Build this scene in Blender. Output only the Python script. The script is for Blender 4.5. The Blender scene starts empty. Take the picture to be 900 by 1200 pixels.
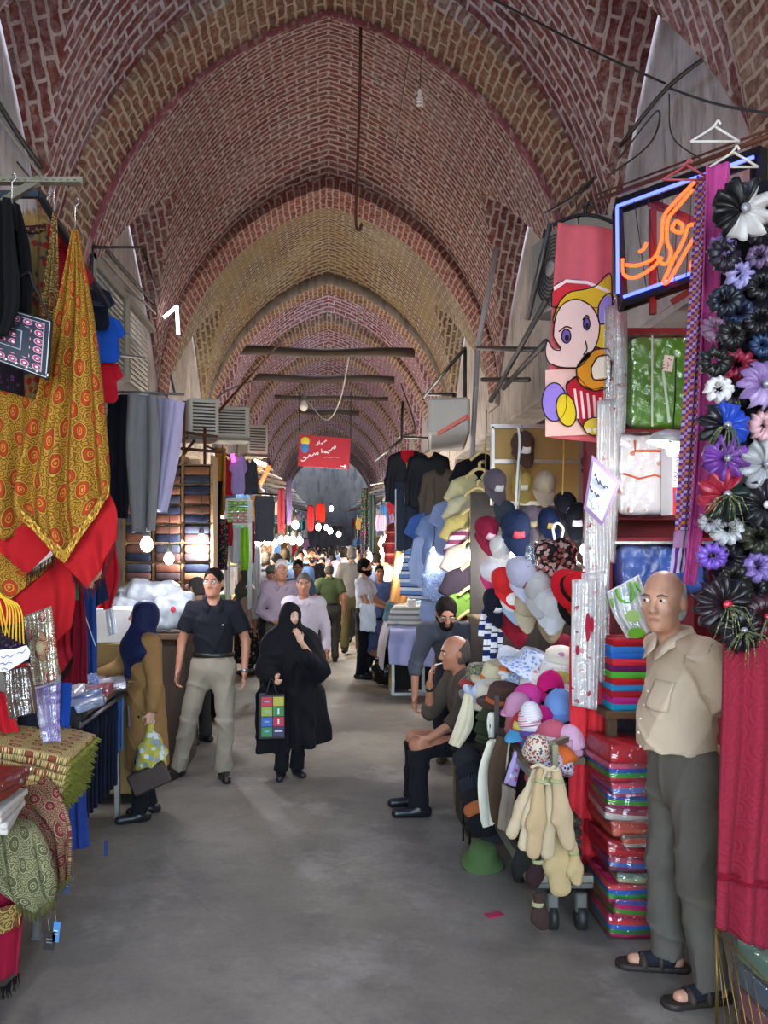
import bpy, math, random
import numpy as np
from mathutils import Vector, Matrix
rnd = random.Random(7)
sc = bpy.context.scene
COL = sc.collection
PI = math.pi
# ---------------------------------------------------------------- camera model (pixels of a 900x1200 frame)
FPX, VX, VY, CH = 1000.0, 385.0, 636.0, 1.9
def P(px, py, Y):
    return np.array(((px-VX)/FPX*Y, Y, CH-(py-VY)/FPX*Y))
cd = bpy.data.cameras.new('camera'); cam = bpy.data.objects.new('camera', cd); COL.objects.link(cam)
cam.location = (0, 0, CH); cam.rotation_euler = (PI/2, 0, 0)
cd.sensor_fit = 'VERTICAL'; cd.sensor_height = 24; cd.lens = 24*FPX/1200
cd.shift_x = (450-VX)/1200; cd.shift_y = (VY-600)/1200; cd.clip_start = .05; cd.clip_end = 200
sc.camera = cam
vs = sc.view_settings; vs.view_transform = 'Standard'; vs.look = 'None'; vs.gamma = 1; vs.use_curve_mapping = False
vs.exposure = .25

# ---------------------------------------------------------------- materials
def lin(c):
    return tuple(((v/12.92) if v <= .04045 else ((v+.055)/1.055)**2.4) for v in c[:3])
def hx(s):
    return lin(tuple(int(s[i:i+2], 16)/255 for i in (0, 2, 4)))
class NT:
    def __init__(s, name):
        s.m = bpy.data.materials.new(name); s.m.use_nodes = True
        s.t = s.m.node_tree; s.b = s.t.nodes['Principled BSDF']; s.out = s.t.nodes['Material Output']
    def n(s, typ, **kw):
        d = s.t.nodes.new('ShaderNode'+typ)
        for k, v in kw.items(): setattr(d, k, v)
        return d
    def l(s, a, b): s.t.links.new(a, b)
    def coord(s, which='Object'):
        return s.n('TexCoord').outputs[which]
    def mapping(s, v, scale=(1, 1, 1), rot=(0, 0, 0), loc=(0, 0, 0)):
        d = s.n('Mapping'); s.l(v, d.inputs['Vector'])
        d.inputs['Scale'].default_value = scale; d.inputs['Rotation'].default_value = rot; d.inputs['Location'].default_value = loc
        return d.outputs[0]
    def noise(s, v, scale=5, detail=3, rough=.55):
        d = s.n('TexNoise'); s.l(v, d.inputs['Vector'])
        d.inputs['Scale'].default_value = scale; d.inputs['Detail'].default_value = detail; d.inputs['Roughness'].default_value = rough
        return d.outputs['Fac']
    def ramp(s, f, stops, interp='LINEAR'):
        d = s.n('ValToRGB'); s.l(f, d.inputs[0]); cr = d.color_ramp; cr.interpolation = interp
        while len(cr.elements) > 1: cr.elements.remove(cr.elements[-1])
        for i, (p, c) in enumerate(stops):
            e = cr.elements[0] if i == 0 else cr.elements.new(p)
            e.position = p; e.color = (*c, 1) if len(c) == 3 else c
        return d.outputs[0]
    def mix(s, f, a, b, mode='MIX'):
        d = s.n('MixRGB', blend_type=mode)
        for i, x in enumerate((f, a, b)):
            if isinstance(x, (int, float)): d.inputs[i].default_value = x
            elif isinstance(x, tuple): d.inputs[i].default_value = (*x, 1)
            else: s.l(x, d.inputs[i])
        return d.outputs[0]
    def math(s, op, a, b=0.0, c=0.0):
        d = s.n('Math', operation=op)
        for i, x in enumerate((a, b, c)):
            if isinstance(x, (int, float)): d.inputs[i].default_value = x
            else: s.l(x, d.inputs[i])
        return d.outputs[0]
    def bump(s, h, strength=.3, dist=.01):
        d = s.n('Bump'); s.l(h, d.inputs['Height']); d.inputs['Strength'].default_value = strength; d.inputs['Distance'].default_value = dist
        s.l(d.outputs[0], s.b.inputs['Normal'])
    def col(s, c):
        if isinstance(c, tuple): s.b.inputs['Base Color'].default_value = (*c, 1)
        else: s.l(c, s.b.inputs['Base Color'])
    def rough(s, r): s.b.inputs['Roughness'].default_value = r
_mc = {}
def cached(fn):
    def w(*a, **k):
        key = (fn.__name__, repr(a), repr(sorted(k.items())))
        if key not in _mc: _mc[key] = fn(*a, **k)
        return _mc[key]
    return w
@cached
def paint(c, rough=.6, metal=0.0, var=.12, scale=8, bump=0.0, spec=.4):
    """plain surface with mild procedural wear"""
    t = NT('surface'); c = hx(c) if isinstance(c, str) else c
    f = t.noise(t.coord(), scale, 4)
    t.col(t.mix(f, tuple(v*(1-var) for v in c), tuple(min(1, v*(1+var)) for v in c)))
    t.rough(rough); t.b.inputs['Metallic'].default_value = metal; t.b.inputs['Specular IOR Level'].default_value = spec
    if bump: t.bump(t.noise(t.coord(), scale*6, 4), bump, .01)
    return t.m
@cached
def cloth(c, rough=.9, sheen=.25, var=.16, weave=220, shine=0.0):
    """woven fabric"""
    t = NT('fabric'); c = hx(c) if isinstance(c, str) else c
    f = t.noise(t.coord(), 9, 4)
    t.col(t.mix(f, tuple(v*(1-var) for v in c), tuple(min(1, v*(1+var)) for v in c)))
    t.rough(rough); t.b.inputs['Sheen Weight'].default_value = sheen; t.b.inputs['Sheen Roughness'].default_value = .5
    t.b.inputs['Sheen Tint'].default_value = (*[min(1, v*1.2+.05) for v in c], 1)
    t.b.inputs['Specular IOR Level'].default_value = .15+shine
    t.bump(t.math('ADD', t.noise(t.coord(), weave, 2), t.math('MULTIPLY', t.noise(t.coord(), 22, 3), 1.6)), .35, .004)
    return t.m
@cached
def stripes(cols, period=.08, axis='z', rough=.9, widths=None, coord='Object', sharp=True):
    t = NT('striped_fabric')
    sep = t.n('SeparateXYZ'); t.l(t.coord(coord), sep.inputs[0])
    v = sep.outputs['xyz'.index(axis)]
    f = t.math('FRACT', t.math('DIVIDE', v, period))
    n = len(cols); pos = [i/n for i in range(n)] if not widths else [sum(widths[:i])/sum(widths) for i in range(n)]
    t.col(t.ramp(f, [(pos[i], hx(cols[i])) for i in range(n)], 'CONSTANT' if sharp else 'LINEAR'))
    t.rough(rough); t.b.inputs['Specular IOR Level'].default_value = .2
    t.bump(t.noise(t.coord(), 160, 2), .3, .004)
    return t.m
@cached
def floral(base, c1, c2=None, scale=30, amount=.35, coord='Object', rough=.85):
    """scattered blotches of print"""
    t = NT('printed_fabric'); co = t.coord(coord)
    vo = t.n('TexVoronoi'); t.l(co, vo.inputs['Vector']); vo.inputs['Scale'].default_value = scale
    no = t.noise(co, scale*2.2, 3)
    d = t.math('ADD', vo.outputs['Distance'], t.math('MULTIPLY', t.math('SUBTRACT', no, .5), .5))
    m1 = t.ramp(d, [(0, (1, 1, 1)), (amount, (1, 1, 1)), (amount+.04, (0, 0, 0))])
    sel = t.n('SeparateColor'); t.l(vo.outputs['Color'], sel.inputs[0])
    pc = t.ramp(sel.outputs[0], [(0, hx(c1)), (.5, hx(c2 or c1))], 'CONSTANT')
    t.col(t.mix(m1, hx(base), pc)); t.rough(rough); t.b.inputs['Specular IOR Level'].default_value = .2
    t.bump(no, .2, .004)
    return t.m
@cached
def camo(cols, scale=14, coord='Object'):
    t = NT('blotched_fabric'); f = t.noise(t.coord(coord), scale, 2, .4)
    n = len(cols); t.col(t.ramp(f, [(0.32+.36*i/n if i else 0, hx(c)) for i, c in enumerate(cols)], 'CONSTANT')); t.rough(.9)
    t.bump(t.noise(t.coord(), 150, 2), .3, .004)
    return t.m
@cached
def checks(a, b, px=.03, py=.03, c=None, coord='UV'):
    t = NT('checked_fabric'); ch = t.n('TexChecker'); t.l(t.mapping(t.coord(coord), (1/px, 1/py, 1/px)), ch.inputs['Vector'])
    ch.inputs['Scale'].default_value = 1.0; ch.inputs['Color1'].default_value = (*hx(a), 1); ch.inputs['Color2'].default_value = (*hx(b), 1)
    o = ch.outputs[0]
    if c:
        c2 = t.n('TexChecker'); t.l(t.mapping(t.coord(coord), (.5/px, .5/py, 1)), c2.inputs['Vector']); c2.inputs['Scale'].default_value = 1.0
        o = t.mix(t.math('MULTIPLY', ch.outputs['Fac'], c2.outputs['Fac']), o, hx(c))
    t.col(o); t.rough(.85); t.bump(t.noise(t.coord(), 120, 2), .2, .004)
    return t.m
@cached
def paisley(gold='8a6018', red='9c3418', dark='583a14', line='b08632', cell=.085, edge=None, coord='UV', rot=.5):
    """woven paisley: rows of teardrop motifs with ringed eyes over a field of fine scrolls; optional plain border below v=edge"""
    t = NT('paisley_fabric'); uv = t.coord(coord)
    wob = t.n('TexNoise'); t.l(uv, wob.inputs['Vector']); wob.inputs['Scale'].default_value = 9
    mp = t.mapping(uv, (1/cell, .62/cell, 1), (0, 0, rot))
    w = t.n('VectorMath', operation='ADD'); t.l(mp, w.inputs[0])
    sc_ = t.n('VectorMath', operation='SCALE'); t.l(wob.outputs['Color'], sc_.inputs[0]); sc_.inputs['Scale'].default_value = .45; t.l(sc_.outputs[0], w.inputs[1])
    vo = t.n('TexVoronoi'); t.l(w.outputs[0], vo.inputs['Vector']); vo.inputs['Scale'].default_value = 1.0; vo.inputs['Randomness'].default_value = .25
    vo.voronoi_dimensions = '2D'
    d = vo.outputs['Distance']
    # scrollwork ground
    v2 = t.n('TexVoronoi'); t.l(uv, v2.inputs['Vector']); v2.inputs['Scale'].default_value = 2.6/cell; v2.voronoi_dimensions = '2D'
    rings = t.math('FRACT', t.math('MULTIPLY', v2.outputs['Distance'], 3.0))
    ground = t.ramp(rings, [(0, hx(dark)), (.28, hx(gold)), (.6, hx(line)), (.82, hx(gold)), (.93, hx(dark))])
    tear = t.ramp(d, [(0, hx(line)), (.05, hx(red)), (.11, hx(line)), (.145, hx(red)), (.22, hx('c4561e') if red == 'a8341a' else hx(red)), (.27, hx(dark)), (.30, hx(line)), (.34, hx(dark))], 'CONSTANT')
    inside = t.ramp(d, [(0, (1, 1, 1)), (.36, (1, 1, 1)), (.375, (0, 0, 0))])
    c = t.mix(inside, ground, tear)
    t.col(c); t.rough(.85); t.b.inputs['Specular IOR Level'].default_value = .2
    t.bump(t.math('ADD', rings, t.noise(t.coord(), 200, 2)), .25, .003)
    return t.m
@cached
def film(tint='ffffff', op=.08, rough=.12, scale=25):
    """clear crinkled plastic film"""
    t = NT('plastic_film')
    tr = t.n('BsdfTransparent'); tr.inputs[0].default_value = (.96, .96, .97, 1)
    gl = t.n('BsdfGlossy'); gl.inputs['Color'].default_value = (*hx(tint), 1); gl.inputs['Roughness'].default_value = rough
    bp = t.n('Bump'); t.l(t.noise(t.coord(), scale, 3), bp.inputs['Height']); bp.inputs['Strength'].default_value = .6; bp.inputs['Distance'].default_value = .015
    t.l(bp.outputs[0], gl.inputs['Normal'])
    lw = t.n('LayerWeight'); lw.inputs[0].default_value = .35; t.l(bp.outputs[0], lw.inputs['Normal'])
    mx = t.n('MixShader'); t.l(t.math('ADD', t.math('MULTIPLY', lw.outputs['Fresnel'], .5), op), mx.inputs[0]); t.l(tr.outputs[0], mx.inputs[1]); t.l(gl.outputs[0], mx.inputs[2])
    t.l(mx.outputs[0], t.out.inputs['Surface'])
    return t.m
@cached
def glow(c, strength):
    t = NT('glowing'); t.b.inputs['Base Color'].default_value = (*hx(c), 1)
    t.b.inputs['Emission Color'].default_value = (*hx(c), 1); t.b.inputs['Emission Strength'].default_value = strength
    return t.m
@cached
def skin(c='b07a5c'):
    t = NT('skin'); c = hx(c); f = t.noise(t.coord(), 18, 4)
    t.col(t.mix(f, tuple(v*.86 for v in c), tuple(min(1, v*1.1) for v in c))); t.rough(.5)
    t.b.inputs['Subsurface Weight'].default_value = .12; t.b.inputs['Subsurface Radius'].default_value = (.02, .008, .004); t.b.inputs['Subsurface Scale'].default_value = .4
    t.bump(t.noise(t.coord(), 120, 3), .12, .003)
    return t.m
@cached
def hair(c='1a1512'):
    t = NT('hair'); c = hx(c); f = t.noise(t.mapping(t.coord(), (90, 90, 14)), 1.2, 3)
    t.col(t.mix(f, tuple(v*.55 for v in c), tuple(min(1, v*1.35) for v in c))); t.rough(.85); t.b.inputs['Specular IOR Level'].default_value = .12; t.bump(f, .8, .01)
    return t.m
@cached
def metal(c='777777', rough=.4):
    return paint(c, rough, .85, .2, 12, .1)
@cached
def wood(c='7a5a38', c2='4a3420', axis=1, scale=3):
    t = NT('timber'); s = [26, 26, 26]; s[axis] = 2.0
    f = t.noise(t.mapping(t.coord(), tuple(s)), scale*.3, 5)
    t.col(t.mix(f, hx(c2), hx(c))); t.rough(.75); t.bump(f, .4, .006)
    return t.m
@cached
def plaster(c='b3a89c', c2='8a7f76', c3='6d6258', scale=1.4):
    """aged whitewashed plaster with stains and flaking"""
    t = NT('aged_plaster'); co = t.coord()
    a = t.noise(co, scale, 6, .65); b = t.noise(t.mapping(co, (1, 1, .25)), scale*4, 5, .6)
    base = t.mix(t.ramp(a, [(.35, (0, 0, 0)), (.65, (1, 1, 1))]), hx(c2), hx(c))
    t.col(t.mix(t.ramp(b, [(.5, (0, 0, 0)), (.72, (1, 1, 1))]), base, hx(c3))); t.rough(.95)
    t.bump(t.math('ADD', a, t.math('MULTIPLY', b, .5)), .6, .04)
    return t.m
@cached
def brick(c1='6b2a26', c2='4c1f1c', mortar='a58f82', white='b09a8c', wash=.25, moss=0.0, mort=.012, bw=.235, bh=.082, dark=1.0):
    """old vault brickwork laid along UV courses, lime wash and soot patches of their own shape"""
    t = NT('brickwork'); uv = t.coord('UV'); ob = t.coord()
    wv = t.n('TexNoise'); t.l(ob, wv.inputs['Vector']); wv.inputs['Scale'].default_value = 9; wv.inputs['Detail'].default_value = 3
    s1 = t.n('VectorMath', operation='SUBTRACT'); t.l(wv.outputs['Color'], s1.inputs[0]); s1.inputs[1].default_value = (.5, .5, .5)
    s2 = t.n('VectorMath', operation='SCALE'); t.l(s1.outputs[0], s2.inputs[0]); s2.inputs['Scale'].default_value = .055
    s3 = t.n('VectorMath', operation='ADD'); t.l(uv, s3.inputs[0]); t.l(s2.outputs[0], s3.inputs[1])
    br = t.n('TexBrick'); t.l(s3.outputs[0], br.inputs['Vector']); br.inputs['Scale'].default_value = 1
    br.inputs['Brick Width'].default_value = bw; br.inputs['Row Height'].default_value = bh; br.inputs['Mortar Size'].default_value = mort
    br.inputs['Mortar Smooth'].default_value = .25; br.inputs['Bias'].default_value = -.1
    br.inputs['Color1'].default_value = (*hx(c1), 1); br.inputs['Color2'].default_value = (*hx(c2), 1); br.inputs['Mortar'].default_value = (*hx(mortar), 1)
    big = t.noise(ob, .9, 5, .62); mid = t.noise(ob, 3.2, 5, .65); fine = t.noise(ob, 26, 4, .6)
    c = t.mix(t.math('MULTIPLY', t.ramp(mid, [(.35, (0, 0, 0)), (.75, (1, 1, 1))]), .35), br.outputs['Color'], hx('7d4535'))
    c = t.mix(t.math('MULTIPLY', t.ramp(t.noise(ob, 11, 4, .7), [(.45, (0, 0, 0)), (.7, (1, 1, 1))]), .45), c, hx(mortar))
    if moss:
        c = t.mix(t.math('MULTIPLY', t.ramp(t.noise(ob, 1.3, 5, .6), [(.42, (0, 0, 0)), (.6, (1, 1, 1))]), moss), c, hx('8d7a52'))
    wm = t.ramp(t.math('ADD', big, t.math('MULTIPLY', t.math('SUBTRACT', fine, .5), .5)), [(.5, (0, 0, 0)), (.78, (1, 1, 1))])
    c = t.mix(t.math('MULTIPLY', wm, wash), c, hx(white))
    c = t.mix(.55, c, t.ramp(fine, [(.25, (.45, .45, .45)), (.6, (1, 1, 1))]), 'MULTIPLY')
    t.col(c); t.rough(.95); t.b.inputs['Specular IOR Level'].default_value = .15
    h = t.math('ADD', t.math('MULTIPLY', br.outputs['Fac'], -1.0), t.math('MULTIPLY', fine, .7))
    t.bump(h, .8, .015)
    return t.m

# ---------------------------------------------------------------- mesh building
WORLD = {}
def link(name, me, parent=None, loc=(0, 0, 0)):
    o = bpy.data.objects.new(name, me); COL.objects.link(o); o.location = loc
    if parent is not None: o.parent = parent
    return o
def tag(o, label=None, cat=None, group=None, kind=None):
    if label: o['label'] = label
    if cat: o['category'] = cat
    if group: o['group'] = group
    if kind: o['kind'] = kind
    return o
def thing(name, label, cat, loc=(0, 0, 0), rz=0, group=None):
    o = bpy.data.objects.new(name, None); COL.objects.link(o); o.empty_display_size = .05
    o.location = loc; o.rotation_euler = (0, 0, rz); WORLD[o.name] = np.array(loc, float)
    return tag(o, label, cat, group)
def make_mesh(name, V, Fs, mats, uv=None, mi=None, smooth=True):
    me = bpy.data.meshes.new(name)
    me.from_pydata(np.asarray(V).tolist(), [], Fs if isinstance(Fs, list) else Fs.tolist())
    for m in (mats if isinstance(mats, (list, tuple)) else [mats]): me.materials.append(m)
    if uv is not None:
        ul = me.uv_layers.new(name='UVMap'); li = np.empty(len(me.loops), int); me.loops.foreach_get('vertex_index', li)
        ul.data.foreach_set('uv', np.asarray(uv, float)[li].ravel())
    if mi is not None: me.polygons.foreach_set('material_index', np.asarray(mi, np.int32))
    if smooth: me.polygons.foreach_set('use_smooth', [True]*len(me.polygons))
    me.update()
    return me
class MB:
    """collects shapes; build() links them as ONE mesh object"""
    def __init__(s): s.V = []; s.F = []; s.U = []; s.S = []; s.M = []; s.n = 0; s.cur = 0
    def add(s, V, Fs, U=None, smooth=True):
        V = np.asarray(V, float).reshape(-1, 3); n0 = s.n
        s.V.append(V); s.n += len(V)
        s.U.append(np.asarray(U, float) if U is not None else V[:, [0, 2]])
        for f in Fs: s.F.append([int(i)+n0 for i in f]); s.S.append(smooth); s.M.append(s.cur)
        return s
    def box(s, c, size, R=None, bev=.0):
        x, y, z = [v/2 for v in size]; c = np.asarray(c, float)
        b = min(bev, x*.9, y*.9, z*.9)
        if b <= 0:
            V = np.array([(sx*x, sy*y, sz*z) for sz in (-1, 1) for sy in (-1, 1) for sx in (-1, 1)], float)
            Fs = [(0, 2, 3, 1), (4, 5, 7, 6), (0, 1, 5, 4), (2, 6, 7, 3), (0, 4, 6, 2), (1, 3, 7, 5)]
        else:
            V = []; idx = {}
            for sx in (-1, 1):
                for sy in (-1, 1):
                    for sz in (-1, 1):
                        for a in range(3):
                            p = [sx*(x-b), sy*(y-b), sz*(z-b)]; p[a] = (sx*x, sy*y, sz*z)[a]
                            idx[(sx, sy, sz, a)] = len(V); V.append(p)
            V = np.array(V); Fs = []
            for a in range(3):
                o = [i for i in range(3) if i != a]
                for sg in (-1, 1):
                    q = []
                    for s1, s2 in ((-1, -1), (1, -1), (1, 1), (-1, 1)):
                        k = [0, 0, 0]; k[a] = sg; k[o[0]] = s1; k[o[1]] = s2; q.append(idx[(*k, a)])
                    Fs.append(q if (sg > 0) == (a != 1) else q[::-1])
            for a in range(3):
                for b_ in range(a+1, 3):
                    o = 3-a-b_
                    for s1 in (-1, 1):
                        for s2 in (-1, 1):
                            k0 = [0, 0, 0]; k0[a] = s1; k0[b_] = s2; k0[o] = -1; k1 = list(k0); k1[o] = 1
                            Fs.append([idx[(*k0, a)], idx[(*k0, b_)], idx[(*k1, b_)], idx[(*k1, a)]])
            for sx in (-1, 1):
                for sy in (-1, 1):
                    for sz in (-1, 1): Fs.append([idx[(sx, sy, sz, a)] for a in range(3)])
        if R is not None: V = V @ np.asarray(R).T
        return s.add(V+c, Fs, None, False)
    def tube(s, pts, r, n=8, cap=True, closed=False):
        pts = [np.asarray(p, float) for p in pts]; m = len(pts)
        rr = r if hasattr(r, '__len__') else [r]*m
        V = []; up = None; ln = 0; U = []
        for i, p in enumerate(pts):
            if closed: t = pts[(i+1) % m]-pts[i-1]
            else: t = pts[min(i+1, m-1)]-pts[max(i-1, 0)]
            t = t/(np.linalg.norm(t)+1e-12)
            if up is None:
                up = np.array((0, 0, 1.)) if abs(t[2]) < .9 else np.array((1., 0, 0))
            a = np.cross(t, up); a /= np.linalg.norm(a)+1e-12; b = np.cross(a, t); up = b
            if i: ln += np.linalg.norm(p-pts[i-1])
            for k in range(n):
                th = 2*PI*k/n; V.append(p+rr[i]*(math.cos(th)*a+math.sin(th)*b)); U.append((th*rr[i], ln))
        Fs = []
        for i in range(m if closed else m-1):
            j = (i+1) % m
            for k in range(n): Fs.append((i*n+k, i*n+(k+1) % n, j*n+(k+1) % n, j*n+k))
        if cap and not closed:
            Fs.append(list(range(n))[::-1]); Fs.append([(m-1)*n+k for k in range(n)])
        return s.add(V, Fs, U)
    def lathe(s, prof, c=(0, 0, 0), n=24, R=None, wob=None):
        """prof: (radius, z) list bottom to top"""
        V = []; U = []
        for i, (r, z) in enumerate(prof):
            for k in range(n):
                th = 2*PI*k/n; q = r*(1+(wob(th, i) if wob else 0)); V.append((q*math.cos(th), q*math.sin(th), z)); U.append((th*.1, z))
        V = np.array(V, float)
        if R is not None: V = V @ np.asarray(R).T
        Fs = [(i*n+k, i*n+(k+1) % n, (i+1)*n+(k+1) % n, (i+1)*n+k) for i in range(len(prof)-1) for k in range(n)]
        if prof[0][0] > 1e-4: Fs.append(list(range(n))[::-1])
        if prof[-1][0] > 1e-4: Fs.append([(len(prof)-1)*n+k for k in range(n)])
        return s.add(V+np.asarray(c, float), Fs, U)
    def ell(s, c, r, R=None, n=14, m=8):
        V = [(math.cos(2*PI*k/n)*math.sin(PI*i/m)*r[0], math.sin(2*PI*k/n)*math.sin(PI*i/m)*r[1], -math.cos(PI*i/m)*r[2]) for i in range(m+1) for k in range(n)]
        V = np.array(V)
        if R is not None: V = V @ np.asarray(R).T
        return s.add(V+np.asarray(c, float), [(i*n+k, i*n+(k+1) % n, (i+1)*n+(k+1) % n, (i+1)*n+k) for i in range(m) for k in range(n)])
    def grid(s, G, U=None, thick=0.0, closed_u=False):
        """G: (nv, nu, 3) points; thick > 0 gives a closed sheet"""
        G = np.asarray(G, float); nv, nu = G.shape[:2]
        if U is None:
            du = np.concatenate([[0], np.cumsum(np.linalg.norm(np.diff(G.mean(0), axis=0), axis=1))])
            dv = np.concatenate([[0], np.cumsum(np.linalg.norm(np.diff(G[:, nu//2], axis=0), axis=1))])
            U = np.stack(np.meshgrid(du, dv), -1)
        idx = np.arange(nv*nu).reshape(nv, nu)
        q = np.stack([idx[:-1, :-1], idx[:-1, 1:], idx[1:, 1:], idx[1:, :-1]], -1).reshape(-1, 4)
        if thick <= 0: return s.add(G.reshape(-1, 3), q, U.reshape(-1, 2))
        gu = np.gradient(G, axis=1); gv = np.gradient(G, axis=0); N = np.cross(gu, gv); N /= np.linalg.norm(N, axis=2, keepdims=True)+1e-9
        A = G+N*thick/2; B = G-N*thick/2
        V = np.concatenate([A.reshape(-1, 3), B.reshape(-1, 3)]); o = nv*nu
        Fs = q.tolist()+(q[:, ::-1]+o).tolist()
        bd = list(idx[0, :])+list(idx[1:, -1])+list(idx[-1, -2::-1])+list(idx[-2:0:-1, 0])
        for i in range(len(bd)):
            a, b = bd[i], bd[(i+1) % len(bd)]; Fs.append((b, a, a+o, b+o))
        return s.add(V, Fs, np.concatenate([U.reshape(-1, 2)]*2))
    def build(s, name, mats, parent=None, world=True, origin=None):
        V = np.concatenate(s.V); U = np.concatenate(s.U)
        loc = np.zeros(3)
        if parent is not None:
            if world: V = V-WORLD[parent.name]
            pw = WORLD[parent.name]
        else:
            lo, hi = V.min(0), V.max(0)
            loc = np.array(origin if origin is not None else ((lo[0]+hi[0])/2, (lo[1]+hi[1])/2, lo[2])); V = V-loc; pw = np.zeros(3)
        me = make_mesh(name, V, s.F, mats, U, s.M, False)
        me.polygons.foreach_set('use_smooth', s.S)
        o = link(name, me, parent, tuple(loc)); WORLD[o.name] = pw+loc
        return o
def Rz(a): return np.array(((math.cos(a), -math.sin(a), 0), (math.sin(a), math.cos(a), 0), (0, 0, 1)))
def Rx(a): return np.array(((1, 0, 0), (0, math.cos(a), -math.sin(a)), (0, math.sin(a), math.cos(a))))
def Ry(a): return np.array(((math.cos(a), 0, math.sin(a)), (0, 1, 0), (-math.sin(a), 0, math.cos(a))))
def interp(pts, n):
    """resample a polyline of any dimension to n points by arc length"""
    p = np.asarray(pts, float); d = np.concatenate([[0], np.cumsum(np.linalg.norm(np.diff(p, axis=0), axis=1))])
    t = np.linspace(0, d[-1], n); return np.stack([np.interp(t, d, p[:, i]) for i in range(p.shape[1])], 1)
def smooth_line(pts, n=40):
    """Catmull-Rom through points"""
    p = np.asarray(pts, float); m = len(p); q = np.concatenate([[2*p[0]-p[1]], p, [2*p[-1]-p[-2]]]); out = []
    per = max(2, n//(m-1))
    for i in range(m-1):
        a, b, c, d = q[i:i+4]
        for k in range(per):
            t = k/per; out.append(.5*((2*b)+(-a+c)*t+(2*a-5*b+4*c-d)*t*t+(-a+3*b-3*c+d)*t**3))
    out.append(p[-1]); return np.array(out)
def drape_grid(Lp, Rp, nu=40, nv=30, folds=4, amp=.03, seed=0, top=0.3, dirn=None, bot=1.0):
    """hanging cloth between two 3-D edge lines (top to bottom) with vertical folds growing downward"""
    r = random.Random(seed); L = interp(Lp, nv); R_ = interp(Rp, nv)
    u = np.linspace(0, 1, nu); v = np.linspace(0, 1, nv)
    G = L[:, None, :]*(1-u)[None, :, None]+R_[:, None, :]*u[None, :, None]
    e = (R_-L).mean(0); nrm = np.cross(e, (0, 0, 1.)); nrm /= np.linalg.norm(nrm)+1e-9
    if dirn is not None: nrm = np.asarray(dirn, float)
    ph = r.random()*6; ph2 = r.random()*6
    uu = u[None, :]; vv = v[:, None]
    wob = uu+.035*np.sin(vv*5+ph2)
    d = np.sin(2*PI*folds*wob+ph)*.62+.38*np.sin(2*PI*folds*1.73*wob+ph2+vv*1.4)
    d = d*(top+(bot-top)*vv**.8)
    G = G+nrm[None, None, :]*(amp*d)[:, :, None]
    G[:, :, 2] += (amp*.25*np.sin(2*PI*folds*wob*.5+ph))*(vv**3)
    return G
def hang(name, label, cat, m, Lp, Rp, folds=4, amp=.03, seed=0, thick=.006, group=None, parent=None, nu=40, nv=26, top=.3, kind=None, bot=1.0):
    """a hanging piece of cloth; edges as 3-D polylines"""
    b = MB(); b.grid(drape_grid(Lp, Rp, nu, nv, folds, amp, seed, top, bot=bot), None, thick)
    o = b.build(name, m, parent)
    if label: tag(o, label, cat, group, kind)
    return o
def px(pts, Y):
    """pixel outline (x, y[, depth]) to points in the place"""
    return [P(p[0], p[1], p[2] if len(p) > 2 else Y) for p in pts]
def copy_tree(o, parent=None):
    c = o.copy(); COL.objects.link(c); c.parent = parent
    for ch in list(o.children): copy_tree(ch, c)
    return c
def remat(o, m, slot=0):
    o.material_slots[slot].link = 'OBJECT'; o.material_slots[slot].material = m

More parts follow.
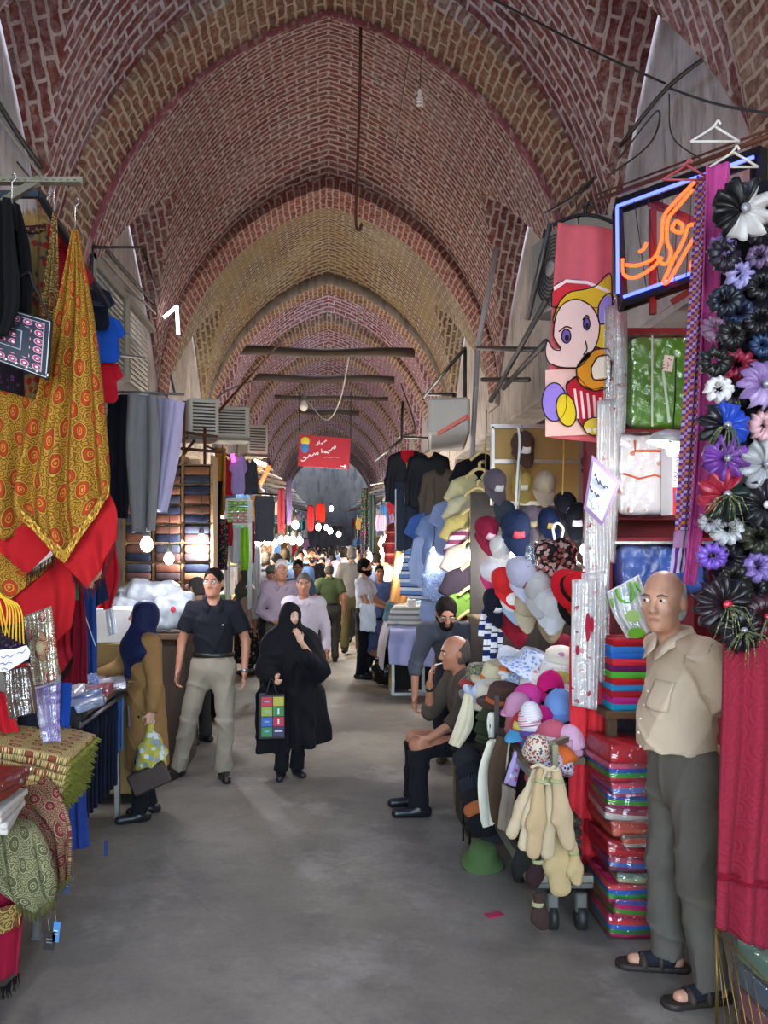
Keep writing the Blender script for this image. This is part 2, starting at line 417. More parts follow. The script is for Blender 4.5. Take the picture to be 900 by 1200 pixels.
# ---------------------------------------------------------------- implicit solids (bodies, garments, hats)
def _n3(v): v = np.asarray(v, float); return v/(np.linalg.norm(v)+1e-12)
def align(zdir, ref=(0, 1, 0)):
    z = _n3(zdir); x = np.cross(ref, z)
    if np.linalg.norm(x) < 1e-4: x = np.cross((1., 0, 0), z)
    x = _n3(x); return np.stack([x, np.cross(z, x), z], 1)
class Solid:
    def __init__(s): s.ops = []
    def cap(s, a, b, ra, rb=None, k=.02, flat=False, sub=False, sq=None):
        a = np.asarray(a, float); b = np.asarray(b, float); rb = ra if rb is None else rb; r = max(ra, rb)
        s.ops.append(('c', np.minimum(a, b)-r, np.maximum(a, b)+r, k, sub, (a, b, ra, rb, flat, sq))); return s
    def ell(s, c, r, R=None, k=.02, sub=False):
        c = np.asarray(c, float); m = max(r); s.ops.append(('e', c-m, c+m, k, sub, (c, np.asarray(r, float), R))); return s
    def box(s, c, h, rad=.01, R=None, k=.02, sub=False):
        c = np.asarray(c, float); m = np.linalg.norm(h); s.ops.append(('b', c-m, c+m, k, sub, (c, np.asarray(h, float), rad, R))); return s
    def cut(s, p, n):
        s.ops.append(('p', None, None, 0, False, (np.asarray(p, float), _n3(n)))); return s
    def disp(s, fn): s.ops.append(('d', None, None, 0, False, fn)); return s
    def mesh(s, h):
        adds = [o for o in s.ops if o[1] is not None and not o[4]]
        lo = np.min([o[1] for o in adds], 0)-3*h-.01; hi = np.max([o[2] for o in adds], 0)+3*h+.01
        n = np.ceil((hi-lo)/h).astype(int)+1
        ax = [lo[i]+h*np.arange(n[i]) for i in range(3)]
        D = np.full(n, .5, np.float32)
        for typ, a, b, k, sub, q in s.ops:
            if a is None: i0 = np.zeros(3, int); i1 = n
            else:
                m = max(k, 0)+2.5*h
                i0 = np.clip(np.floor((a-m-lo)/h).astype(int), 0, n); i1 = np.clip(np.ceil((b+m-lo)/h).astype(int)+1, 0, n)
            if np.any(i1 <= i0): continue
            sl = tuple(slice(i0[i], i1[i]) for i in range(3))
            X, Y, Z = np.meshgrid(*[ax[i][i0[i]:i1[i]].astype(np.float32) for i in range(3)], indexing='ij', sparse=True)
            if typ == 'c':
                A, B, ra, rb, flat, sq = q; ba = B-A; L = np.linalg.norm(ba)+1e-9; u = ba/L
                px_, py_, pz_ = X-A[0], Y-A[1], Z-A[2]
                t = px_*u[0]+py_*u[1]+pz_*u[2]; tc = np.clip(t, 0, L)
                qx, qy, qz = px_-tc*u[0], py_-tc*u[1], pz_-tc*u[2]
                if sq is not None:
                    dv = np.asarray(sq[0]); f = sq[1]; dd = qx*dv[0]+qy*dv[1]+qz*dv[2]
                    qx, qy, qz = qx+dv[0]*dd*(f-1), qy+dv[1]*dd*(f-1), qz+dv[2]*dd*(f-1)
                r = ra+(rb-ra)*tc/L
                if flat:
                    qq = np.sqrt(np.maximum(qx*qx+qy*qy+qz*qz-(t-tc)**2, 0)) if sq is None else np.sqrt(qx*qx+qy*qy+qz*qz)
                    d = np.maximum(qq-r, np.maximum(-t, t-L))
                else: d = np.sqrt(qx*qx+qy*qy+qz*qz)-r
            elif typ == 'e':
                c, r, R = q; x, y, z = X-c[0], Y-c[1], Z-c[2]
                if R is not None: x, y, z = (x*R[0, i]+y*R[1, i]+z*R[2, i] for i in range(3))
                k0 = np.sqrt((x/r[0])**2+(y/r[1])**2+(z/r[2])**2); k1 = np.sqrt((x/r[0]**2)**2+(y/r[1]**2)**2+(z/r[2]**2)**2)
                d = k0*(k0-1)/np.maximum(k1, 1e-6)
            elif typ == 'b':
                c, hb, rad, R = q; x, y, z = X-c[0], Y-c[1], Z-c[2]
                if R is not None: x, y, z = (x*R[0, i]+y*R[1, i]+z*R[2, i] for i in range(3))
                dx, dy, dz = np.abs(x)-hb[0]+rad, np.abs(y)-hb[1]+rad, np.abs(z)-hb[2]+rad
                d = np.sqrt(np.maximum(dx, 0)**2+np.maximum(dy, 0)**2+np.maximum(dz, 0)**2)+np.minimum(np.maximum(dx, np.maximum(dy, dz)), 0)-rad
            elif typ == 'p':
                p, nn = q; D[sl] = np.maximum(D[sl], (X-p[0])*nn[0]+(Y-p[1])*nn[1]+(Z-p[2])*nn[2]); continue
            else:
                D[sl] = D[sl]+q(X, Y, Z); continue
            d = d.astype(np.float32); e = D[sl]
            if sub:
                d = -d
                if k > 0:
                    hh = np.maximum(k-np.abs(d-e), 0)/k; D[sl] = np.maximum(d, e)+hh*hh*k*.25
                else: D[sl] = np.maximum(d, e)
            elif k > 0:
                hh = np.maximum(k-np.abs(d-e), 0)/k; D[sl] = np.minimum(d, e)-hh*hh*k*.25
            else: D[sl] = np.minimum(d, e)
        return surface_nets(D, lo, h)
def surface_nets(D, lo, h):
    ins = D < 0
    nx, ny, nz = D.shape
    c = np.zeros((nx-1, ny-1, nz-1), np.int8)
    for i in (0, 1):
        for j in (0, 1):
            for k in (0, 1): c += ins[i:nx-1+i, j:ny-1+j, k:nz-1+k]
    act = (c > 0) & (c < 8); ids = np.full(act.shape, -1, np.int64); I = np.argwhere(act)
    ids[act] = np.arange(len(I)); acc = np.zeros((len(I), 3)); cnt = np.zeros(len(I))
    off = [(i, j, k) for i in (0, 1) for j in (0, 1) for k in (0, 1)]
    for a in off:
        for ax_ in range(3):
            if a[ax_]: continue
            b = list(a); b[ax_] = 1
            va = D[I[:, 0]+a[0], I[:, 1]+a[1], I[:, 2]+a[2]]; vb = D[I[:, 0]+b[0], I[:, 1]+b[1], I[:, 2]+b[2]]
            m = (va < 0) != (vb < 0)
            if not m.any(): continue
            t = va[m]/(va[m]-vb[m]); p = np.tile(np.array(a, float), (m.sum(), 1)); p[:, ax_] += t
            acc[m] += p; cnt[m] += 1
    V = lo+h*(I+acc/np.maximum(cnt, 1)[:, None])
    Q = []
    for ax_ in range(3):
        o1, o2 = [(1, 2), (2, 0), (0, 1)][ax_]
        sl0 = [slice(None)]*3; sl1 = [slice(None)]*3; sl0[ax_] = slice(0, -1); sl1[ax_] = slice(1, None)
        e = ins[tuple(sl0)] != ins[tuple(sl1)]; E = np.argwhere(e)
        sh = np.array(D.shape); ok = (E[:, o1] > 0) & (E[:, o2] > 0) & (E[:, o1] < sh[o1]-1) & (E[:, o2] < sh[o2]-1); E = E[ok]
        if not len(E): continue
        def g(d1, d2):
            q = E.copy(); q[:, o1] += d1; q[:, o2] += d2; return ids[q[:, 0], q[:, 1], q[:, 2]]
        quad = np.stack([g(-1, -1), g(0, -1), g(0, 0), g(-1, 0)], 1)
        fl = ~ins[E[:, 0], E[:, 1], E[:, 2]]; quad[fl] = quad[fl][:, ::-1]
        Q.append(quad)
    return V, np.concatenate(Q)
def folds(amp=.006, f=(9, 7, 16), seed=0, cr=False):
    """soft cloth wrinkles"""
    a = random.Random(seed); p = [a.random()*6 for _ in range(6)]
    def fn(X, Y, Z):
        w = .35*np.sin(X*f[0]*1.7+Z*f[2]*.8+p[3])
        if cr:
            c1 = 1-np.abs(np.sin(Z*f[2]*.8+X*f[0]*1.3*np.sin(X*3+p[4])+2.5*w+Y*4+p[0])); c2 = 1-np.abs(np.sin(X*f[0]*1.4-Z*f[2]*.45+Y*f[1]*1.2+p[1]))
            return amp*(.9-1.5*c1**3-1.2*c2**3+.35*np.sin(Z*f[2]*1.9+Y*9+p[2]))
        return amp*(np.sin(Z*f[2]+X*f[0]+2.2*w+p[0])*.6+np.sin(X*f[0]*2.3-Z*f[2]*.7+Y*f[1]+p[1])*.5+np.sin(Y*f[1]*2.1+Z*f[2]*1.6+1.5*w+p[2])*.4)
    return fn
def solid(name, S, h, mats, parent=None, local=True, mif=None):
    V, Q = S.mesh(h)
    if parent is None:
        lo, hi = V.min(0), V.max(0); loc = np.array(((lo[0]+hi[0])/2, (lo[1]+hi[1])/2, lo[2])); V = V-loc
    else:
        loc = np.zeros(3)
        if not local: V = V-WORLD[parent.name]
    mi = mif(V[Q].mean(1)) if mif else None
    o = link(name, make_mesh(name, V, Q, mats, None, mi), parent, tuple(loc))
    WORLD[o.name] = loc if parent is None else WORLD.get(parent.name, np.zeros(3))
    return o
ORD = ['topmost', 'second from the top', 'third from the top', 'fourth from the top', 'fifth from the top', 'sixth from the top', 'seventh from the top', 'eighth from the top', 'ninth from the top', 'tenth from the top', 'eleventh from the top', 'twelfth from the top', 'thirteenth from the top', 'fourteenth from the top', 'fifteenth from the top', 'sixteenth from the top']
# ================================================================ the setting: a long brick-vaulted bazaar lane
HW = 2.15                      # half width of the lane at the springing
RC, RR, Z0 = .70, 2.85, 3.63    # pointed arch: centre offset, radius, springing height
ARCH = [-4.6, -.4, 4.0, 6.9, 11.1, 15.1, 17.6, 20.4, 23.6, 27.0, 30.6, 34.4, 38.4, 42.4]
RIBW = .62
def Tz(x, dr=0.0):
    x = np.abs(x); return Z0+np.sqrt(np.maximum((RR+dr)**2-(np.minimum(x, HW+dr)+RC)**2, 0))
def rib_arc(dr, n=40):
    """points (x, z) along the pointed arch from left springing to right, offset outward by dr"""
    th1 = math.asin(RC/(RR+dr)); a = np.linspace(0, PI/2-th1, n//2+1)
    rx = -RC+(RR+dr)*np.cos(a); rz = Z0+(RR+dr)*np.sin(a)
    R_ = np.stack([rx, rz], 1); L_ = R_.copy(); L_[:, 0] *= -1
    return np.concatenate([L_[:-1], R_[::-1]])
def struct(b, name, m):
    o = b.build(name, m); o['kind'] = 'structure'; return o
BR_RIB = brick('6e3c32', '4e2c26', 'ad9a86', 'ad9c8a', .4, .2, .015, .25, .085)
BR_RIB2 = brick('7b3530', '5a2626', 'ab948a', 'b3a097', .3, .05, .013, .25, .085)
def web_mat(i):
    if i == 4: return brick('5b3f34', '453129', 'a19683', 'a8a08f', .85, .55, .02, .23, .085)
    if i in (2, 3): return brick('743a38', '522a2a', 'b6a49e', 'b8a8a2', .45, .08, .015, .24, .088)
    if i > 4: return brick('7c4144', '5c2f34', 'b6a4a8', 'b6a8ae', .45, .03, .016, .24, .088)
    return brick('6a3835', '4a2624', 'ad9c94', 'b3a49c', .45, .15, .015, .24, .088)
def make_web(i, y0, y1, oculus):
    """one domed cross-vaulted bay between two ribs, lunettes at both sides"""
    yc = (y0+y1)/2; hl = (y1-y0)/2
    nx, ny = 97, 61
    xs = np.linspace(-HW, HW, nx); vs_ = np.linspace(-1, 1, ny)
    X, V = np.meshgrid(xs, vs_)
    T = Tz(X)+.10+.42*(1-V**2)**.8*np.clip(1-(np.abs(X)/HW)**2, 0, 1)
    prof = 3.78+1.66*(1-np.abs(V)**1.2)**.92
    Lz = prof+.25*(HW-np.abs(X))
    Z = np.maximum(T, Lz); lat = Lz > T
    G = np.stack([X, yc+V*hl, Z], -1)
    # courses: transverse on the vault, wrapped round the lunette on the side cells
    au = np.sign(X)*np.interp(np.abs(X), np.linspace(0, HW, 200), np.concatenate([[0], np.cumsum(np.hypot(np.diff(np.linspace(0, HW, 200)), np.diff(Tz(np.linspace(0, HW, 200)))))]))
    dvv = np.linspace(-1, 1, 400); pv = 3.78+1.66*(1-np.abs(dvv)**1.2)**.92
    al = np.interp(vs_, dvv, np.concatenate([[0], np.cumsum(np.hypot(np.diff(dvv*hl), np.diff(pv)))]))[:, None]+0*X
    vv = V*hl*1.06
    b = MB(); idx = np.arange(nx*ny).reshape(ny, nx)
    # split faces into two uv islands by duplicating vertices
    q = np.stack([idx[:-1, :-1], idx[:-1, 1:], idx[1:, 1:], idx[1:, :-1]], -1)
    qlat = (lat[:-1, :-1].astype(int)+lat[:-1, 1:]+lat[1:, 1:]+lat[1:, :-1]) >= 2
    keep = np.ones_like(qlat)
    if oculus:
        cx = (X[:-1, :-1]+X[1:, 1:])/2; cy = (V[:-1, :-1]+V[1:, 1:])/2*hl; keep = np.hypot(cx, cy) > oculus
    U1 = np.stack([au, vv], -1).reshape(-1, 2); U2 = np.stack([al, np.abs(X)*1.05], -1).reshape(-1, 2)
    Gf = G.reshape(-1, 3)
    b.add(Gf, q[(~qlat) & keep][:, ::-1], U1); b.add(Gf, q[qlat & keep][:, ::-1], U2)
    return struct(b, 'ceiling', web_mat(i))
def make_rib(i, y):
    b = MB(); y0, y1 = y-RIBW/2, y+RIBW/2
    inn, out = rib_arc(0, 64), rib_arc(.24, 64); n = len(inn)
    arc = np.concatenate([[0], np.cumsum(np.linalg.norm(np.diff(inn, axis=0), axis=1))])
    # stepped: soffit, two faces
    for (A, ya, Bq, yb, ua, ub) in ((inn, y0, inn, y1, 0, RIBW), (inn, y0, out, y0, 0, .25), (out, y1, inn, y1, .25, 0)):
        GA = np.stack([A[:, 0], np.full(n, ya), A[:, 1]], 1); GB = np.stack([Bq[:, 0], np.full(n, yb), Bq[:, 1]], 1)
        U = np.stack([np.stack([np.full(n, ua), arc], 1), np.stack([np.full(n, ub), arc], 1)])
        b.grid(np.stack([GA, GB]), U)
    return struct(b, 'ceiling', BR_RIB if i != 4 else BR_RIB2)
for i, y in enumerate(ARCH):
    make_rib(i, y)
    if i+1 < len(ARCH): make_web(i, y+RIBW/2-.06, ARCH[i+1]-RIBW/2+.06, (.62 if i < 3 else .42 if i > 4 else 0))
def arch_strip(y, dr0, dr1, d0, m):
    b = MB(); a0, a1 = rib_arc(dr0, 64), rib_arc(dr1, 64); n = len(a0)
    def g(a, yy): return np.stack([a[:, 0], np.full(n, yy), a[:, 1]], 1)
    b.grid(np.stack([g(a0, y), g(a0, y-d0), g(a1, y-d0), g(a1, y)])[:, 4:-4])
    return struct(b, 'trim_arch', m)
arch_strip(ARCH[5]-RIBW/2, -.01, .2, .03, plaster('8f867f', '776e66', '5d554e', 2.2))
arch_strip(ARCH[3]+RIBW/2+.03, -.03, .05, .05, plaster('7d4248', '6a3238', 'a58f88', 5))
# lunette walls, piers, walls behind the shops
PL = plaster('aea49a', '8d8278', '6c6157', 1.6)
PLW = plaster('b9b0a8', '9c928a', '7c6f66', 2.0)
for s, side in ((-1, 'left'), (1, 'right')):
    b = MB()
    for i in range(len(ARCH)-1):
        y0, y1 = ARCH[i]+RIBW/2-.06, ARCH[i+1]-RIBW/2+.06
        b.box((s*(HW+.16), (y0+y1)/2, 4.6), (.3, y1-y0+.1, 2.4))
    b.box((s*(HW+.2), 20.3, 3.5), (.36, 48.2, .3))
    struct(b, 'wall_'+side, PLW)
    b = MB()
    for i, y in enumerate(ARCH):
        b.box((s*(HW+.33), y, 2.0), (.56, RIBW, 3.9), bev=.03)
        b.box((s*(HW+.2), y, 3.72), (.5, RIBW+.06, .16), bev=.02)
    struct(b, 'wall_'+side, PL)
    b = MB(); b.box((s*4.35, 20.3, 1.8), (.2, 48.4, 3.6)); b.box((s*3.3, 20.3, 3.55), (2.1, 48.4, .12))
    struct(b, 'wall_'+side, plaster('8b7d6c', '6d604f', '4c4238', 1.2))
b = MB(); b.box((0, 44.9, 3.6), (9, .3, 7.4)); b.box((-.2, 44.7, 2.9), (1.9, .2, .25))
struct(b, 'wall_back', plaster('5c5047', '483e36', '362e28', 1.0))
# floor: worn grey concrete with patches, stains and cracks
t = NT('worn_concrete'); co = t.coord()
n1 = t.noise(co, .55, 6, .6); n2 = t.noise(co, 2.3, 6, .65); n3 = t.noise(co, 30, 4, .7)
c = t.mix(t.ramp(n1, [(.38, (0, 0, 0)), (.62, (1, 1, 1))]), hx('6b655b'), hx('8b8478'))
c = t.mix(t.math('MULTIPLY', t.ramp(n2, [(.5, (0, 0, 0)), (.7, (1, 1, 1))]), .55), c, hx('544f4b'))
c = t.mix(t.math('MULTIPLY', t.ramp(t.noise(co, 1.3, 5, .7), [(.56, (0, 0, 0)), (.66, (1, 1, 1))]), .5), c, hx('9a948b'))
c = t.mix(.35, c, t.ramp(n3, [(.3, (.55, .55, .55)), (.6, (1, 1, 1))]), 'MULTIPLY')
vo = t.n('TexVoronoi', feature='DISTANCE_TO_EDGE'); t.l(t.mapping(co, (.42, .3, 1)), vo.inputs['Vector']); vo.inputs['Scale'].default_value = 1.0
c = t.mix(t.math('MULTIPLY', t.ramp(vo.outputs['Distance'], [(0, (1, 1, 1)), (.006, (0, 0, 0))]), .12), c, hx('3d3936'))
t.col(c); t.rough(.62); t.b.inputs['Specular IOR Level'].default_value = .35; t.bump(t.math('ADD', n2, t.math('MULTIPLY', n3, .3)), .25, .02)
b = MB(); b.box((0, 20.3, -.1), (9, 48.6, .2)); struct(b, 'floor', t.m)

# ---------------------------------------------------------------- light
w = bpy.data.worlds.new('world'); sc.world = w; w.use_nodes = True
bg = w.node_tree.nodes['Background']; sky = w.node_tree.nodes.new('ShaderNodeTexSky'); sky.sky_type = 'NISHITA'; sky.sun_disc = False; sky.sun_elevation = math.radians(50)
w.node_tree.links.new(sky.outputs[0], bg.inputs[0]); bg.inputs[1].default_value = 2.1
# ================================================================ kit of goods
def rows_grid(rows, nu=40, nv=32, nf=4, amp=.03, seed=0, top=.3, bot=1.0):
    """cloth through several 3-D cross lines (top to bottom), with folds"""
    R_ = np.stack([interp(r, nu) for r in rows])                      # k, nu, 3
    k = len(R_); G = np.stack([smooth_line(R_[:, j], 8*(k-1)) if k > 2 else R_[:, j] for j in range(nu)], 1)
    t = np.linspace(0, 1, G.shape[0]); tt = np.linspace(0, 1, nv)
    G = np.stack([np.stack([np.interp(tt, t, G[:, j, i]) for i in range(3)], 1) for j in range(nu)], 1)
    r = random.Random(seed); ph, ph2 = r.random()*6, r.random()*6
    u = np.linspace(0, 1, nu)[None, :]; v = tt[:, None]; wob = u+.03*np.sin(v*5+ph2)
    d = np.sin(2*PI*nf*wob+ph)*.62+.38*np.sin(2*PI*nf*1.73*wob+ph2+v*1.4)
    e = (R_[:, -1]-R_[:, 0]).mean(0); n = np.cross(e, (0, 0, 1.)); n /= np.linalg.norm(n)+1e-9
    return G+n*(amp*d*(top+(bot-top)*v**.8))[:, :, None]
def sheet(name, m, rows, parent=None, label=None, cat=None, group=None, nf=4, amp=.03, seed=0, thick=.006, nu=40, nv=32, top=.3, kind=None, bot=1.0):
    b = MB(); b.grid(rows_grid(rows, nu, nv, nf, amp, seed, top, bot), None, thick); o = b.build(name, m, parent)
    return tag(o, label, cat, group, kind)
def fringe(name, m, line, length, parent=None, n=40, seed=0, dirn=(0, 0, -1), r=.002):
    b = MB(); rr = random.Random(seed); L = interp(line, n); d = np.array(dirn, float)
    for p in L:
        a = np.array([rr.uniform(-.2, .2), rr.uniform(-.2, .2), 0])*length
        b.tube([p, p+d*length*.5+a*.3, p+d*length*rr.uniform(.8, 1.1)+a], [r, r*.9, r*.4], 4)
    return b.build(name, m, parent)
# --- garments, meshes shared by every copy (hung from their neck point, facing -Y)
def shirt_solid(long=False, w=.21, ln=.66, dep=.05):
    S = Solid()
    S.cap((-w*.55, 0, -.12), (-w*.9, 0, -ln+.1), .1, .1, .06, sq=((0, 1, 0), 2.0)); S.cap((w*.55, 0, -.12), (w*.9, 0, -ln+.1), .1, .1, .06, sq=((0, 1, 0), 2.0))
    S.box((0, 0, -ln*.55), (w, dep, ln*.45), .045, None, .06)
    S.cap((-.09, 0, -.045), (-w-.03, 0, -.11), .05, .055, .05); S.cap((.09, 0, -.045), (w+.03, 0, -.11), .05, .055, .05)
    for s in (-1, 1):
        if long: S.cap((s*(w+.02), 0, -.12), (s*(w+.09), -.01, -.36), .07, .06, .03); S.cap((s*(w+.09), -.01, -.36), (s*(w+.10), -.03, -.62), .06, .045, .03, True)
        else: S.cap((s*(w+.0), 0, -.12), (s*(w+.10), -.01, -.29), .075, .075, .03, True)
    S.ell((0, -.03, -.0), (.075, .09, .075), None, .01, True)
    S.cut((0, 0, -ln), (0, 0, -1)); S.disp(folds(.006, (9, 7, 15), 3))
    return S
def trouser_solid(ln=1.0, w=.19):
    S = Solid(); S.box((0, 0, -.12), (w, .045, .13), .04, None, .04)
    for s in (-1, 1): S.cap((s*.095, 0, -.15), (s*.10, 0, -ln), .105, .085, .04, True, sq=((0, 1, 0), 2.2))
    S.cut((0, 0, 0), (0, 0, 1)); S.disp(folds(.005, (8, 7, 10), 8)); return S
GM = {}
def gmesh(key):
    if key not in GM:
        S = {'tee': lambda: shirt_solid(), 'long': lambda: shirt_solid(True), 'trousers': lambda: trouser_solid(), 'shorts': lambda: trouser_solid(.5), 'kid': lambda: shirt_solid(False, .16, .46, .04)}[key]()
        V, Q = S.mesh(.016); GM[key] = make_mesh(key, V, Q, [cloth('888888')])
    return GM[key]
def garment(name, kind, m, loc, rz=0, sc_=1.0, label=None, cat=None, group=None, tilt=0, collar=None, hanger=None, sx=1.0):
    o = bpy.data.objects.new(name, gmesh(kind)); COL.objects.link(o); o.location = loc; o.rotation_euler = (tilt, 0, rz); o.scale = (sc_*sx, sc_*.6, sc_)
    remat(o, m); tag(o, label, cat or ('trousers' if kind in ('trousers', 'shorts') else 'shirt'), group)
    WORLD[o.name] = np.array(loc, float)
    if collar:
        c = bpy.data.objects.new('collar', cmesh()); COL.objects.link(c); c.parent = o; remat(c, collar)
    return o
def cmesh():
    if 'collar' not in GM:
        b = MB()
        for s in (-1, 1):
            b.grid(np.array([[(s*.075, .03, .035), (s*.07, -.02, .045), (s*.012, -.05, -.045)], [(s*.10, .02, -.01), (s*.105, -.045, -.03), (s*.055, -.075, -.095)]], float), None, .008)
        b.grid(np.array([[(x, .035, .045) for x in (-.075, 0, .075)], [(x*1.3, .05, -.02) for x in (-.075, 0, .075)]], float), None, .008)
        GM['collar'] = make_mesh('collar', np.concatenate(b.V), b.F, [cloth('888888')], np.concatenate(b.U), None, False)
    return GM['collar']
# --- headgear
def cap_meshes():
    if 'cap' in GM: return
    S = Solid(); S.ell((0, 0, 0), (.08, .095, .108), None, .0); S.ell((0, -.0, -.02), (.071, .085, .098), None, .004, True); S.cut((0, 0, -.005), (0, 0, -1)); S.disp(lambda X, Y, Z: .0028*np.exp(-(np.sin(3*np.arctan2(X, Y))/.11)**2)*np.clip(Z/.02, 0, 1)+folds(.0018, (30, 20, 40), 2)(X, Y, Z))
    V, Q = S.mesh(.0085); GM['cap'] = make_mesh('crown', V, Q, [cloth('888888')])
    G = []
    for j in range(7):
        v = j/6; row = []
        for i in range(15):
            a = PI*(.12+.76*i/14); rx = .079+.006*v; ry = .086+v*.115*math.sin(a)**.8
            row.append((-rx*math.cos(a)*(1-.05*v), -ry*math.sin(a), .004-.018*v-.028*math.cos(a)**2*(1-.2*v)+.012))
        G.append(row)
    b = MB(); b.grid(np.array(G), None, .006); GM['visor'] = make_mesh('visor', np.concatenate(b.V), b.F, [cloth('888888')], np.concatenate(b.U), None, True)
    b = MB(); b.ell((0, 0, .109), (.009, .009, .006)); GM['button'] = make_mesh('button', np.concatenate(b.V), b.F, [cloth('888888')])
    b = MB(); th = np.linspace(-.42, .42, 7)
    b.grid(np.array([[(.082*math.sin(t)*c_*1.0, -.098*math.cos(t)*c_, z) for t in th] for z, c_ in ((.025, .985), (.045, .93), (.068, .80))]), None, .003); GM['patch'] = make_mesh('badge', np.concatenate(b.V), b.F, [cloth('888888')])
def Meul(o, rot): o.rotation_euler = rot
def cap(loc, rot, m, label, visor=None, badge=None, group=None, s=1.0):
    cap_meshes()
    t = thing('baseball_cap', label, 'cap', loc, 0, group); t.rotation_euler = rot; t.scale = (s, s, s)
    for nm, key, mm in (('crown', 'cap', m), ('visor', 'visor', visor or m), ('button', 'button', m), ('badge', 'patch', badge)):
        if mm is None: continue
        o = bpy.data.objects.new(nm, GM[key]); COL.objects.link(o); o.parent = t; remat(o, mm)
    return t
def hat(kind, loc, rot, m, label, band=None, s=1.0, group=None, name=None):
    """brimmed hats: bucket, sun (wide floppy), fedora, flat (newsboy)"""
    key = 'hat_'+kind
    if key not in GM:
        b = MB()
        if kind == 'bucket': pr = [(.135, -.012), (.128, .004), (.098, .035), (.088, .055), (.083, .10), (.07, .118), (0, .123)]; wv = lambda th, i: .03*math.sin(3*th+1)*(1 if i < 3 else .2)
        elif kind == 'sun': pr = [(.20, -.02), (.195, -.008), (.12, .028), (.092, .04), (.088, .11), (.072, .125), (0, .13)]; wv = lambda th, i: .05*math.sin(3*th)*(1 if i < 2 else .1)
        elif kind == 'fedora': pr = [(.145, .012), (.142, .0), (.10, .002), (.095, .02), (.085, .10), (.07, .118), (.03, .105), (0, .10)]; wv = lambda th, i: .06*math.cos(2*th)*(1 if i < 5 else .1)
        elif kind == 'beanie': pr = [(.088, 0), (.098, .02), (.09, .035), (.092, .06), (.075, .12), (.04, .155), (0, .165)]; wv = lambda th, i: .02*math.sin(11*th)
        else: pr = [(.09, 0), (.112, .025), (.118, .04), (.10, .065), (.05, .08), (0, .083)]; wv = lambda th, i: .03*math.cos(th)
        b.lathe(pr, n=28, wob=wv); GM[key] = make_mesh(key, np.concatenate(b.V), b.F, [cloth('888888')], np.concatenate(b.U))
        b = MB(); b.lathe([(.097, .018), (.099, .02), (.094, .042), (.09, .042)] if kind == 'fedora' else [(.091, .045), (.0925, .047), (.0895, .068), (.085, .07)], n=28, wob=(lambda th, i: .06*math.cos(2*th)) if kind == 'fedora' else None)
        GM[key+'b'] = make_mesh('hat_band', np.concatenate(b.V), b.F, [cloth('888888')])
    nm = name or {'bucket': 'bucket_hat', 'sun': 'sun_hat', 'fedora': 'brimmed_hat', 'beanie': 'knitted_hat', 'flat': 'flat_cap'}[kind]
    o = bpy.data.objects.new(nm, GM[key]); COL.objects.link(o); o.location = loc; o.rotation_euler = rot; o.scale = (s, s, s); remat(o, m); tag(o, label, 'hat', group)
    if band:
        c = bpy.data.objects.new('hat_band', GM[key+'b']); COL.objects.link(c); c.parent = o; remat(c, band)
    return o
# --- folded and wrapped goods
def slab_solid(key, sx, sy, sz, seed):
    if key not in GM:
        S = Solid(); n = 3
        if sz > sy*1.2:
            S.box((0, 0, sz/2), (sx/2, sy/2, sz/2), sy*.42, None, .02)
            for i in range(3): S.cap((-sx*.3, -sy*.35, sz*(.25+.25*i)), (sx*.3, -sy*.4, sz*(.22+.27*i)), sy*.16, sy*.1, sy*.2)
        else:
          for i in range(n): S.box((0, 0, sz*(i+.5)/n), (sx/2, sy/2, sz/n*.56), sz/n*.5, None, sz*.06)
          S.ell((0, -sy*.46, sz*.5), (sx*.48, sy*.07, sz*.5), None, sz*.3)
        S.disp(folds(min(sz*.05, .006), (16, 16, 10), seed))
        V, Q = S.mesh(min(.014, max(sz/7, .006))); GM[key] = make_mesh(key, V, Q, [cloth('888888')])
    return GM[key]
def folded(name, m, loc, size, rot=(0, 0, 0), label=None, cat='towel', group=None, wrap=None, seed=0):
    """a folded piece of cloth; wrap adds a clear film bag as a part"""
    me = slab_solid('slab_%d_%d_%d_%d' % (size[0]*100, size[1]*100, size[2]*200, seed), *size, seed)
    o = bpy.data.objects.new(name, me); COL.objects.link(o); o.location = loc; o.rotation_euler = rot; remat(o, m); tag(o, label, cat, group); WORLD[o.name] = np.array(loc, float)
    if wrap:
        k = 'wrap_%d_%d_%d' % (size[0]*100, size[1]*100, size[2]*200)
        if k not in GM:
            S = Solid(); S.box((0, 0, size[2]/2), (size[0]/2+.012, size[1]/2+.02, size[2]/2+.007), .018, None, .01); S.cap((size[0]/2, -size[1]/3, size[2]*.5), (size[0]/2+.05, 0, size[2]*.5), .012, .006, .03); S.disp(folds(.004, (38, 31, 60), 4))
            V, Q = S.mesh(.012); GM[k] = make_mesh(k, V, Q, [film()])
        c = bpy.data.objects.new('clear_wrapper', GM[k]); COL.objects.link(c); c.parent = o; remat(c, wrap)
    return o
def carton(name, m, c, size, label, rz=0, cat='box', tape=None, lid=None):
    t = thing(name, label, cat, (c[0], c[1], c[2]), rz)
    b = MB(); b.box((0, 0, size[2]/2), size, None, .006); b.build('body', m, t, False)
    b = MB()
    for s in (-1, 1): b.box((s*size[0]*.252, -.0, size[2]+.002), (size[0]*.49, size[1], .005), Ry(s*.02))
    b.build('flap', lid or m, t, False)
    if tape:
        b = MB(); b.box((0, 0, size[2]+.006), (.05, size[1]*1.01, .002)); b.box((0, -size[1]/2-.001, size[2]*.8), (.05, .002, size[2]*.35)); b.build('tape', tape, t, False)
    return t
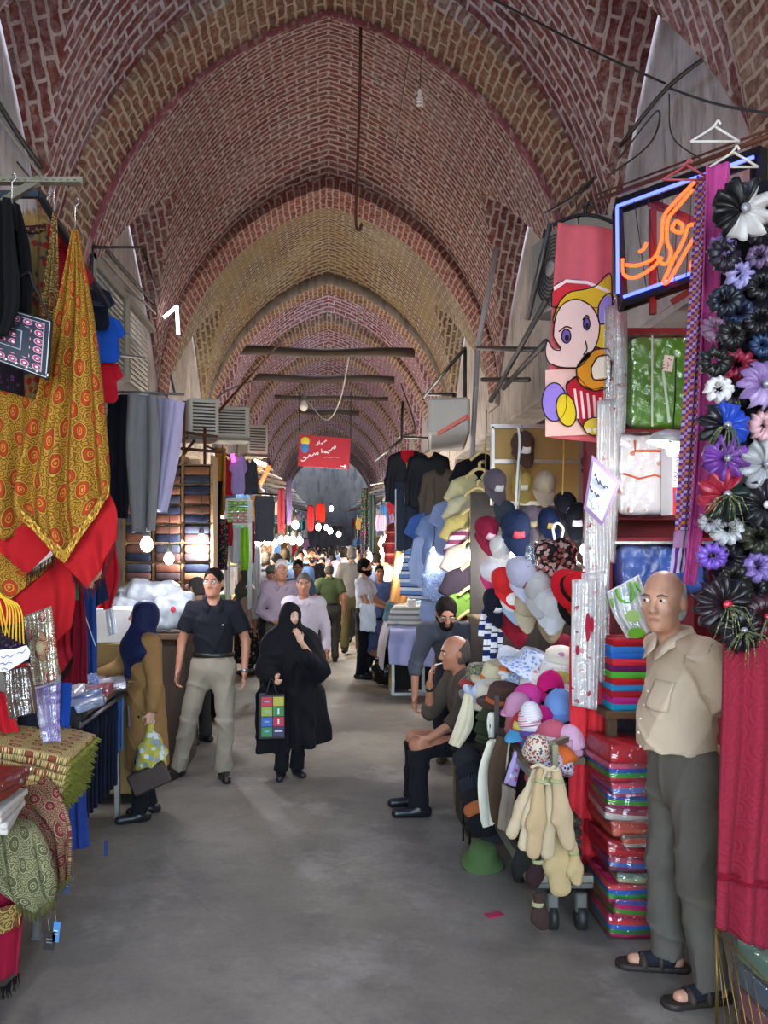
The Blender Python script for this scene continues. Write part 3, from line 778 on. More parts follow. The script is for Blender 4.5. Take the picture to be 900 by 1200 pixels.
# --- lamps
GLOW = {}
def bulb(loc, label, cord_top=None, power=60, spiral=False, size=.04, c='f4f6ff', group=None, shade=None, strength=22, lamp=True):
    t = thing('light_bulb' if not shade else 'reflector_lamp', label, 'lamp', loc, 0, group)
    b = MB()
    if spiral:
        pts = []
        for i in range(73):
            a = i/72*PI*6; pts.append((math.cos(a)*.022, math.sin(a)*.022, -.012-.085*i/72))
        b.tube(pts, .0075, 7)
    else: b.lathe([(0, -size*1.9), (size*.55, -size*1.75), (size*.95, -size*1.1), (size, -size*.75), (size*.8, -size*.2), (size*.42, size*.35), (size*.35, size*.6)], n=16)
    b.build('globe', glow(c, strength), t, False)
    b = MB(); s = size if not spiral else .03
    b.lathe([(s*.5, s*.4 if not spiral else -.012), (s*.62, s*.6), (s*.62, s*1.2), (s*.4, s*1.7), (s*.15, s*1.9)], n=12); b.build('socket', paint('d8d6cf' if spiral else '55534e', .5), t, False)
    if cord_top is not None:
        b = MB(); top = np.asarray(cord_top)-np.asarray(loc); b.tube([(0, 0, s*1.8), top*.5+np.array((.004, 0, 0)), top], .004, 6); b.build('cord', paint('2a2826', .6), t, False)
    if shade:
        b = MB(); b.lathe([(.012, .075), (.05, .07), (.10, .045), (.125, .0), (.122, .0), (.095, .04), (.05, .062), (.012, .066)], n=28, R=Ry(.2)); b.build('reflector', shade, t, False)
    if lamp:
        ld = bpy.data.lights.new('bulb_light', 'POINT'); ld.energy = power; ld.shadow_soft_size = size*1.2; ld.color = lin(tuple(int(c[i:i+2], 16)/255 for i in (0, 2, 4)))
        lo = bpy.data.objects.new('bulb_light', ld); COL.objects.link(lo); lo.parent = t; lo.location = (0, -.02, -size*2.6)
    return t
def bars(name, m, segs, label=None, cat=None, parent=None, r=.012, square=False, group=None):
    b = MB()
    for s in segs:
        a, c = np.asarray(s[0], float), np.asarray(s[1], float); rr = s[2] if len(s) > 2 else r
        if square: b.box((a+c)/2, (rr*2, rr*2, np.linalg.norm(c-a)), align(c-a))
        else: b.tube([a, c], rr, 8)
    return tag(b.build(name, m, parent), label, cat, group)
def table(label, x0, x1, y0, y1, z, name='display_table', top=None, leg=None, legr=.018, shelf=None, cat='table'):
    t = thing(name, label, cat, ((x0+x1)/2, (y0+y1)/2, 0))
    b = MB(); b.box(((x0+x1)/2, (y0+y1)/2, z-.02), (x1-x0, y1-y0, .04), None, .006); b.build('table_top', top or wood('8a6c4a', '5e4630', 1), t)
    for x in (x0+.04, x1-.04):
        for y in (y0+.05, y1-.05):
            b = MB(); b.box((x, y, (z-.04)/2), (legr*2, legr*2, z-.04), None, .004); b.box((x, y, .006), (legr*2.6, legr*2.6, .012), None, .002); b.build('leg', leg or metal('9a9a98', .4), t)
    if shelf:
        b = MB(); b.box(((x0+x1)/2, (y0+y1)/2, shelf), (x1-x0-.05, y1-y0-.05, .025)); b.build('shelf', top or wood(), t)
    return t
def strokes(name, m, lines, r, parent=None, n=8):
    """brush or neon strokes through points"""
    b = MB()
    for L in lines:
        p = smooth_line(L, 8*max(1, len(L)-1)) if len(L) > 2 else np.asarray(L, float)
        b.tube(p, r, n)
    return b.build(name, m, parent)
# ================================================================ left side, near to far
FILM = film()
CRIM = cloth('8e1424', shine=.1); RED = cloth('a51a20'); MAR = cloth('6d0f22'); BLK = cloth('0d0d10', .85, .4); NAVY = cloth('141a30')
GREY = metal('6d6d6c', .45); DGREY = metal('3c3b3a', .5); RUST = metal('6a4636', .7)
PAIS = paisley(); PAIS2 = paisley('7f6432', '6d3a24', '3a2c18', 'a88a52', .10); BROC = paisley('6e4a3a', '6d1f2c', '4a2a24', '9a7c5a', .055); BROC2 = paisley('6c6846', '4c4a30', '38382a', '8e8966', .06); GOLDR = paisley('a08a52', '7a3f2a', '4a3c20', 'c8b078', .06)
# display rail of perforated steel above the shawls
t = thing('display_rail', 'perforated steel rail with brace jutting out above the paisley shawls', 'rail', tuple(P(40, 215, 3.9)))
b = MB(); a0, a1 = P(-30, 214, 3.9), P(95, 215, 3.9); b.box((a0+a1)/2, (a1[0]-a0[0], .045, .006)); b.box((a0+a1)/2+np.array((0, .022, .018)), (a1[0]-a0[0], .005, .04)); b.build('rail_bar', metal('8d8878', .5), t)
b = MB()
for k in range(14): b.lathe([(.009, 0), (.009, .003)], tuple(P(-20+k*8.3, 213, 3.9)+np.array((0, -.0, .004))), 8, Rx(0))
b.build('hole', paint('25221f'), t)
bars('brace', metal('7b776a', .5), [(P(-12, 247, 3.9), P(48, 210, 3.9))], parent=t, r=.016, square=True)
bars('side_bar', metal('3a4048', .5), [(P(-30, 228, 3.92), P(46, 228, 3.92)), (P(46, 228, 3.92), P(126, 358, 5.1)), (P(100, 355, 5.1), P(126, 358, 5.1))], parent=t, r=.014, square=True)
for (x, y, Y) in ((63, 225, 4.0), (88, 250, 4.0), (55, 240, 4.2), (14, 222, 3.7)):
    b = MB(); p = P(x, y, Y); b.tube([p+np.array((.0, 0, .06)), p+np.array((.012, 0, .075)), p+np.array((.02, 0, .05)), p+np.array((.0, 0, .03)), p+np.array((0, 0, -.09))], .003, 6); b.build('hook', metal('bdbdbd', .25), t)
# black velvet garments
o = sheet('velvet_dress', BLK, [px([(-25, 236), (12, 232)], 3.6), px([(-30, 300), (18, 290)], 3.6), px([(-30, 370), (22, 350)], 3.6), px([(-30, 398), (10, 392)], 3.6)], None, 'long black velvet dress hanging at the far left under the rail', 'dress', nf=2.5, amp=.05, seed=1)
o = sheet('velvet_coat', BLK, [px([(4, 238), (14, 235), (22, 240)], 3.75), px([(2, 300), (33, 290)], 3.75), px([(2, 350), (36, 345)], 3.75), px([(-5, 392), (33, 392)], 3.75)], None, 'black velvet coat hanging in front of the fringed rug', 'coat', nf=2.5, amp=.04, seed=4)
strokes('strap', BLK, [px([(4, 262), (6, 244), (10, 240), (16, 246), (18, 270)], 3.7)], .012, o)
sheet('plum_cloth', floral('1d141e', '4a2a50', '2a2038', 40, .35, 'UV'), [px([(-30, 380), (46, 395)], 4.3), px([(-30, 430), (44, 440)], 4.3), px([(-30, 490), (40, 480)], 4.3)], None, 'dark plum print cloth hanging behind the navy patterned bag', 'cloth', nf=2, amp=.02, seed=2)
# fringed rug
t = sheet('wall_rug', floral('6b5836', '7d1f1c', '2c3038', 26, .42, 'UV'), [px([(20, 266), (56, 262)], 4.15), px([(24, 340), (55, 330)], 4.15), px([(30, 470), (58, 460)], 4.15)], None, 'small floral rug with straw fringe hanging behind the black coat', 'rug', nf=1.5, amp=.03, seed=2, thick=.012)
fringe('fringe', cloth('b08f58'), px([(20, 266), (56, 262)], 4.14), .07, t, 60, 3, (0, -.15, 1), .003)
sheet('rug_edging', floral('3c1420', '6d5a30', None, 60, .4, 'UV'), [px([(20, 266), (54, 263)], 4.13), px([(20, 274), (54, 271)], 4.13)], t, nf=1.5, amp=.01)
sheet('crimson_shirt', cloth('84101f'), [px([(52, 262), (70, 266)], 4.5), px([(52, 290), (88, 290)], 4.5), px([(50, 340), (108, 326)], 4.5), px([(55, 420), (100, 335)], 4.5)], None, 'crimson shirt hanging behind the two peaked shawls', 'shirt', nf=2, amp=.03, seed=5)
# peaked paisley shawls
o = sheet('paisley_shawl', PAIS2, [px([(62, 250), (66, 250)], 4.05), px([(54, 310), (69, 310)], 4.05), px([(44, 380), (71, 380)], 4.02), px([(46, 450), (80, 450)], 4.02), px([(40, 540), (80, 540)], 4.02)], None, 'dull brown paisley shawl hanging by its tip, left of the orange one', 'shawl', nf=2.5, amp=.035, seed=6)
SH = [px([(85, 270), (91, 270)], 3.95), px([(68, 360), (108, 360)], 3.93), px([(44, 470), (121, 470)], 3.9), px([(20, 575), (62, 590), (129, 555)], 3.88), px([(22, 604), (75, 659), (128, 580)], 3.88)]
o = sheet('paisley_shawl', PAIS, SH, None, 'large gold and orange paisley shawl hung by its tip, showing a red hem', 'shawl', nf=3.2, amp=.055, seed=8, nu=70, nv=60, top=.15)
sheet('shawl_border', floral('9a7428', '6a2a14', 'd8b24e', 70, .45, 'UV'), [px([(20.5, 592), (75, 645), (128.5, 567)], 3.85), px([(22, 605), (75, 660), (128, 581)], 3.85)], o, nf=3.2, amp=.012, seed=8, nu=70, nv=8)
sheet('red_hem', RED, [px([(24, 600), (75, 652), (127, 575)], 3.92), px([(60, 640), (86, 672), (137, 600)], 3.91), px([(80, 668), (104, 690), (136, 632)], 3.9)], o, nf=2.2, amp=.03, seed=9)
fringe('fringe', cloth('4a1c1c'), px([(84, 672), (106, 691), (122, 668), (135, 634)], 3.9), .05, o, 36, 2)
o = sheet('paisley_shawl', PAIS, [px([(-30, 450), (50, 470)], 4.1), px([(-30, 540), (48, 540)], 4.08), px([(-30, 596), (8, 634), (60, 586)], 4.05)], None, 'gold paisley shawl hanging under the black bag, half hidden by the largest shawl', 'shawl', nf=2, amp=.05, seed=11)
sheet('red_hem', RED, [px([(-30, 590), (8, 630), (60, 582)], 4.07), px([(-10, 640), (32, 672), (66, 640)], 4.06)], o, nf=2, amp=.02, seed=12)
fringe('fringe', cloth('2a1a14'), px([(31, 673), (48, 660), (66, 648)], 4.04), .06, o, 30, 5)
o = sheet('paisley_shawl', PAIS, [px([(-30, 610), (30, 640)], 4.2), px([(-30, 660), (40, 670)], 4.18), px([(-30, 690), (10, 706), (66, 656)], 4.16)], None, 'lowest gold paisley shawl, with a broad red lower half beside the tassels', 'shawl', nf=2, amp=.04, seed=13)
sheet('red_hem', RED, [px([(-30, 686), (10, 700), (76, 645)], 4.2), px([(-10, 720), (40, 735), (88, 690)], 4.19), px([(-10, 790), (40, 780), (84, 735)], 4.19)], o, nf=2.4, amp=.04, seed=14)
o = sheet('fringed_scarf', cloth('8b1626'), [px([(62, 650), (76, 646)], 4.3), px([(62, 700), (80, 690)], 4.3), px([(66, 760), (82, 755)], 4.3), px([(72, 790), (86, 768)], 4.3)], None, 'dark red scarf with a gold band and black fringe beside the wrapped rug', 'scarf', nf=1.6, amp=.02, seed=15)
sheet('gold_band', PAIS2, [px([(63, 715), (79, 700)], 4.27), px([(65, 738), (79, 728)], 4.27)], o, nf=1, amp=.01)
fringe('fringe', cloth('1d1210'), px([(72, 790), (86, 768)], 4.28), .06, o, 22, 6)
sheet('velvet_drape', MAR, [px([(76, 668), (96, 676)], 4.45), px([(74, 740), (102, 740)], 4.45), px([(72, 803), (104, 800)], 4.45)], None, 'plain burgundy velvet cloth hanging under the largest shawl', 'cloth', nf=2, amp=.03, seed=16)
sheet('cotton_cloth', cloth('12694a'), [px([(76, 684), (92, 684)], 4.35), px([(76, 704), (92, 703)], 4.35)], None, 'small green cloth peeping out under the largest shawl', 'cloth', nf=1, amp=.01)
o = sheet('track_trousers', cloth('1d3a78'), [px([(97, 688), (112, 690)], 4.75), px([(98, 740), (113, 740)], 4.75), px([(102, 790), (113, 788)], 4.75)], None, 'blue track trousers with pale piping beside the burgundy cloth', 'trousers', nf=1, amp=.02, seed=17)
strokes('piping', cloth('b8c4dd'), [px([(98, 716), (106, 740), (112, 757)], 4.72)], .003, o)
sheet('cotton_shorts', cloth('18223f'), [px([(110, 682), (122, 676)], 4.9), px([(112, 712), (127, 702)], 4.9)], None, 'navy shorts hanging under the shawl fringe', 'shorts', nf=1, amp=.02)
sheet('cotton_shirt', cloth('b11c2c'), [px([(118, 640), (134, 632)], 5.1), px([(120, 690), (140, 672)], 5.1), px([(121, 715), (131, 712)], 5.1)], None, 'red shirt hanging right of the shawl fringe', 'shirt', nf=1.5, amp=.02)
garment('cotton_shirt', 'tee', cloth('1e4fb0'), P(116, 368, 5.3), .3, .45, 'royal blue tee hanging right of the peaked shawl')
garment('cotton_shirt', 'tee', cloth('b81a2a'), P(116, 420, 5.4), .3, .42, 'red tee hanging below the royal blue one')
garment('cotton_shirt', 'tee', cloth('151a28'), P(106, 335, 5.2), .3, .4, 'navy tee hanging above the royal blue one')
# navy patterned bag with straps
t = NT('mirror_work'); uv = t.coord('UV'); sp = t.n('SeparateXYZ'); t.l(uv, sp.inputs[0])
d = t.math('MINIMUM', t.math('MINIMUM', sp.outputs[0], t.math('SUBTRACT', 1, sp.outputs[0])), t.math('MINIMUM', sp.outputs[1], t.math('SUBTRACT', 1, sp.outputs[1])))
vo = t.n('TexVoronoi'); t.l(t.mapping(uv, (7, 7, 1), (0, 0, 0), (0, 0, 0)), vo.inputs['Vector']); vo.inputs['Randomness'].default_value = 0; vo.inputs['Scale'].default_value = 1
fl = t.ramp(vo.outputs['Distance'], [(0, hx('d8d4d0')), (.12, hx('8c2050')), (.3, hx('c98aa8')), (.38, hx('141d2c'))], 'CONSTANT')
inb = t.ramp(d, [(0, hx('10141f')), (.02, hx('c0c4c8')), (.032, hx('10141f')), (.085, hx('9aa0a8')), (.095, (0, 0, 0)), (.1, (1, 1, 1)), (.24, (0, 0, 0)), (.33, hx('8790a0')), (.345, hx('141d2c')), (.4, (1, 1, 1))], 'CONSTANT')
flm = t.ramp(d, [(0, (0, 0, 0)), (.1, (1, 1, 1)), (.24, (0, 0, 0)), (.4, (1, 1, 1))], 'CONSTANT')
t.col(t.mix(flm, t.mix(t.ramp(d, [(0, (0, 0, 0)), (.24, (1, 1, 1)), (.33, (0, 0, 0)), (.345, (1, 1, 1))], 'CONSTANT'), inb, hx('16202c')), fl)); t.rough(.6)
A, B_, C_, D_ = P(-34, 352, 3.7), P(62, 377, 3.7), P(57, 446, 3.66), P(-40, 409, 3.66)
u = np.linspace(0, 1, 24); G = np.array([[(A*(1-x)+B_*x)*(1-y)+(D_*(1-x)+C_*x)*y+np.array((0, -.02*math.sin(PI*x)*math.sin(PI*y), 0)) for x in u] for y in u])
U = np.stack(np.meshgrid(u, u), -1); b = MB(); b.grid(G, U, .02); o = b.build('cloth_bag', t.m); tag(o, 'square navy bag with white border and pink flowers, hanging tilted over the shawls', 'bag')
strokes('strap', paint('1a1714'), [px([(-10, 356), (30, 320), (40, 335), (60, 376)], 3.72)], .005, o)
b = MB()
for i in range(9):
    p = D_*(1-i/8)+C_*(i/8)+np.array((0, -.02, .02)); b.ell(p, (.008, .004, .008))
b.build('sequin', metal('dfe6ee', .1), o)
# pouch with yellow cords, handwritten sign, wrapped rugs
o = sheet('sequin_pouch', floral('181018', '5a3a60', '2a2030', 90, .4, 'UV'), [px([(-20, 738), (28, 728)], 3.55), px([(-20, 765), (34, 760)], 3.52), px([(-20, 785), (36, 776)], 3.55)], None, 'black sequined pouch with yellow tassel cords', 'pouch', nf=4, amp=.02, seed=3)
strokes('tassel_cord', cloth('c9a12e'), [px([(-4, 688+i*2), (8+i*3, 712), (14+i*4.4-8, 745+i*2)], 3.5) for i in range(6)]+[px([(-4, 692), (-6+i*5, 742)], 3.5) for i in range(4)], .0035, o)
PAPER = paint('dcdbe0', .8, 0, .04, 6); INKP = paint('4a4a86', .6)
o = sheet('paper_sign', PAPER, [px([(-25, 764), (20, 760), (31, 756)], 3.42), px([(-25, 775), (20, 772), (35, 764)], 3.41), px([(-25, 790), (8, 787), (33, 772)], 3.42)], None, 'white paper sign with handwriting pinned over the brown packet', 'sign', nf=1, amp=.005, thick=.002)
strokes('handwriting', INKP, [px([(1, 769), (4, 771), (8, 768), (12, 770), (16, 767), (19, 768)], 3.395), px([(20, 766), (23, 764), (26, 765), (30, 761)], 3.395), px([(0, 778), (4, 777), (6, 779), (10, 776), (14, 777)], 3.395), px([(2, 785), (5, 783), (9, 785)], 3.395)], .0018, o, 5)
RUGP = paisley('8f7a5c', '8a3a2c', '5a4030', 'b9a37c', .07)
def packet(name, m, rows, label, cat, parent=None, seed=0):
    o = sheet(name, m, rows, None, label, cat, nf=1, amp=.008, thick=.022, seed=seed)
    sheet('clear_wrapper', FILM, [[p+np.array((0, -.022, 0)) for p in r] for r in rows], o, nf=2.5, amp=.012, thick=.002, seed=seed+1, top=1)
    return o
o = packet('wrapped_rug', RUGP, [px([(28, 722), (60, 710)], 3.72), px([(33, 770), (66, 765)], 3.72), px([(38, 806), (68, 796)], 3.72)], 'small red and cream rug in clear plastic hanging beside the sign', 'rug')
sheet('medallion', paisley('8a3a2c', 'b9a37c', '5a2018', 'c9b48c', .05), [px([(46, 742), (50, 741)], 3.695), px([(42, 758), (57, 756)], 3.69), px([(48, 776), (52, 775)], 3.695)], o, nf=1, amp=.002)
packet('wrapped_cloth', floral('8a78b8', 'a896cc', '6a5a9a', 50, .4, 'UV'), [px([(40, 808), (70, 800)], 3.8), px([(46, 835), (70, 830)], 3.8), px([(52, 870), (71, 868)], 3.8)], 'glittery purple cloth in clear plastic below the wrapped rug', 'cloth', None, 3)
packet('wrapped_cloth', cloth('4a372c'), [px([(4, 785), (34, 780)], 3.6), px([(8, 810), (40, 805)], 3.6), px([(12, 842), (44, 834)], 3.6)], 'brown cloth in clear plastic below the paper sign', 'cloth', None, 5)
sheet('blue_cloth', cloth('1c46a0'), [px([(70, 800), (84, 800)], 4.2), px([(70, 870), (80, 865)], 4.2)], None, 'bright blue cloth hanging right of the glittery purple packet', 'cloth', nf=1, amp=.015)
sheet('red_cloth', cloth('a01420'), [px([(-20, 800), (4, 812)], 3.9), px([(-20, 830), (14, 838)], 3.9), px([(-20, 858), (22, 858)], 3.9)], None, 'red cloth bunched at the left edge above the gold runners', 'cloth', nf=2, amp=.03)
sheet('dark_cloth', cloth('181a26'), [px([(20, 830), (60, 820)], 4.1), px([(20, 865), (60, 860)], 4.1)], None, 'black cloth hanging behind the purple packet', 'cloth', nf=2, amp=.02)
# front stall table and its stacks
table('long stall table on steel legs carrying the stacked gold runners', -2.0, -1.36, 2.7, 4.15, .8)
for i in range(8):
    zc = 1.035-.034*i; m = paisley('a08a52', '7a3f2a', '4a3c20', 'c8b078', .06, rot=.2*i); y0 = 3.78
    rows = []
    for k in range(9):
        u_ = k/8; x = -1.78+.64*u_*(1-.012*i); z = zc-.012-.09*u_**2.2*(1-.02*i)+.004*math.sin(i*2+k)
        rows.append([(x, y0-.05, z), (x, y0+.4, z+.01)])
    o = sheet('table_runner', m, rows, None, 'folded gold brocade runner with green fringe, '+ORD[i]+' of the stack', 'table runner', 'gold runners in the fanned stack', nf=2, amp=.004, seed=i, thick=.027, nu=14, nv=20)
    fringe('fringe', cloth('6f7030'), [rows[-1][0], rows[-1][1]], .03, o, 30, i, (.9, -.1, -.5), .004)
for i in range(6):
    z = .79+.026*(5-i) if i > 1 else .79+.04+.026*4+.04*(1-i)-.02
    m = [paisley('9a6a4a', '8a2c20', '3c2418', 'c8a878', .09), paisley('a8784a', '7a2c20', '2c2440', 'd0b080', .12)][i] if i < 2 else paint('b5afa6', .9, 0, .1, 30, .3)
    folded('folded_tablecloth', m, (-1.41-.01*(i % 2), 3.35, z), (.36, .3, .035 if i < 2 else .024), (0, 0, .06*(i-2)), ['patterned tablecloth in clear plastic, topmost of the low pile at the left edge', 'red and orange patterned tablecloth, second in the low pile at the left edge'][i] if i < 2 else 'cream folded tablecloth edge, '+ORD[i]+' of the low pile at the left edge', 'tablecloth', 'low pile of tablecloths at the left edge', FILM if i == 0 else None, 1)
def over_edge(name, m, label, xa, xb, pts, seed, thick=.012, nf=3, amp=.02, parent=None):
    """cloth lying on a table and falling over its aisle edge; pts = (x, z) profile, swept in depth"""
    rows = [[(x, xa, z), (x+.02, xb, z+.01)] for x, z in pts]
    return sheet(name, m, rows, parent, label, 'brocade cloth', nf=nf, amp=amp, seed=seed, thick=thick, nu=30, nv=40)
o = sheet('brocade_shawl', BROC, [px([(-30, 950), (40, 915), (52, 905)], 3.75), px([(-20, 965), (50, 940), (66, 925)], 3.66), px([(30, 975), (68, 975), (82, 965)], 3.6), px([(44, 1010), (72, 1012), (84, 1000)], 3.6), px([(56, 1030), (72, 1034), (82, 1024)], 3.62)], None, 'maroon and gold brocade shawl draped over the table corner', 'shawl', nf=3, amp=.03, seed=21, thick=.014)
fringe('fringe', cloth('5f5c30'), px([(56, 1030), (72, 1034), (82, 1024)], 3.62), .045, o, 26, 8, (0, 0, -1), .004)
o = sheet('brocade_shawl', BROC2, [px([(-30, 962), (20, 960), (40, 962)], 3.5), px([(-30, 985), (30, 975), (52, 985)], 3.42), px([(-25, 1020), (40, 1005), (60, 1010)], 3.4), px([(-20, 1028), (30, 1050), (66, 1040)], 3.42), px([(20, 1055), (40, 1068), (66, 1050)], 3.46)], None, 'olive paisley brocade shawl draped in front of the maroon one', 'shawl', nf=2.6, amp=.035, seed=23, thick=.014)
fringe('fringe', cloth('4d4a28'), px([(20, 1055), (40, 1068), (66, 1050)], 3.46), .05, o, 40, 9, (0, 0, -1), .004)
o = sheet('table_skirt', cloth('85122a'), [px([(-40, 1035), (30, 1040)], 3.6), px([(-40, 1100), (26, 1100)], 3.58), px([(-40, 1165), (22, 1140)], 3.56)], None, 'crimson cloth with gold band hanging to the floor at the left edge', 'cloth', nf=2.5, amp=.03, seed=24)
sheet('gold_band', PAIS2, [px([(-40, 1070), (28, 1058)], 3.52), px([(-40, 1110), (25, 1085)], 3.52)], o, nf=2.5, amp=.03, seed=24)
fringe('fringe', cloth('0d0a0a'), px([(-40, 1165), (5, 1156), (22, 1140)], 3.55), .06, o, 60, 10)
for (x, y, w_, h_, c, lb) in ((58, 1102, 13, 22, '2a2624', 'black swing tag hanging by a thread below the olive shawl'), (66, 1092, 8, 24, '4b86c0', 'pale blue swing tag hanging just right of the black tag'), (77, 1036, 10, 20, '2f4a80', 'dark blue swing tag hanging under the maroon shawl')):
    Yt = 3.72; p = P(x, y, Yt); b = MB(); b.box(p, (w_*Yt/1000, .003, h_*Yt/1000), Ry(.12)); o = b.build('swing_tag', paint(c, .5)); tag(o, lb, 'tag')
    strokes('thread', paint('b0a080'), [[p+np.array((0, 0, h_*Yt/2000)), p+np.array((-.01, .01, .09))]], .0012, o)
    b = MB(); 
    for k in range(2): b.box(p+np.array((0, -.003, -.008+.014*k)), (w_*Yt/1800, .002, .004), Ry(.12))
    b.build('print', paint('8c8a88' if c == '2a2624' else 'dfe6ee', .6), o)
b = MB(); b.box(P(77, 1092, 4.35), (.12, .3, .02), Rz(.5), .004); tag(b.build('wooden_offcut', wood()), 'short wooden board lying on the floor under the stall', 'board')
# jeans stall
table('clothes stall table on thin steel legs with jeans hanging from its edge', -2.1, -1.42, 4.75, 5.95, .92)
bars('hanging_rail', GREY, [((-1.38, 4.72, .88), (-1.38, 5.98, .88)), ((-1.38, 5.92, .88), (-1.42, 5.92, .9)), ((-1.38, 4.78, .88), (-1.42, 4.78, .9))], 'steel rail along the edge of the jeans stall', 'rail', r=.012)
for i in range(10):
    Y = 4.98+.095*i; c = ['12172a', '0f1424', '131a2e', '10131f', '141b30', '0e1322', '121829', '16203a', '3a5a8c', '4a6ea6'][i]; l_ = .74 if i < 8 else .5
    garment('denim_trousers', 'trousers', cloth(c, weave=300), (-1.415, Y, .885), PI/2+.35, l_*.78, ('dark' if i < 8 else 'faded blue')+' jeans on the stall edge rail, '+ORD[i].replace(' from the top', ' counting from the front').replace('topmost', 'frontmost')+' pair', None, 'jeans along the stall edge', sx=.62)
sheet('work_trousers', cloth('2b3f86'), [px([(80, 858), (92, 858)], 4.72), px([(80, 920), (99, 915)], 4.7), px([(84, 995), (104, 992)], 4.7)], None, 'bright blue work trousers hanging at the near end of the jeans', 'trousers', nf=1.5, amp=.02, seed=3, thick=.02)
b = MB(); p = P(124, 994, 5.0); b.box(p, (.02, .003, .09)); tag(b.build('swing_tag', paint('1f3a78', .5)), 'narrow blue swing tag hanging under the dark jeans', 'tag')
pk = ['9fb4d8', 'c9a8b8', '7f9bd0', 'e2e2e6', 'b05060', '8fb0c8', 'd8d4da', '6f8fce']
for i in range(8):
    x = -1.52-.16*(i % 2)-.03*(i % 3); y = 4.95+.24*(i//2); z = .925+.05*((i*3) % 3)*.8+.03*(i % 2)
    folded('shirt_packet', floral(pk[i], 'e8e8ee', '8090b8', 30, .25) if i % 2 else cloth(pk[i]), (x, y, z), (.34, .28, .05), (.06*(i % 2), -.10, .3*(i-3)*.3), ['pale blue', 'pink printed', 'mid blue', 'white printed', 'dusty red', 'sky blue printed', 'off white', 'cornflower printed'][i]+' shirt in clear plastic on the jeans stall', 'packet', None, FILM, 2)
for i in range(5):
    sheet('folded_trousers', cloth('2c2b2e'), [[P(84+i*1.5, 828+i*4, 4.75-.0*i), P(101+i*.5, 824+i*5, 5.0)], [P(84+i*1.5, 850+i*2, 4.7), P(102-i*2, 842+i*4, 4.95)]], None, 'folded charcoal trousers hung over the stall edge, '+['outermost', 'second', 'third', 'fourth', 'innermost'][i]+' of the bunch', 'trousers', 'charcoal trousers bunch', nf=1, amp=.01, seed=i, thick=.012, nu=12, nv=8)
# brown cabinet on castors with white cartons
t = thing('wheeled_cabinet', 'tan cardboard cabinet on castors behind the woman in the brown coat', 'cabinet', (-1.62, 6.45, 0))
b = MB(); b.box((-1.62, 6.45, .62), (.5, .5, 1.1), None, .01); b.build('body', paint('8a6f45', .8, 0, .15, 3), t)
b = MB(); b.box((-1.62, 6.193, .80), (.46, .012, .012)); b.box((-1.62, 6.193, .62), (.012, .012, .36)); b.build('seam', paint('5a4528'), t)
for s in (-1, 1):
    b = MB(); b.tube([(-1.62+s*.2-.014, 6.27, .045), (-1.62+s*.2+.014, 6.27, .045)], .045, 14); b.box((-1.62+s*.2, 6.27, .075), (.05, .03, .03)); b.build('castor', paint('222222', .4), t)
carton('carton', paint('d6d4cf', .7, 0, .05, 4), (-1.62, 6.35, 1.17), (.36, .3, .24), 'plain white carton on the tan cabinet', .1)
packet('shirt_packet', cloth('c6cede'), [px([(122, 708), (132, 706)], 6.0), px([(128, 745), (137, 742)], 6.0)], 'white packet leaning on the white carton', 'packet')
sheet('red_cloth', cloth('a3161f'), [px([(111, 700), (122, 706)], 6.3), px([(111, 738), (126, 734)], 6.3)], None, 'red cloth behind the white carton', 'cloth', nf=1.5, amp=.03)
# counter and white plastic bundles behind
t = thing('shop_counter', 'dark wooden counter under the white plastic bundles', 'counter', (-1.62, 7.4, 0))
b = MB(); b.box((-1.62, 7.4, 1.12), (.95, .7, .05), None, .006); b.build('worktop', wood('6a4c32', '3c2a1c', 0), t)
b = MB(); b.box((-1.62, 7.43, .55), (.85, .6, 1.1)); b.build('base', wood('4a3828', '2c2018', 2), t)
for i, (x, y, z, sx, sy, sz, lb) in enumerate(((-1.62, 7.25, 1.15, .2, .15, .14, 'white plastic bundle at the left end of the counter'), (-1.30, 7.2, 1.15, .19, .15, .17, 'white plastic bundle with red seal at the right end of the counter'), (-1.5, 7.3, 1.38, .26, .15, .09, 'loose white plastic bundle lying on top of the other two'))):
    S = Solid(); r = random.Random(i+4); S.box((x, y, z+sz), (sx*.85, sy*.8, sz*.85), .05, Rz(r.uniform(-.3, .3)), .05)
    for k in range(7): S.ell((x+r.uniform(-.8, .8)*sx, y+r.uniform(-.5, .3)*sy, z+sz+r.uniform(-.6, .8)*sz), (.1, .08, .06), None, .05)
    S.cut((0, 0, z), (0, 0, -1)); S.disp(folds(.012, (26, 23, 34), i)); o = solid('plastic_bundle', S, .018, paint('9a9ea4', .4, 0, .08, 20, .2)); tag(o, lb, 'bundle', 'white bundles on the counter')
    if i == 1: b = MB(); b.ell((x+.02, y-.17, z+.2), (.022, .008, .026)); b.build('seal', paint('a02535'), o)
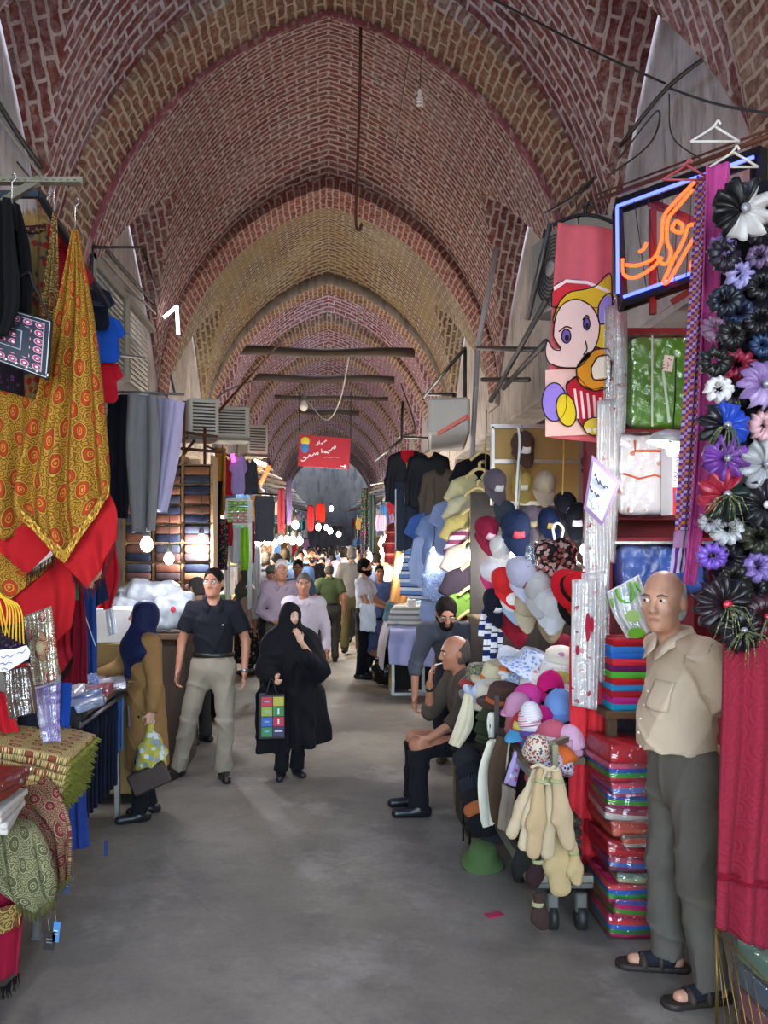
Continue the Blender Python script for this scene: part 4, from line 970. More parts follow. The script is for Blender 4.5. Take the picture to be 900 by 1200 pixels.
# shelf of folded jeans and belts
t = thing('wooden_shelving', 'wooden shelves packed with folded jeans behind the hanging bulbs', 'shelf', (-1.62, 8.95, 0))
b = MB()
for x in (-2.1, -1.8, -1.5, -1.2): b.box((x, 8.95, 1.65), (.03, .35, 2.3))
b.build('upright', wood('a07a48', '6e5030', 2), t)
b = MB()
for k in range(10): b.box((-1.65, 8.95, .9+k*.2), (.92, .35, .014))
b.build('shelf_board', wood('8a6840', '5a4028', 0), t)
jc = ['2a2c3c', '6d4433', '3d3030', '5a3c30', '1d2230', '7a5038', '33353f', '4c3430']
for r_ in range(9):
    for c_ in range(3):
        for k in range(2):
            j = (r_*5+c_*3+k*7) % 8
            folded('folded_jeans', cloth(jc[j]), (-1.95+.3*c_, 8.88, .91+r_*.2+k*.085), (.26, .3, .08), (0, 0, 0), ('upper' if k else 'lower')+' folded jeans on the '+['lowest', 'second', 'third', 'fourth', 'fifth', 'sixth', 'seventh', 'eighth', 'highest'][r_]+' level of the '+['left', 'middle', 'right'][c_]+' shelf column', 'jeans', 'folded jeans on the wooden shelves', None, 5)
# trousers on a rod above
bars('hanging_rod', GREY, [(P(104, 458, 6.0), P(216, 462, 6.0)), (P(120, 456, 6.0), P(114, 420, 7.6)), (P(205, 462, 6.0), P(200, 440, 7.4))], 'thin steel rod carrying the row of trousers', 'rod', r=.01)
sheet('dress_trousers', cloth('12151f'), [px([(128, 462), (151, 463)], 6.0), px([(128, 530), (152, 530)], 6.0), px([(130, 606), (150, 608)], 6.0)], None, 'black trousers at the left end of the rod', 'trousers', nf=1.3, amp=.03, seed=1, thick=.03, top=.8)
sheet('dress_trousers', cloth('7b7a7c'), [px([(151, 462), (182, 464)], 5.95), px([(150, 530), (186, 530)], 5.95), px([(156, 624), (180, 622)], 5.95)], None, 'wide grey trousers in the middle of the rod', 'trousers', nf=1.5, amp=.05, seed=2, thick=.03, top=.8)
sheet('dress_trousers', cloth('928a9c'), [px([(176, 465), (198, 467)], 6.05), px([(178, 540), (196, 540)], 6.05), px([(172, 600), (190, 600)], 6.05)], None, 'mauve grey trousers behind the wide grey ones', 'trousers', nf=1.3, amp=.03, seed=4, thick=.03, top=.8)
sheet('dress_trousers', cloth('aea7c6'), [px([(194, 468), (216, 471)], 6.0), px([(190, 530), (208, 530)], 6.0), px([(186, 600), (193, 600)], 6.0)], None, 'pale lilac trousers slanting at the right end of the rod', 'trousers', nf=1.2, amp=.03, seed=5, thick=.03, top=.8)
# wall fittings above the left shops
t = thing('roller_shutter', 'grey roller shutter half closed above the left shop', 'shutter', (-2.1, 8.7, 3.6))
b = MB()
for k in range(14): b.tube([(-2.1, 7.55, 3.62+k*.055), (-2.1, 9.8, 3.62+k*.055)], .03, 6)
b.build('slats', metal('8d8c88', .5), t)
b = MB(); b.box((-2.1, 8.7, 4.42), (.1, 2.9, .05)); b.box((-2.1, 7.5, 4.0), (.1, .1, .9)); b.box((-2.09, 8.75, 4.0), (.1, .06, .9)); b.build('frame', paint('857d70', .7), t)
CAB = paint('26231f', .6)
def cable(lines, label, r=.008, m=CAB):
    lines = [[q if abs(q[0]) < 2.08 else np.array((0, 0, CH))+(q-np.array((0, 0, CH)))*2.08/abs(q[0]) for q in L] for L in lines]   # kept just inside the wall face
    return tag(strokes('cable', m, lines, r), label, 'cable')
cable([[P(-10, 108, 5.6), P(40, 185, 6.3), P(110, 275, 7.9), P(185, 362, 10.3)]], 'thick dark cable running along the left wall above the lintels', .018)
cable([[P(-10, 128, 5.5), P(55, 215, 6.5), P(120, 300, 8.2), P(186, 372, 10.3)]], 'pale conduit running just below the thick dark left cable', .012, paint('8a8478'))
cable([[P(20, 190, 6.2), P(80, 262, 7.2), P(125, 322, 8.3), P(170, 356, 9.6)]], 'thin sagging wire below the conduit on the left wall', .006)
bars('awning_pipe', DGREY, [(P(108, 268, 7.4), P(107, 352, 7.4)), (P(108, 290, 7.4), P(166, 290, 9.0)), (P(166, 290, 9.0), P(182, 332, 9.4))], 'bent steel awning pipe fixed to the left wall under the pale lunette', 'pipe', r=.014)
bars('folding_awning', metal('8a8a88', .4), [(P(112, 388, 6.9), P(150, 392, 7.4)), (P(150, 392, 7.4), P(172, 420, 7.8)), (P(132, 415, 7.2), P(172, 420, 7.8))], 'grey folding awning arm above the row of trousers', 'frame', r=.012)
t = bars('tube_lamp', glow('f2f4ff', 6), [(P(192, 372, 10.2), P(206, 360, 10.2), .02), (P(207, 358, 10.2), P(209, 392, 10.2), .02)], 'bent white tube lamp on the left pier below the arch', 'lamp')
# air conditioning boxes
def ac_box(c, size, label, rz=0, louvre='f'):
    t = thing('air_cooler', label, 'air cooler', tuple(np.array(c)-np.array((0, 0, size[2]/2))), rz)
    b = MB(); b.box((0, 0, size[2]/2), size, None, .02); b.build('housing', paint('b7b2a8', .5, 0, .1, 5), t, False)
    b = MB(); n = 9
    for k in range(n): b.box((0, -size[1]/2-.006, size[2]*(.14+.72*k/(n-1))), (size[0]*.74, .012, size[2]*.035), Rx(.5))
    b.build('louvre', paint('3b3a38', .5), t, False)
    b = MB(); b.box((0, -.02, -.02), (size[0]*1.02, size[1]*.9, .04)); b.build('tray', metal('6e6a62', .5), t, False)
    return t
ac_box(P(234, 492, 10.2), (.36, .5, .44), 'louvred cream air cooler on the left wall, nearest of three', .35)
ac_box(P(268, 497, 11.6), (.5, .5, .42), 'plain boxy air cooler beyond the louvred one', .25)
ac_box(P(296, 517, 13.4), (.34, .5, .45), 'furthest tilted air cooler above the neon sign', .4)
bars('wall_frame', RUST, [(P(215, 560, 9.6), P(216, 470, 9.6)), (P(240, 600, 9.6), P(240, 500, 9.6)), (P(205, 505, 9.6), P(255, 512, 9.6)), (P(205, 525, 9.6), P(262, 530, 9.6)), (P(195, 560, 9.0), P(240, 500, 10.5)), (P(240, 500, 10.5), P(330, 400, 14.6))], 'rusty bracket frame under the louvred air cooler', 'frame', r=.018)
# plastic sheeted sign and scarves
packet('packed_sheets', cloth('a8a0a4'), [px([(205, 541), (236, 545)], 9.0), px([(203, 580), (226, 582)], 9.0)], 'stack of pale sheets in clear plastic hung under the bracket frame', 'packet')
for i, (x0, x1, y0, y1, c, nm) in enumerate(((222, 228, 562, 600, '5a6f98', 'steel blue'), (227, 231, 562, 602, 'a89858', 'straw'), (230, 234, 562, 598, 'd0662a', 'orange'), (233, 239, 560, 610, '1f5a38', 'green dotted'), (240, 245, 560, 612, '3a2f5c', 'indigo'), (244, 249, 562, 612, '8a7c58', 'khaki'), (247, 258, 564, 612, '14161f', 'black'))):
    sheet('hanging_scarf', floral(c, 'c8b030', None, 30, .25, 'UV') if 'dotted' in nm else cloth(c), [px([(x0+3, y0), (x1+3, y0)], 9.2+.1*i), px([(x0-1, y1), (x1, y1)], 9.2+.1*i)], None, nm+' scarf in the row hanging left of the ochre cloth', 'scarf', 'scarves left of the ochre cloth', nf=1.5, amp=.02, seed=i, nu=16, nv=12, top=.8)
sheet('long_cloth', cloth('9a6a24'), [px([(252, 524), (265, 526)], 10.5), px([(253, 605), (263, 603)], 10.5)], None, 'long ochre cloth hanging below the boxy air cooler', 'cloth', nf=1.5, amp=.04, seed=2, top=.8)
bars('white_rack', paint('c9cccc', .4), [(P(200, 601, 8.9), P(232, 604, 8.9)), (P(211, 602, 8.9), P(208, 660, 8.9)), (P(225, 604, 8.9), P(222, 560, 8.9))], 'white metal display rack behind the right hanging bulb', 'rack', r=.014)
# ================================================================ right side, near to far
def decal(name, m, pts, Y, parent, th=.004, world=True):
    """thin raised patch following an outline (embroidery, print on a towel, lettering plate)"""
    p = [P(x, y, Y) for x, y in pts]; n = len(p); V = p+[q+np.array((0, th, 0)) for q in p]
    b = MB(); b.add(V, [list(range(n)), list(range(n, 2*n))[::-1]]+[(i, (i+1) % n, n+(i+1) % n, n+i) for i in range(n)], None, False)
    return b.build(name, m, parent)
def oval(cx, cy, rx, ry, n=22, rot=0):
    return [(cx+rx*math.cos(a)*math.cos(rot)-ry*math.sin(a)*math.sin(rot), cy+rx*math.cos(a)*math.sin(rot)+ry*math.sin(a)*math.cos(rot)) for a in [2*PI*i/n for i in range(n)]]
def text(name, s, m, parent, loc, size, rot=(PI/2, 0, 0), ext=.001):
    cu = bpy.data.curves.new(name, 'FONT'); cu.body = s; cu.size = size; cu.extrude = ext; tmp = bpy.data.objects.new(name, cu); COL.objects.link(tmp)
    bpy.context.view_layer.update(); me = bpy.data.meshes.new_from_object(tmp.evaluated_get(bpy.context.evaluated_depsgraph_get())); bpy.data.objects.remove(tmp)
    me.materials.clear(); me.materials.append(m); o = link(name, me, parent, tuple(np.asarray(loc)-WORLD[parent.name])); o.rotation_euler = rot; return o
# crimson towel, basket of parcels
t = NT('jacquard_towel'); uv = t.coord('UV'); vo = t.n('TexVoronoi'); t.l(uv, vo.inputs['Vector']); vo.inputs['Scale'].default_value = 14; vo.inputs['Randomness'].default_value = .4
f = t.ramp(t.math('FRACT', t.math('MULTIPLY', vo.outputs['Distance'], 4)), [(0, (0, 0, 0)), (.5, (1, 1, 1)), (1, (0, 0, 0))])
t.col(t.mix(f, hx('780822'), hx('840a28'))); t.rough(.9); t.b.inputs['Sheen Weight'].default_value = .04; t.b.inputs['Sheen Tint'].default_value = (*hx('a01838'), 1); t.bump(t.math('ADD', f, t.noise(t.coord(), 180, 2)), .5, .005); TOWEL = t.m
o = sheet('hanging_towel', TOWEL, [px([(848, 742), (930, 735)], 3.15), px([(845, 850), (935, 850)], 3.13), px([(841, 980), (930, 980)], 3.1), px([(837, 1085), (925, 1128)], 3.08)], None, 'crimson towel with raised pattern hanging below the black hair flowers', 'towel', nf=2.2, amp=.035, seed=3, thick=.016, nu=60, nv=50)
sheet('woven_band', cloth('6d0a1e'), [px([(840.5, 1022), (928, 1040)], 3.075), px([(840, 1030), (928, 1049)], 3.075)], o, nf=2.2, amp=.03, seed=3)
bk = thing('wire_basket', 'gold wire basket of wrapped parcels on the floor under the crimson towel', 'basket', (1.78, 3.05, 0))
for x in (1.50, 2.06):
    for y in (2.85, 3.3): bars('post', metal('a08440', .35), [((x, y, 0), (x, y, .41))], parent=bk, r=.005)
b = MB()
for z in (.02, .40): b.tube([(1.50, 2.85, z), (2.06, 2.85, z), (2.06, 3.3, z), (1.50, 3.3, z)], .004, 6, False, True)
for i in range(7): b.tube([(1.50+.08*i, 2.845, .02), (1.50+.08*min(6, i+2.5), 2.845, .40)], .0016, 5); b.tube([(1.50+.08*i, 2.845, .40), (1.50+.08*min(6, i+2.5), 2.845, .02)], .0016, 5); b.tube([(1.497, 2.85+.07*i, .02), (1.497, min(3.3, 2.85+.07*(i+2.5)), .40)], .0016, 5)
b.build('mesh', metal('a08440', .35), bk)
for i, (c, nm) in enumerate((('8c3a4a', 'dusty rose'), ('a86a72', 'pink'), ('5d7484', 'slate blue'), ('7a9a86', 'sage green'))):
    folded('wrapped_parcel', cloth(c), (1.78, 3.06, .03+.10*i), (.46, .36, .095), (0, 0, .05*(i-1)), nm+' parcel in clear plastic, '+['lowest', 'second up', 'third up', 'top'][i]+' in the gold wire basket', 'parcel', None, FILM, 6)
# hair flowers and scrunchies
def ruffle(c, r, m, m2, seed, depth=.035):
    rr = random.Random(seed); b = MB(); n = 72; k = rr.choice((9, 11, 13)); ph = rr.random()*6
    for half, mm in ((0, 0), (1, 1)):
        G = []; n_ = 37
        for i in range(9):
            q = i/8; row = []
            for j in range(n_):
                a = PI*half+PI*j/(n_-1)+seed
                R_ = r*q*(1+.10*math.sin(k*a+ph)*q); z = -depth*(.9*math.sin(PI*q*.9))+.022*q*math.sin(k*1.0*a+ph*2)*(r/.09)+.010*q*math.sin(k*2.3*a)
                row.append((c[0]+R_*math.cos(a), c[1]+z, c[2]+R_*math.sin(a)))
            G.append(row)
        b.cur = mm; b.grid(np.array(G), None, .003)
    return b, [m, m2]
SATIN = {}
def satin(c): return cloth(c, .42, .1, .2, 120, .35)
def hair_flower(x, y, r_px, c1, c2, label, Y=3.2, seed=0, feather=False, centre='8a8890'):
    p = P(x, y, Y); r = r_px*Y/1000; b, mats = ruffle(p, r, satin(c1), satin(c2), seed)
    o = b.build('hair_flower', mats); tag(o, label, 'hair flower')
    b = MB(); b.ell(p+np.array((0, -.04, 0)), (r*.17, .012, r*.17)); b.build('centre_bead', paint(centre, .25, .3), o)
    if feather:
        b = MB(); rr = random.Random(seed+5)
        for i in range(9):
            a = rr.uniform(-2.6, -.5); L = r*rr.uniform(1.0, 1.7); d = np.array((math.cos(a), -.15, math.sin(a))); q = p+np.array((0, -.045, 0))
            b.tube([q, q+d*L*.5+np.array((0, -.015, .02)), q+d*L+np.array((0, 0, -.02))], [.0035, .003, .0008], 5)
        b.build('feather', floral('4d5236', '8a8458', '23261c', 90, .4), o)
    return o
def scrunchie(x, y, r_px, c, label, Y=3.22, seed=0):
    p = P(x, y, Y); r = r_px*Y/1000*.62; rr = random.Random(seed); b = MB(); pts = []; G = []; n, m = 72, 14; tl = rr.uniform(-.5, .5); k = rr.choice((8, 9, 11))
    for i in range(n+1):
        a = 2*PI*i/n; row = []
        for j in range(m+1):
            t_ = 2*PI*j/m; w = r*.58*(1+.28*math.sin(k*a+2*math.sin(t_)+seed)+.14*math.sin(2.4*k*a+t_)) if True else 0
            R_ = r+w*math.cos(t_)*.9; row.append((p[0]+R_*math.cos(a), p[1]+w*math.sin(t_)+tl*r*math.cos(a), p[2]+R_*math.sin(a)*.9+.006*math.sin(k*a)))
        G.append(row)
    b.grid(np.array(G)); o = b.build('scrunchie', satin(c)); tag(o, label, 'scrunchie'); return o
hair_flower(868, 248, 35, '0c0c0e', 'b9b6b4', 'large black and white hair flower at the top of the hanging column', 3.2, 1)
hair_flower(847, 500, 29, '0d0e12', '1f3fa0', 'black hair flower with royal blue edge', 3.2, 2, True)
hair_flower(847, 538, 26, '5a2a78', '6f3c94', 'purple hair flower below the black and royal blue one', 3.2, 3)
hair_flower(847, 580, 30, '14201c', '8a1c2e', 'dark green and red hair flower below the purple one', 3.2, 4, True)
hair_flower(847, 708, 34, '120f12', '1c1016', 'black hair flower with red star centre near the bottom of the column', 3.15, 5, True, 'b8283a')
hair_flower(866, 738, 26, '0f0e10', '161318', 'lowest black hair flower with feathers, above the crimson towel', 3.12, 6, True)
hair_flower(892, 452, 27, '7d6494', 'a08cb4', 'lilac hair flower at the right edge of the photo', 3.2, 7)
hair_flower(894, 545, 30, '8d8d90', 'a9a8a6', 'silver grey hair flower at the right edge', 3.2, 8)
hair_flower(893, 592, 28, '0e0d10', '1a141c', 'black hair flower below the silver grey one', 3.2, 9, False, 'd8c8cc')
hair_flower(893, 722, 26, '4a0f1c', '2a0a12', 'dark red hair flower low at the right edge', 3.14, 10, True, 'a02838')
for i, (x, y, r, c, lb) in enumerate(((848, 300, 22, '1a1420', 'black'), (846, 288, 15, '6d5a98', 'violet topped'), (866, 322, 20, '8b84b6', 'pale lavender'), (850, 352, 20, '101826', 'blue black'), (866, 366, 18, '1a2440', 'navy'), (838, 386, 17, '6c5066', 'mauve'), (858, 392, 18, '131414', 'jet black'), (838, 424, 20, '0f1210', 'greenish black'), (864, 428, 20, '7a1830', 'wine red'), (842, 456, 17, 'c4c2c4', 'silver white'), (862, 462, 17, '12120f', 'sooty black'), (852, 620, 21, 'a8a8aa', 'silver satin'), (832, 612, 14, '8c8c92', 'dull silver'), (834, 652, 18, '6a4aa8', 'bright violet'), (852, 655, 19, '141216', 'black feathered'), (860, 680, 22, '16150f', 'large black'), (890, 300, 15, '5c4a68', 'dusky purple'), (892, 335, 19, '1c1a20', 'charcoal'), (890, 375, 19, '141015', 'black brown'), (893, 405, 16, '1c3050', 'steel blue'), (894, 500, 21, 'c49aa0', 'pale pink'), (890, 630, 21, '2a2a1e', 'olive black'), (888, 664, 20, '6e5a94', 'grape'), (884, 690, 18, '141216', 'inky black'), (886, 270, 18, '17151a', 'deep black'))):
    scrunchie(x, y, r, c, lb+' satin scrunchie in the hanging '+('left' if x < 875 else 'right edge')+' column', 3.22+.02*(i % 3), i)
sheet('backing_cloth', cloth('14121a'), [px([(850, 215), (925, 210)], 3.32), px([(838, 500), (925, 500)], 3.32), px([(836, 745), (920, 740)], 3.28)], None, 'black cloth strip the hair flowers are pinned to', 'cloth', nf=2, amp=.015, seed=2)
# pink cloth and chequered scarf
sheet('pink_cloth', cloth('b8488a'), [px([(825, 196), (858, 190)], 3.45), px([(821, 330), (848, 330)], 3.45), px([(813, 520), (838, 520)], 3.45), px([(799, 684), (816, 686)], 3.45)], None, 'plain pink cloth hanging left of the hair flowers', 'cloth', nf=1.5, amp=.025, seed=4, top=.8)
CHK = checks('b9a8cc', '6a2c86', .013, .013, 'c87a2c')
o = sheet('chequered_scarf', CHK, [px([(818, 205), (838, 202)], 3.6), px([(806, 400), (828, 400)], 3.6), px([(796, 560), (818, 560)], 3.6), px([(792, 622), (812, 622)], 3.6)], None, 'purple and orange chequered scarf hanging beside the pink cloth', 'scarf', nf=2, amp=.02, seed=5, top=.8, nv=60)
sheet('plain_band', cloth('b48ab0'), [px([(792, 622), (812, 622)], 3.6), px([(790, 642), (810, 642)], 3.6)], o, nf=2, amp=.02, seed=5, top=1)
sheet('striped_end', stripes(['c9bcd8', '6a2c86'], .028, 'x', coord='UV'), [px([(790, 642), (810, 642)], 3.6), px([(786, 672), (806, 670)], 3.6)], o, nf=2, amp=.02, seed=5, top=1)
bars('hanger_rail', RUST, [(P(700, 235, 4.7), P(900, 160, 3.4)), (P(700, 228, 4.75), P(900, 152, 3.5), .006)], 'rusty rail slanting above the neon sign', 'rail', r=.012)
for i, (x, y, c, lb) in enumerate(((805, 205, 'a8444c', 'red wire hanger over the neon sign'), (860, 190, 'd8d4c8', 'cream plastic hanger at the top right'), (838, 160, 'd9d6d0', 'white plastic hanger on the slanting rail'))):
    p = P(x, y, 3.5); strokes('clothes_hanger', paint(c, .4), [[p+np.array(q) for q in L] for L in ([(-.10, 0, -.02), (-.02, 0, .03), (0, 0, .05), (.012, 0, .065), (.022, 0, .05)], [(0, 0, .04), (.10, 0, -.02)], [(-.10, 0, -.02), (.10, 0, -.02)])], .005)
    tag(COL.objects[-1], lb, 'hanger')
# neon sign
NA, NB = P(724, 300, 4.6), P(892, 300, 3.98)
def NP(x, y, off=0.0):
    d = NB[:2]-NA[:2]; n = np.array((-d[1], d[0])); n = n/np.linalg.norm(n); r = np.array(((x-VX)/FPX, 1.0)); k = (NA[:2] @ n)/(r @ n)
    p = P(x, y, k); return p+np.array((*(n*off*(1 if n[1] > 0 else -1)), 0))
sg = thing('neon_sign', 'red and blue neon lettering in a dark metal frame', 'sign', tuple(NP(726, 356)))
c4 = [NP(724, 238), NP(893, 176), NP(893, 296), NP(731, 355)]
bars('frame', metal('33302f', .5), [(c4[i]+np.array((0, .0, 0)), c4[(i+1) % 4]) for i in range(4)], parent=sg, r=.018, square=True)
bars('frame_back', metal('33302f', .5), [(c4[i]+np.array((.03, .14, 0)), c4[(i+1) % 4]+np.array((.03, .14, 0))) for i in range(4)]+[(c4[i], c4[i]+np.array((.03, .14, 0))) for i in range(4)], parent=sg, r=.012, square=True)
NB_ = glow('3a46ff', 7); NR = glow('ff3c14', 6)
strokes('blue_tube', NB_, [[NP(728, 345, -.03), NP(727, 244, -.03)], [NP(727, 243, -.03), NP(887, 186, -.03)], [NP(735, 349, -.03), NP(887, 296, -.03)]], .009, sg)
def C1(pts): return [NP(620+x/3.214, 160+y/3.214, -.05) for x, y in pts]
strokes('red_tube', NR, [C1(q) for q in ([(645, 180), (565, 262), (527, 315), (520, 400), (490, 465), (430, 492), (385, 490)], [(638, 208), (580, 275), (545, 322), (540, 400), (555, 440), (545, 480), (522, 486), (503, 458)], [(373, 468), (378, 525), (420, 538), (480, 505), (522, 462)], [(436, 442), (452, 432), (464, 408)], [(575, 325), (560, 355), (592, 370), (598, 342), (577, 326)], [(655, 342), (622, 345), (602, 400), (560, 480), (526, 556)], [(526, 558), (546, 552), (600, 460), (642, 392), (665, 385)], [(650, 450), (630, 500), (660, 512)], [(700, 330), (720, 420), (715, 470), (680, 500)], [(760, 250), (765, 420), (742, 470)])], .0085, sg)
strokes('wire', CAB, [[c4[0]*(1-f)+c4[1]*f+np.array((0, -.01, 0)), c4[3]*(1-f)+c4[2]*f+np.array((.05*math.sin(f*9), -.01, 0))] for f in (.12, .22, .33, .45, .55)], .0025, sg)
bars('bracket', paint('7c2a24', .6), [(NP(752, 240, .1), NP(752, 365, .1)), (NP(745, 230, .12), NP(812, 260, .12)), (NP(775, 350, .1), NP(840, 310, .1))], parent=sg, r=.016, square=True)
# towel printed with a plain cartoon elephant
EY = 4.9
o = sheet('printed_towel', cloth('d4636a', .85, .4), [px([(653, 262), (718, 268)], EY), px([(647, 350), (717, 350)], EY), px([(643, 430), (716, 430)], EY), px([(639, 512), (714, 520)], EY)], None, 'pink towel printed with a cartoon baby elephant, on a black hanger', 'towel', nf=1.6, amp=.012, seed=4, thick=.02, nu=50, nv=50, top=1)
def C2(pts): return [(620+x/3.214, 160+y/3.214) for x, y in pts]
E1 = EY-.045; ink = paint('1a1416', .8, 0, 0)
def patch(nm, c, pts, k, outline=True):
    decal(nm, cloth(c, var=.08), pts, E1-.004*k, o)
    if outline: strokes(nm+'_outline', ink, [[P(x, y, E1-.004*k-.002) for x, y in pts+[pts[0], pts[1]]]], .0035, o, 5)
decal('print_ground', cloth('e3b4a8'), C2([(62, 880), (310, 870), (302, 1120), (62, 1130)]), E1+.008, o)
patch('red_cap', 'c8303a', C2([(85, 640), (92, 570), (140, 542), (220, 548), (305, 590), (300, 640)]), 0)
decal('cap_band', cloth('f0d8d0'), C2([(92, 566), (140, 538), (220, 544), (305, 580), (305, 592), (220, 556), (140, 550), (95, 580)]), E1-.005, o)
patch('yellow_mane', 'd9b02c', C2([(90, 690), (112, 628), (150, 588), (210, 575), (255, 560), (308, 520), (310, 700), (300, 800), (250, 790), (120, 720)]), 1)
patch('ear', '9a84c4', C2([(262, 700), (262, 640), (285, 600), (312, 600), (312, 710), (290, 705)]), 2)
patch('head', 'e9c2b8', C2([(92, 750), (100, 680), (130, 630), (180, 612), (235, 640), (265, 700), (258, 770), (225, 830), (185, 868), (120, 868), (75, 850), (62, 810), (70, 770), (92, 800), (120, 800)]), 3)
patch('eye', '7a5aa8', C2(oval(140, 752, 17, 26)), 4); patch('eye', '7a5aa8', C2(oval(217, 706, 12, 22)), 4)
for q in ((143, 758, 8, 13), (219, 712, 6, 11)): decal('pupil', ink, C2(oval(*q)), E1-.022, o)
for q in ([(112, 735), (138, 716), (160, 722)], [(203, 690), (215, 674), (228, 682)], [(212, 770), (218, 800), (205, 822)]): strokes('ink_line', ink, [[P(x, y, E1-.02) for x, y in C2(q)]], .004, o, 5)
patch('body', 'd88a24', C2([(180, 870), (215, 820), (270, 800), (306, 815), (304, 930), (250, 958), (190, 930)]), 3)
patch('belly', 'ecd8c0', C2([(235, 870), (260, 830), (304, 830), (302, 905), (245, 915)]), 4)
t = stripes(['c42030', 'e8c8c4'], .036, 'x', widths=[.62, .38]); patch('shorts', 'b0202e', C2([(140, 935), (180, 905), (230, 950), (302, 955), (302, 1090), (210, 1100), (160, 1010)]), 2)
for k in range(6): decal('white_stripe', cloth('ecc8c4'), C2([(168+k*24, 950+8*k), (176+k*24, 950+8*k), (190+k*22, 1062), (180+k*22, 1062)]), E1-.014, o)
patch('ball', '9478c8', C2(oval(95, 1000, 46, 72)), 3); patch('foot', 'd8b828', C2(oval(140, 1030, 36, 62, rot=-.2)), 4); patch('foot', 'e0c040', C2(oval(252, 1092, 48, 34)), 4)
b = MB(); 
for k in range(3): b.ell(P(620+(225+26*k)/3.214, 160+1106/3.214, E1-.022), (.016, .004, .016))
b.build('toe_print', cloth('ecdcc8'), o)
p = P(686, 262, EY)
strokes('clothes_hanger', paint('151415', .4), [[p+np.array((-.19, 0, -.01)), p+np.array((-.1, 0, .03)), p+np.array((0, 0, .05)), p+np.array((.1, 0, .03)), p+np.array((.19, 0, -.01))], [p+np.array((0, 0, .05)), p+np.array((0, 0, .09)), p+np.array((.02, 0, .12)), p+np.array((.04, 0, .1))]], .012)
tag(COL.objects[-1], 'black plastic hanger holding the elephant towel', 'hanger')
# shelves behind the bald man
SHB = paint('7c1622', .5, 0, .1, 3)
t = thing('wall_shelving', 'dark red shelf unit holding packaged towels behind the bald man', 'shelf', (2.0, 5.05, 0))
for (y, th) in ((388, .05), (505, .03), (606, .03), (632, .02)): b = MB(); b.box((1.98, 5.2, P(0, y, 4.95)[2]), (.72, .45, th)); b.build('shelf_board', SHB, t)
b = MB(); b.box((1.98, 5.42, 2.1), (.72, .03, 2.2)); b.build('back_panel', SHB, t)
b = MB(); b.box((1.64, 5.2, 1.95), (.03, .45, 2.6)); b.box((2.33, 5.2, 1.95), (.03, .45, 2.6)); b.build('side_panel', SHB, t)
b = MB(); b.box((1.98, 4.96, P(0, 634, 4.95)[2]-.01), (.74, .02, .016)); b.build('edge_trim', metal('c8c8cc', .25), t)
b = MB(); b.box((1.98, 5.2, .52), (.70, .43, 1.0)); b.build('plinth', SHB, t)
o = folded('packed_blanket', cloth('5c8f22', .5, .2, .2, 200, .3), tuple(P(773, 503, 5.0)), (.40, .2, .53), (0, 0, 0), 'green blanket in clear plastic on the dark red shelf', 'blanket', None, FILM, 7)
b = MB(); b.box((0, -.125, .36), (.055, .004, .09), Ry(.15)); b.build('label_card', floral('d8c8b8', 'b0483a', None, 60, .3), o, False)
b = MB(); b.box((-.01, -.122, .17), (.014, .003, .3), Ry(-.12)); b.box((-.09, -.122, .26), (.01, .003, .52)); b.build('strap', paint('b8c4a8', .2), o, False)
o = folded('baby_set_box', floral('dcd3d0', 'c88a70', 'd8a0a0', 14, .22), tuple(P(749, 604, 4.88)), (.27, .12, .46), (0, 0, 0), 'boxed white baby clothes set with orange trim on the dark red shelf', 'box', None, FILM, 8)
b = MB(); b.tube([(-.05, -.075, .42), (-.05, -.078, .36), (.10, -.078, .36), (.10, -.078, .42)], .008, 6); b.tube([(-.12, -.078, .235), (-.03, -.08, .205), (.06, -.08, .225), (.14, -.078, .2)], .006, 6); b.build('orange_trim', cloth('c4603c'), o, False)
bx = thing('slim_carton', 'slim white and red carton standing right of the baby clothes set', 'box', tuple(P(788, 604, 4.72)))
b = MB(); b.box((0, 0, .21), (.065, .16, .42), None, .003); b.build('body', paint('d8d6d8', .4, 0, .03), bx, False)
b = MB(); b.box((0, -.082, .075), (.062, .004, .15)); b.build('red_panel', paint('b8202a', .4, 0, .05), bx, False)
b = MB(); b.ell((0, -.086, .10), (.022, .004, .05)); b.build('blue_badge', paint('1c3f96', .4, 0, .03), bx, False)
bp = WORLD[bx.name]
text('lettering', 'Winnie P', paint('6a5a8a', .5), bx, bp+np.array((.012, -.083, .18)), .055, (PI/2, -PI/2, 0)); text('badge_lettering', 'chicco', paint('e8e8f0', .5), bx, bp+np.array((.007, -.092, .066)), .022, (PI/2, -PI/2, 0))
for i, (x, y, w_) in enumerate(((741, 698, .21), (770, 698, .26), (800, 696, .2))):
    folded('packed_cloth', cloth('4468b8', .6, .2, .15, 200, .2), tuple(P(x, y, 5.0+.03*i)), (w_, .2, .29), (0, 0, .05), 'blue fleece in clear plastic below the shelf trim, '+['left', 'middle', 'right'][i]+' of three', 'fleece', None, FILM, 9)
o = packet('baby_outfit', floral('d8d8d6', 'd0d8c8', None, 20, .2, 'UV'), [px([(711, 694), (748, 674)], 4.45), px([(720, 722), (758, 704)], 4.42), px([(738, 752), (768, 738)], 4.4)], 'white baby outfit with green patterns, packet tilted beside the bald man', 'baby clothes')
decal('green_motif', cloth('6cae34'), oval(746, 742, 10, 6), 4.37, o)
strokes('green_trim', cloth('6cae34'), [px([(722, 690), (726, 702), (736, 706), (742, 698), (738, 682)], 4.41), px([(716, 702), (719, 712)], 4.41), px([(744, 682), (750, 694)], 4.41)], .008, o)
decal('green_motif', cloth('a8c878'), oval(742, 722, 9, 7), 4.38, o)
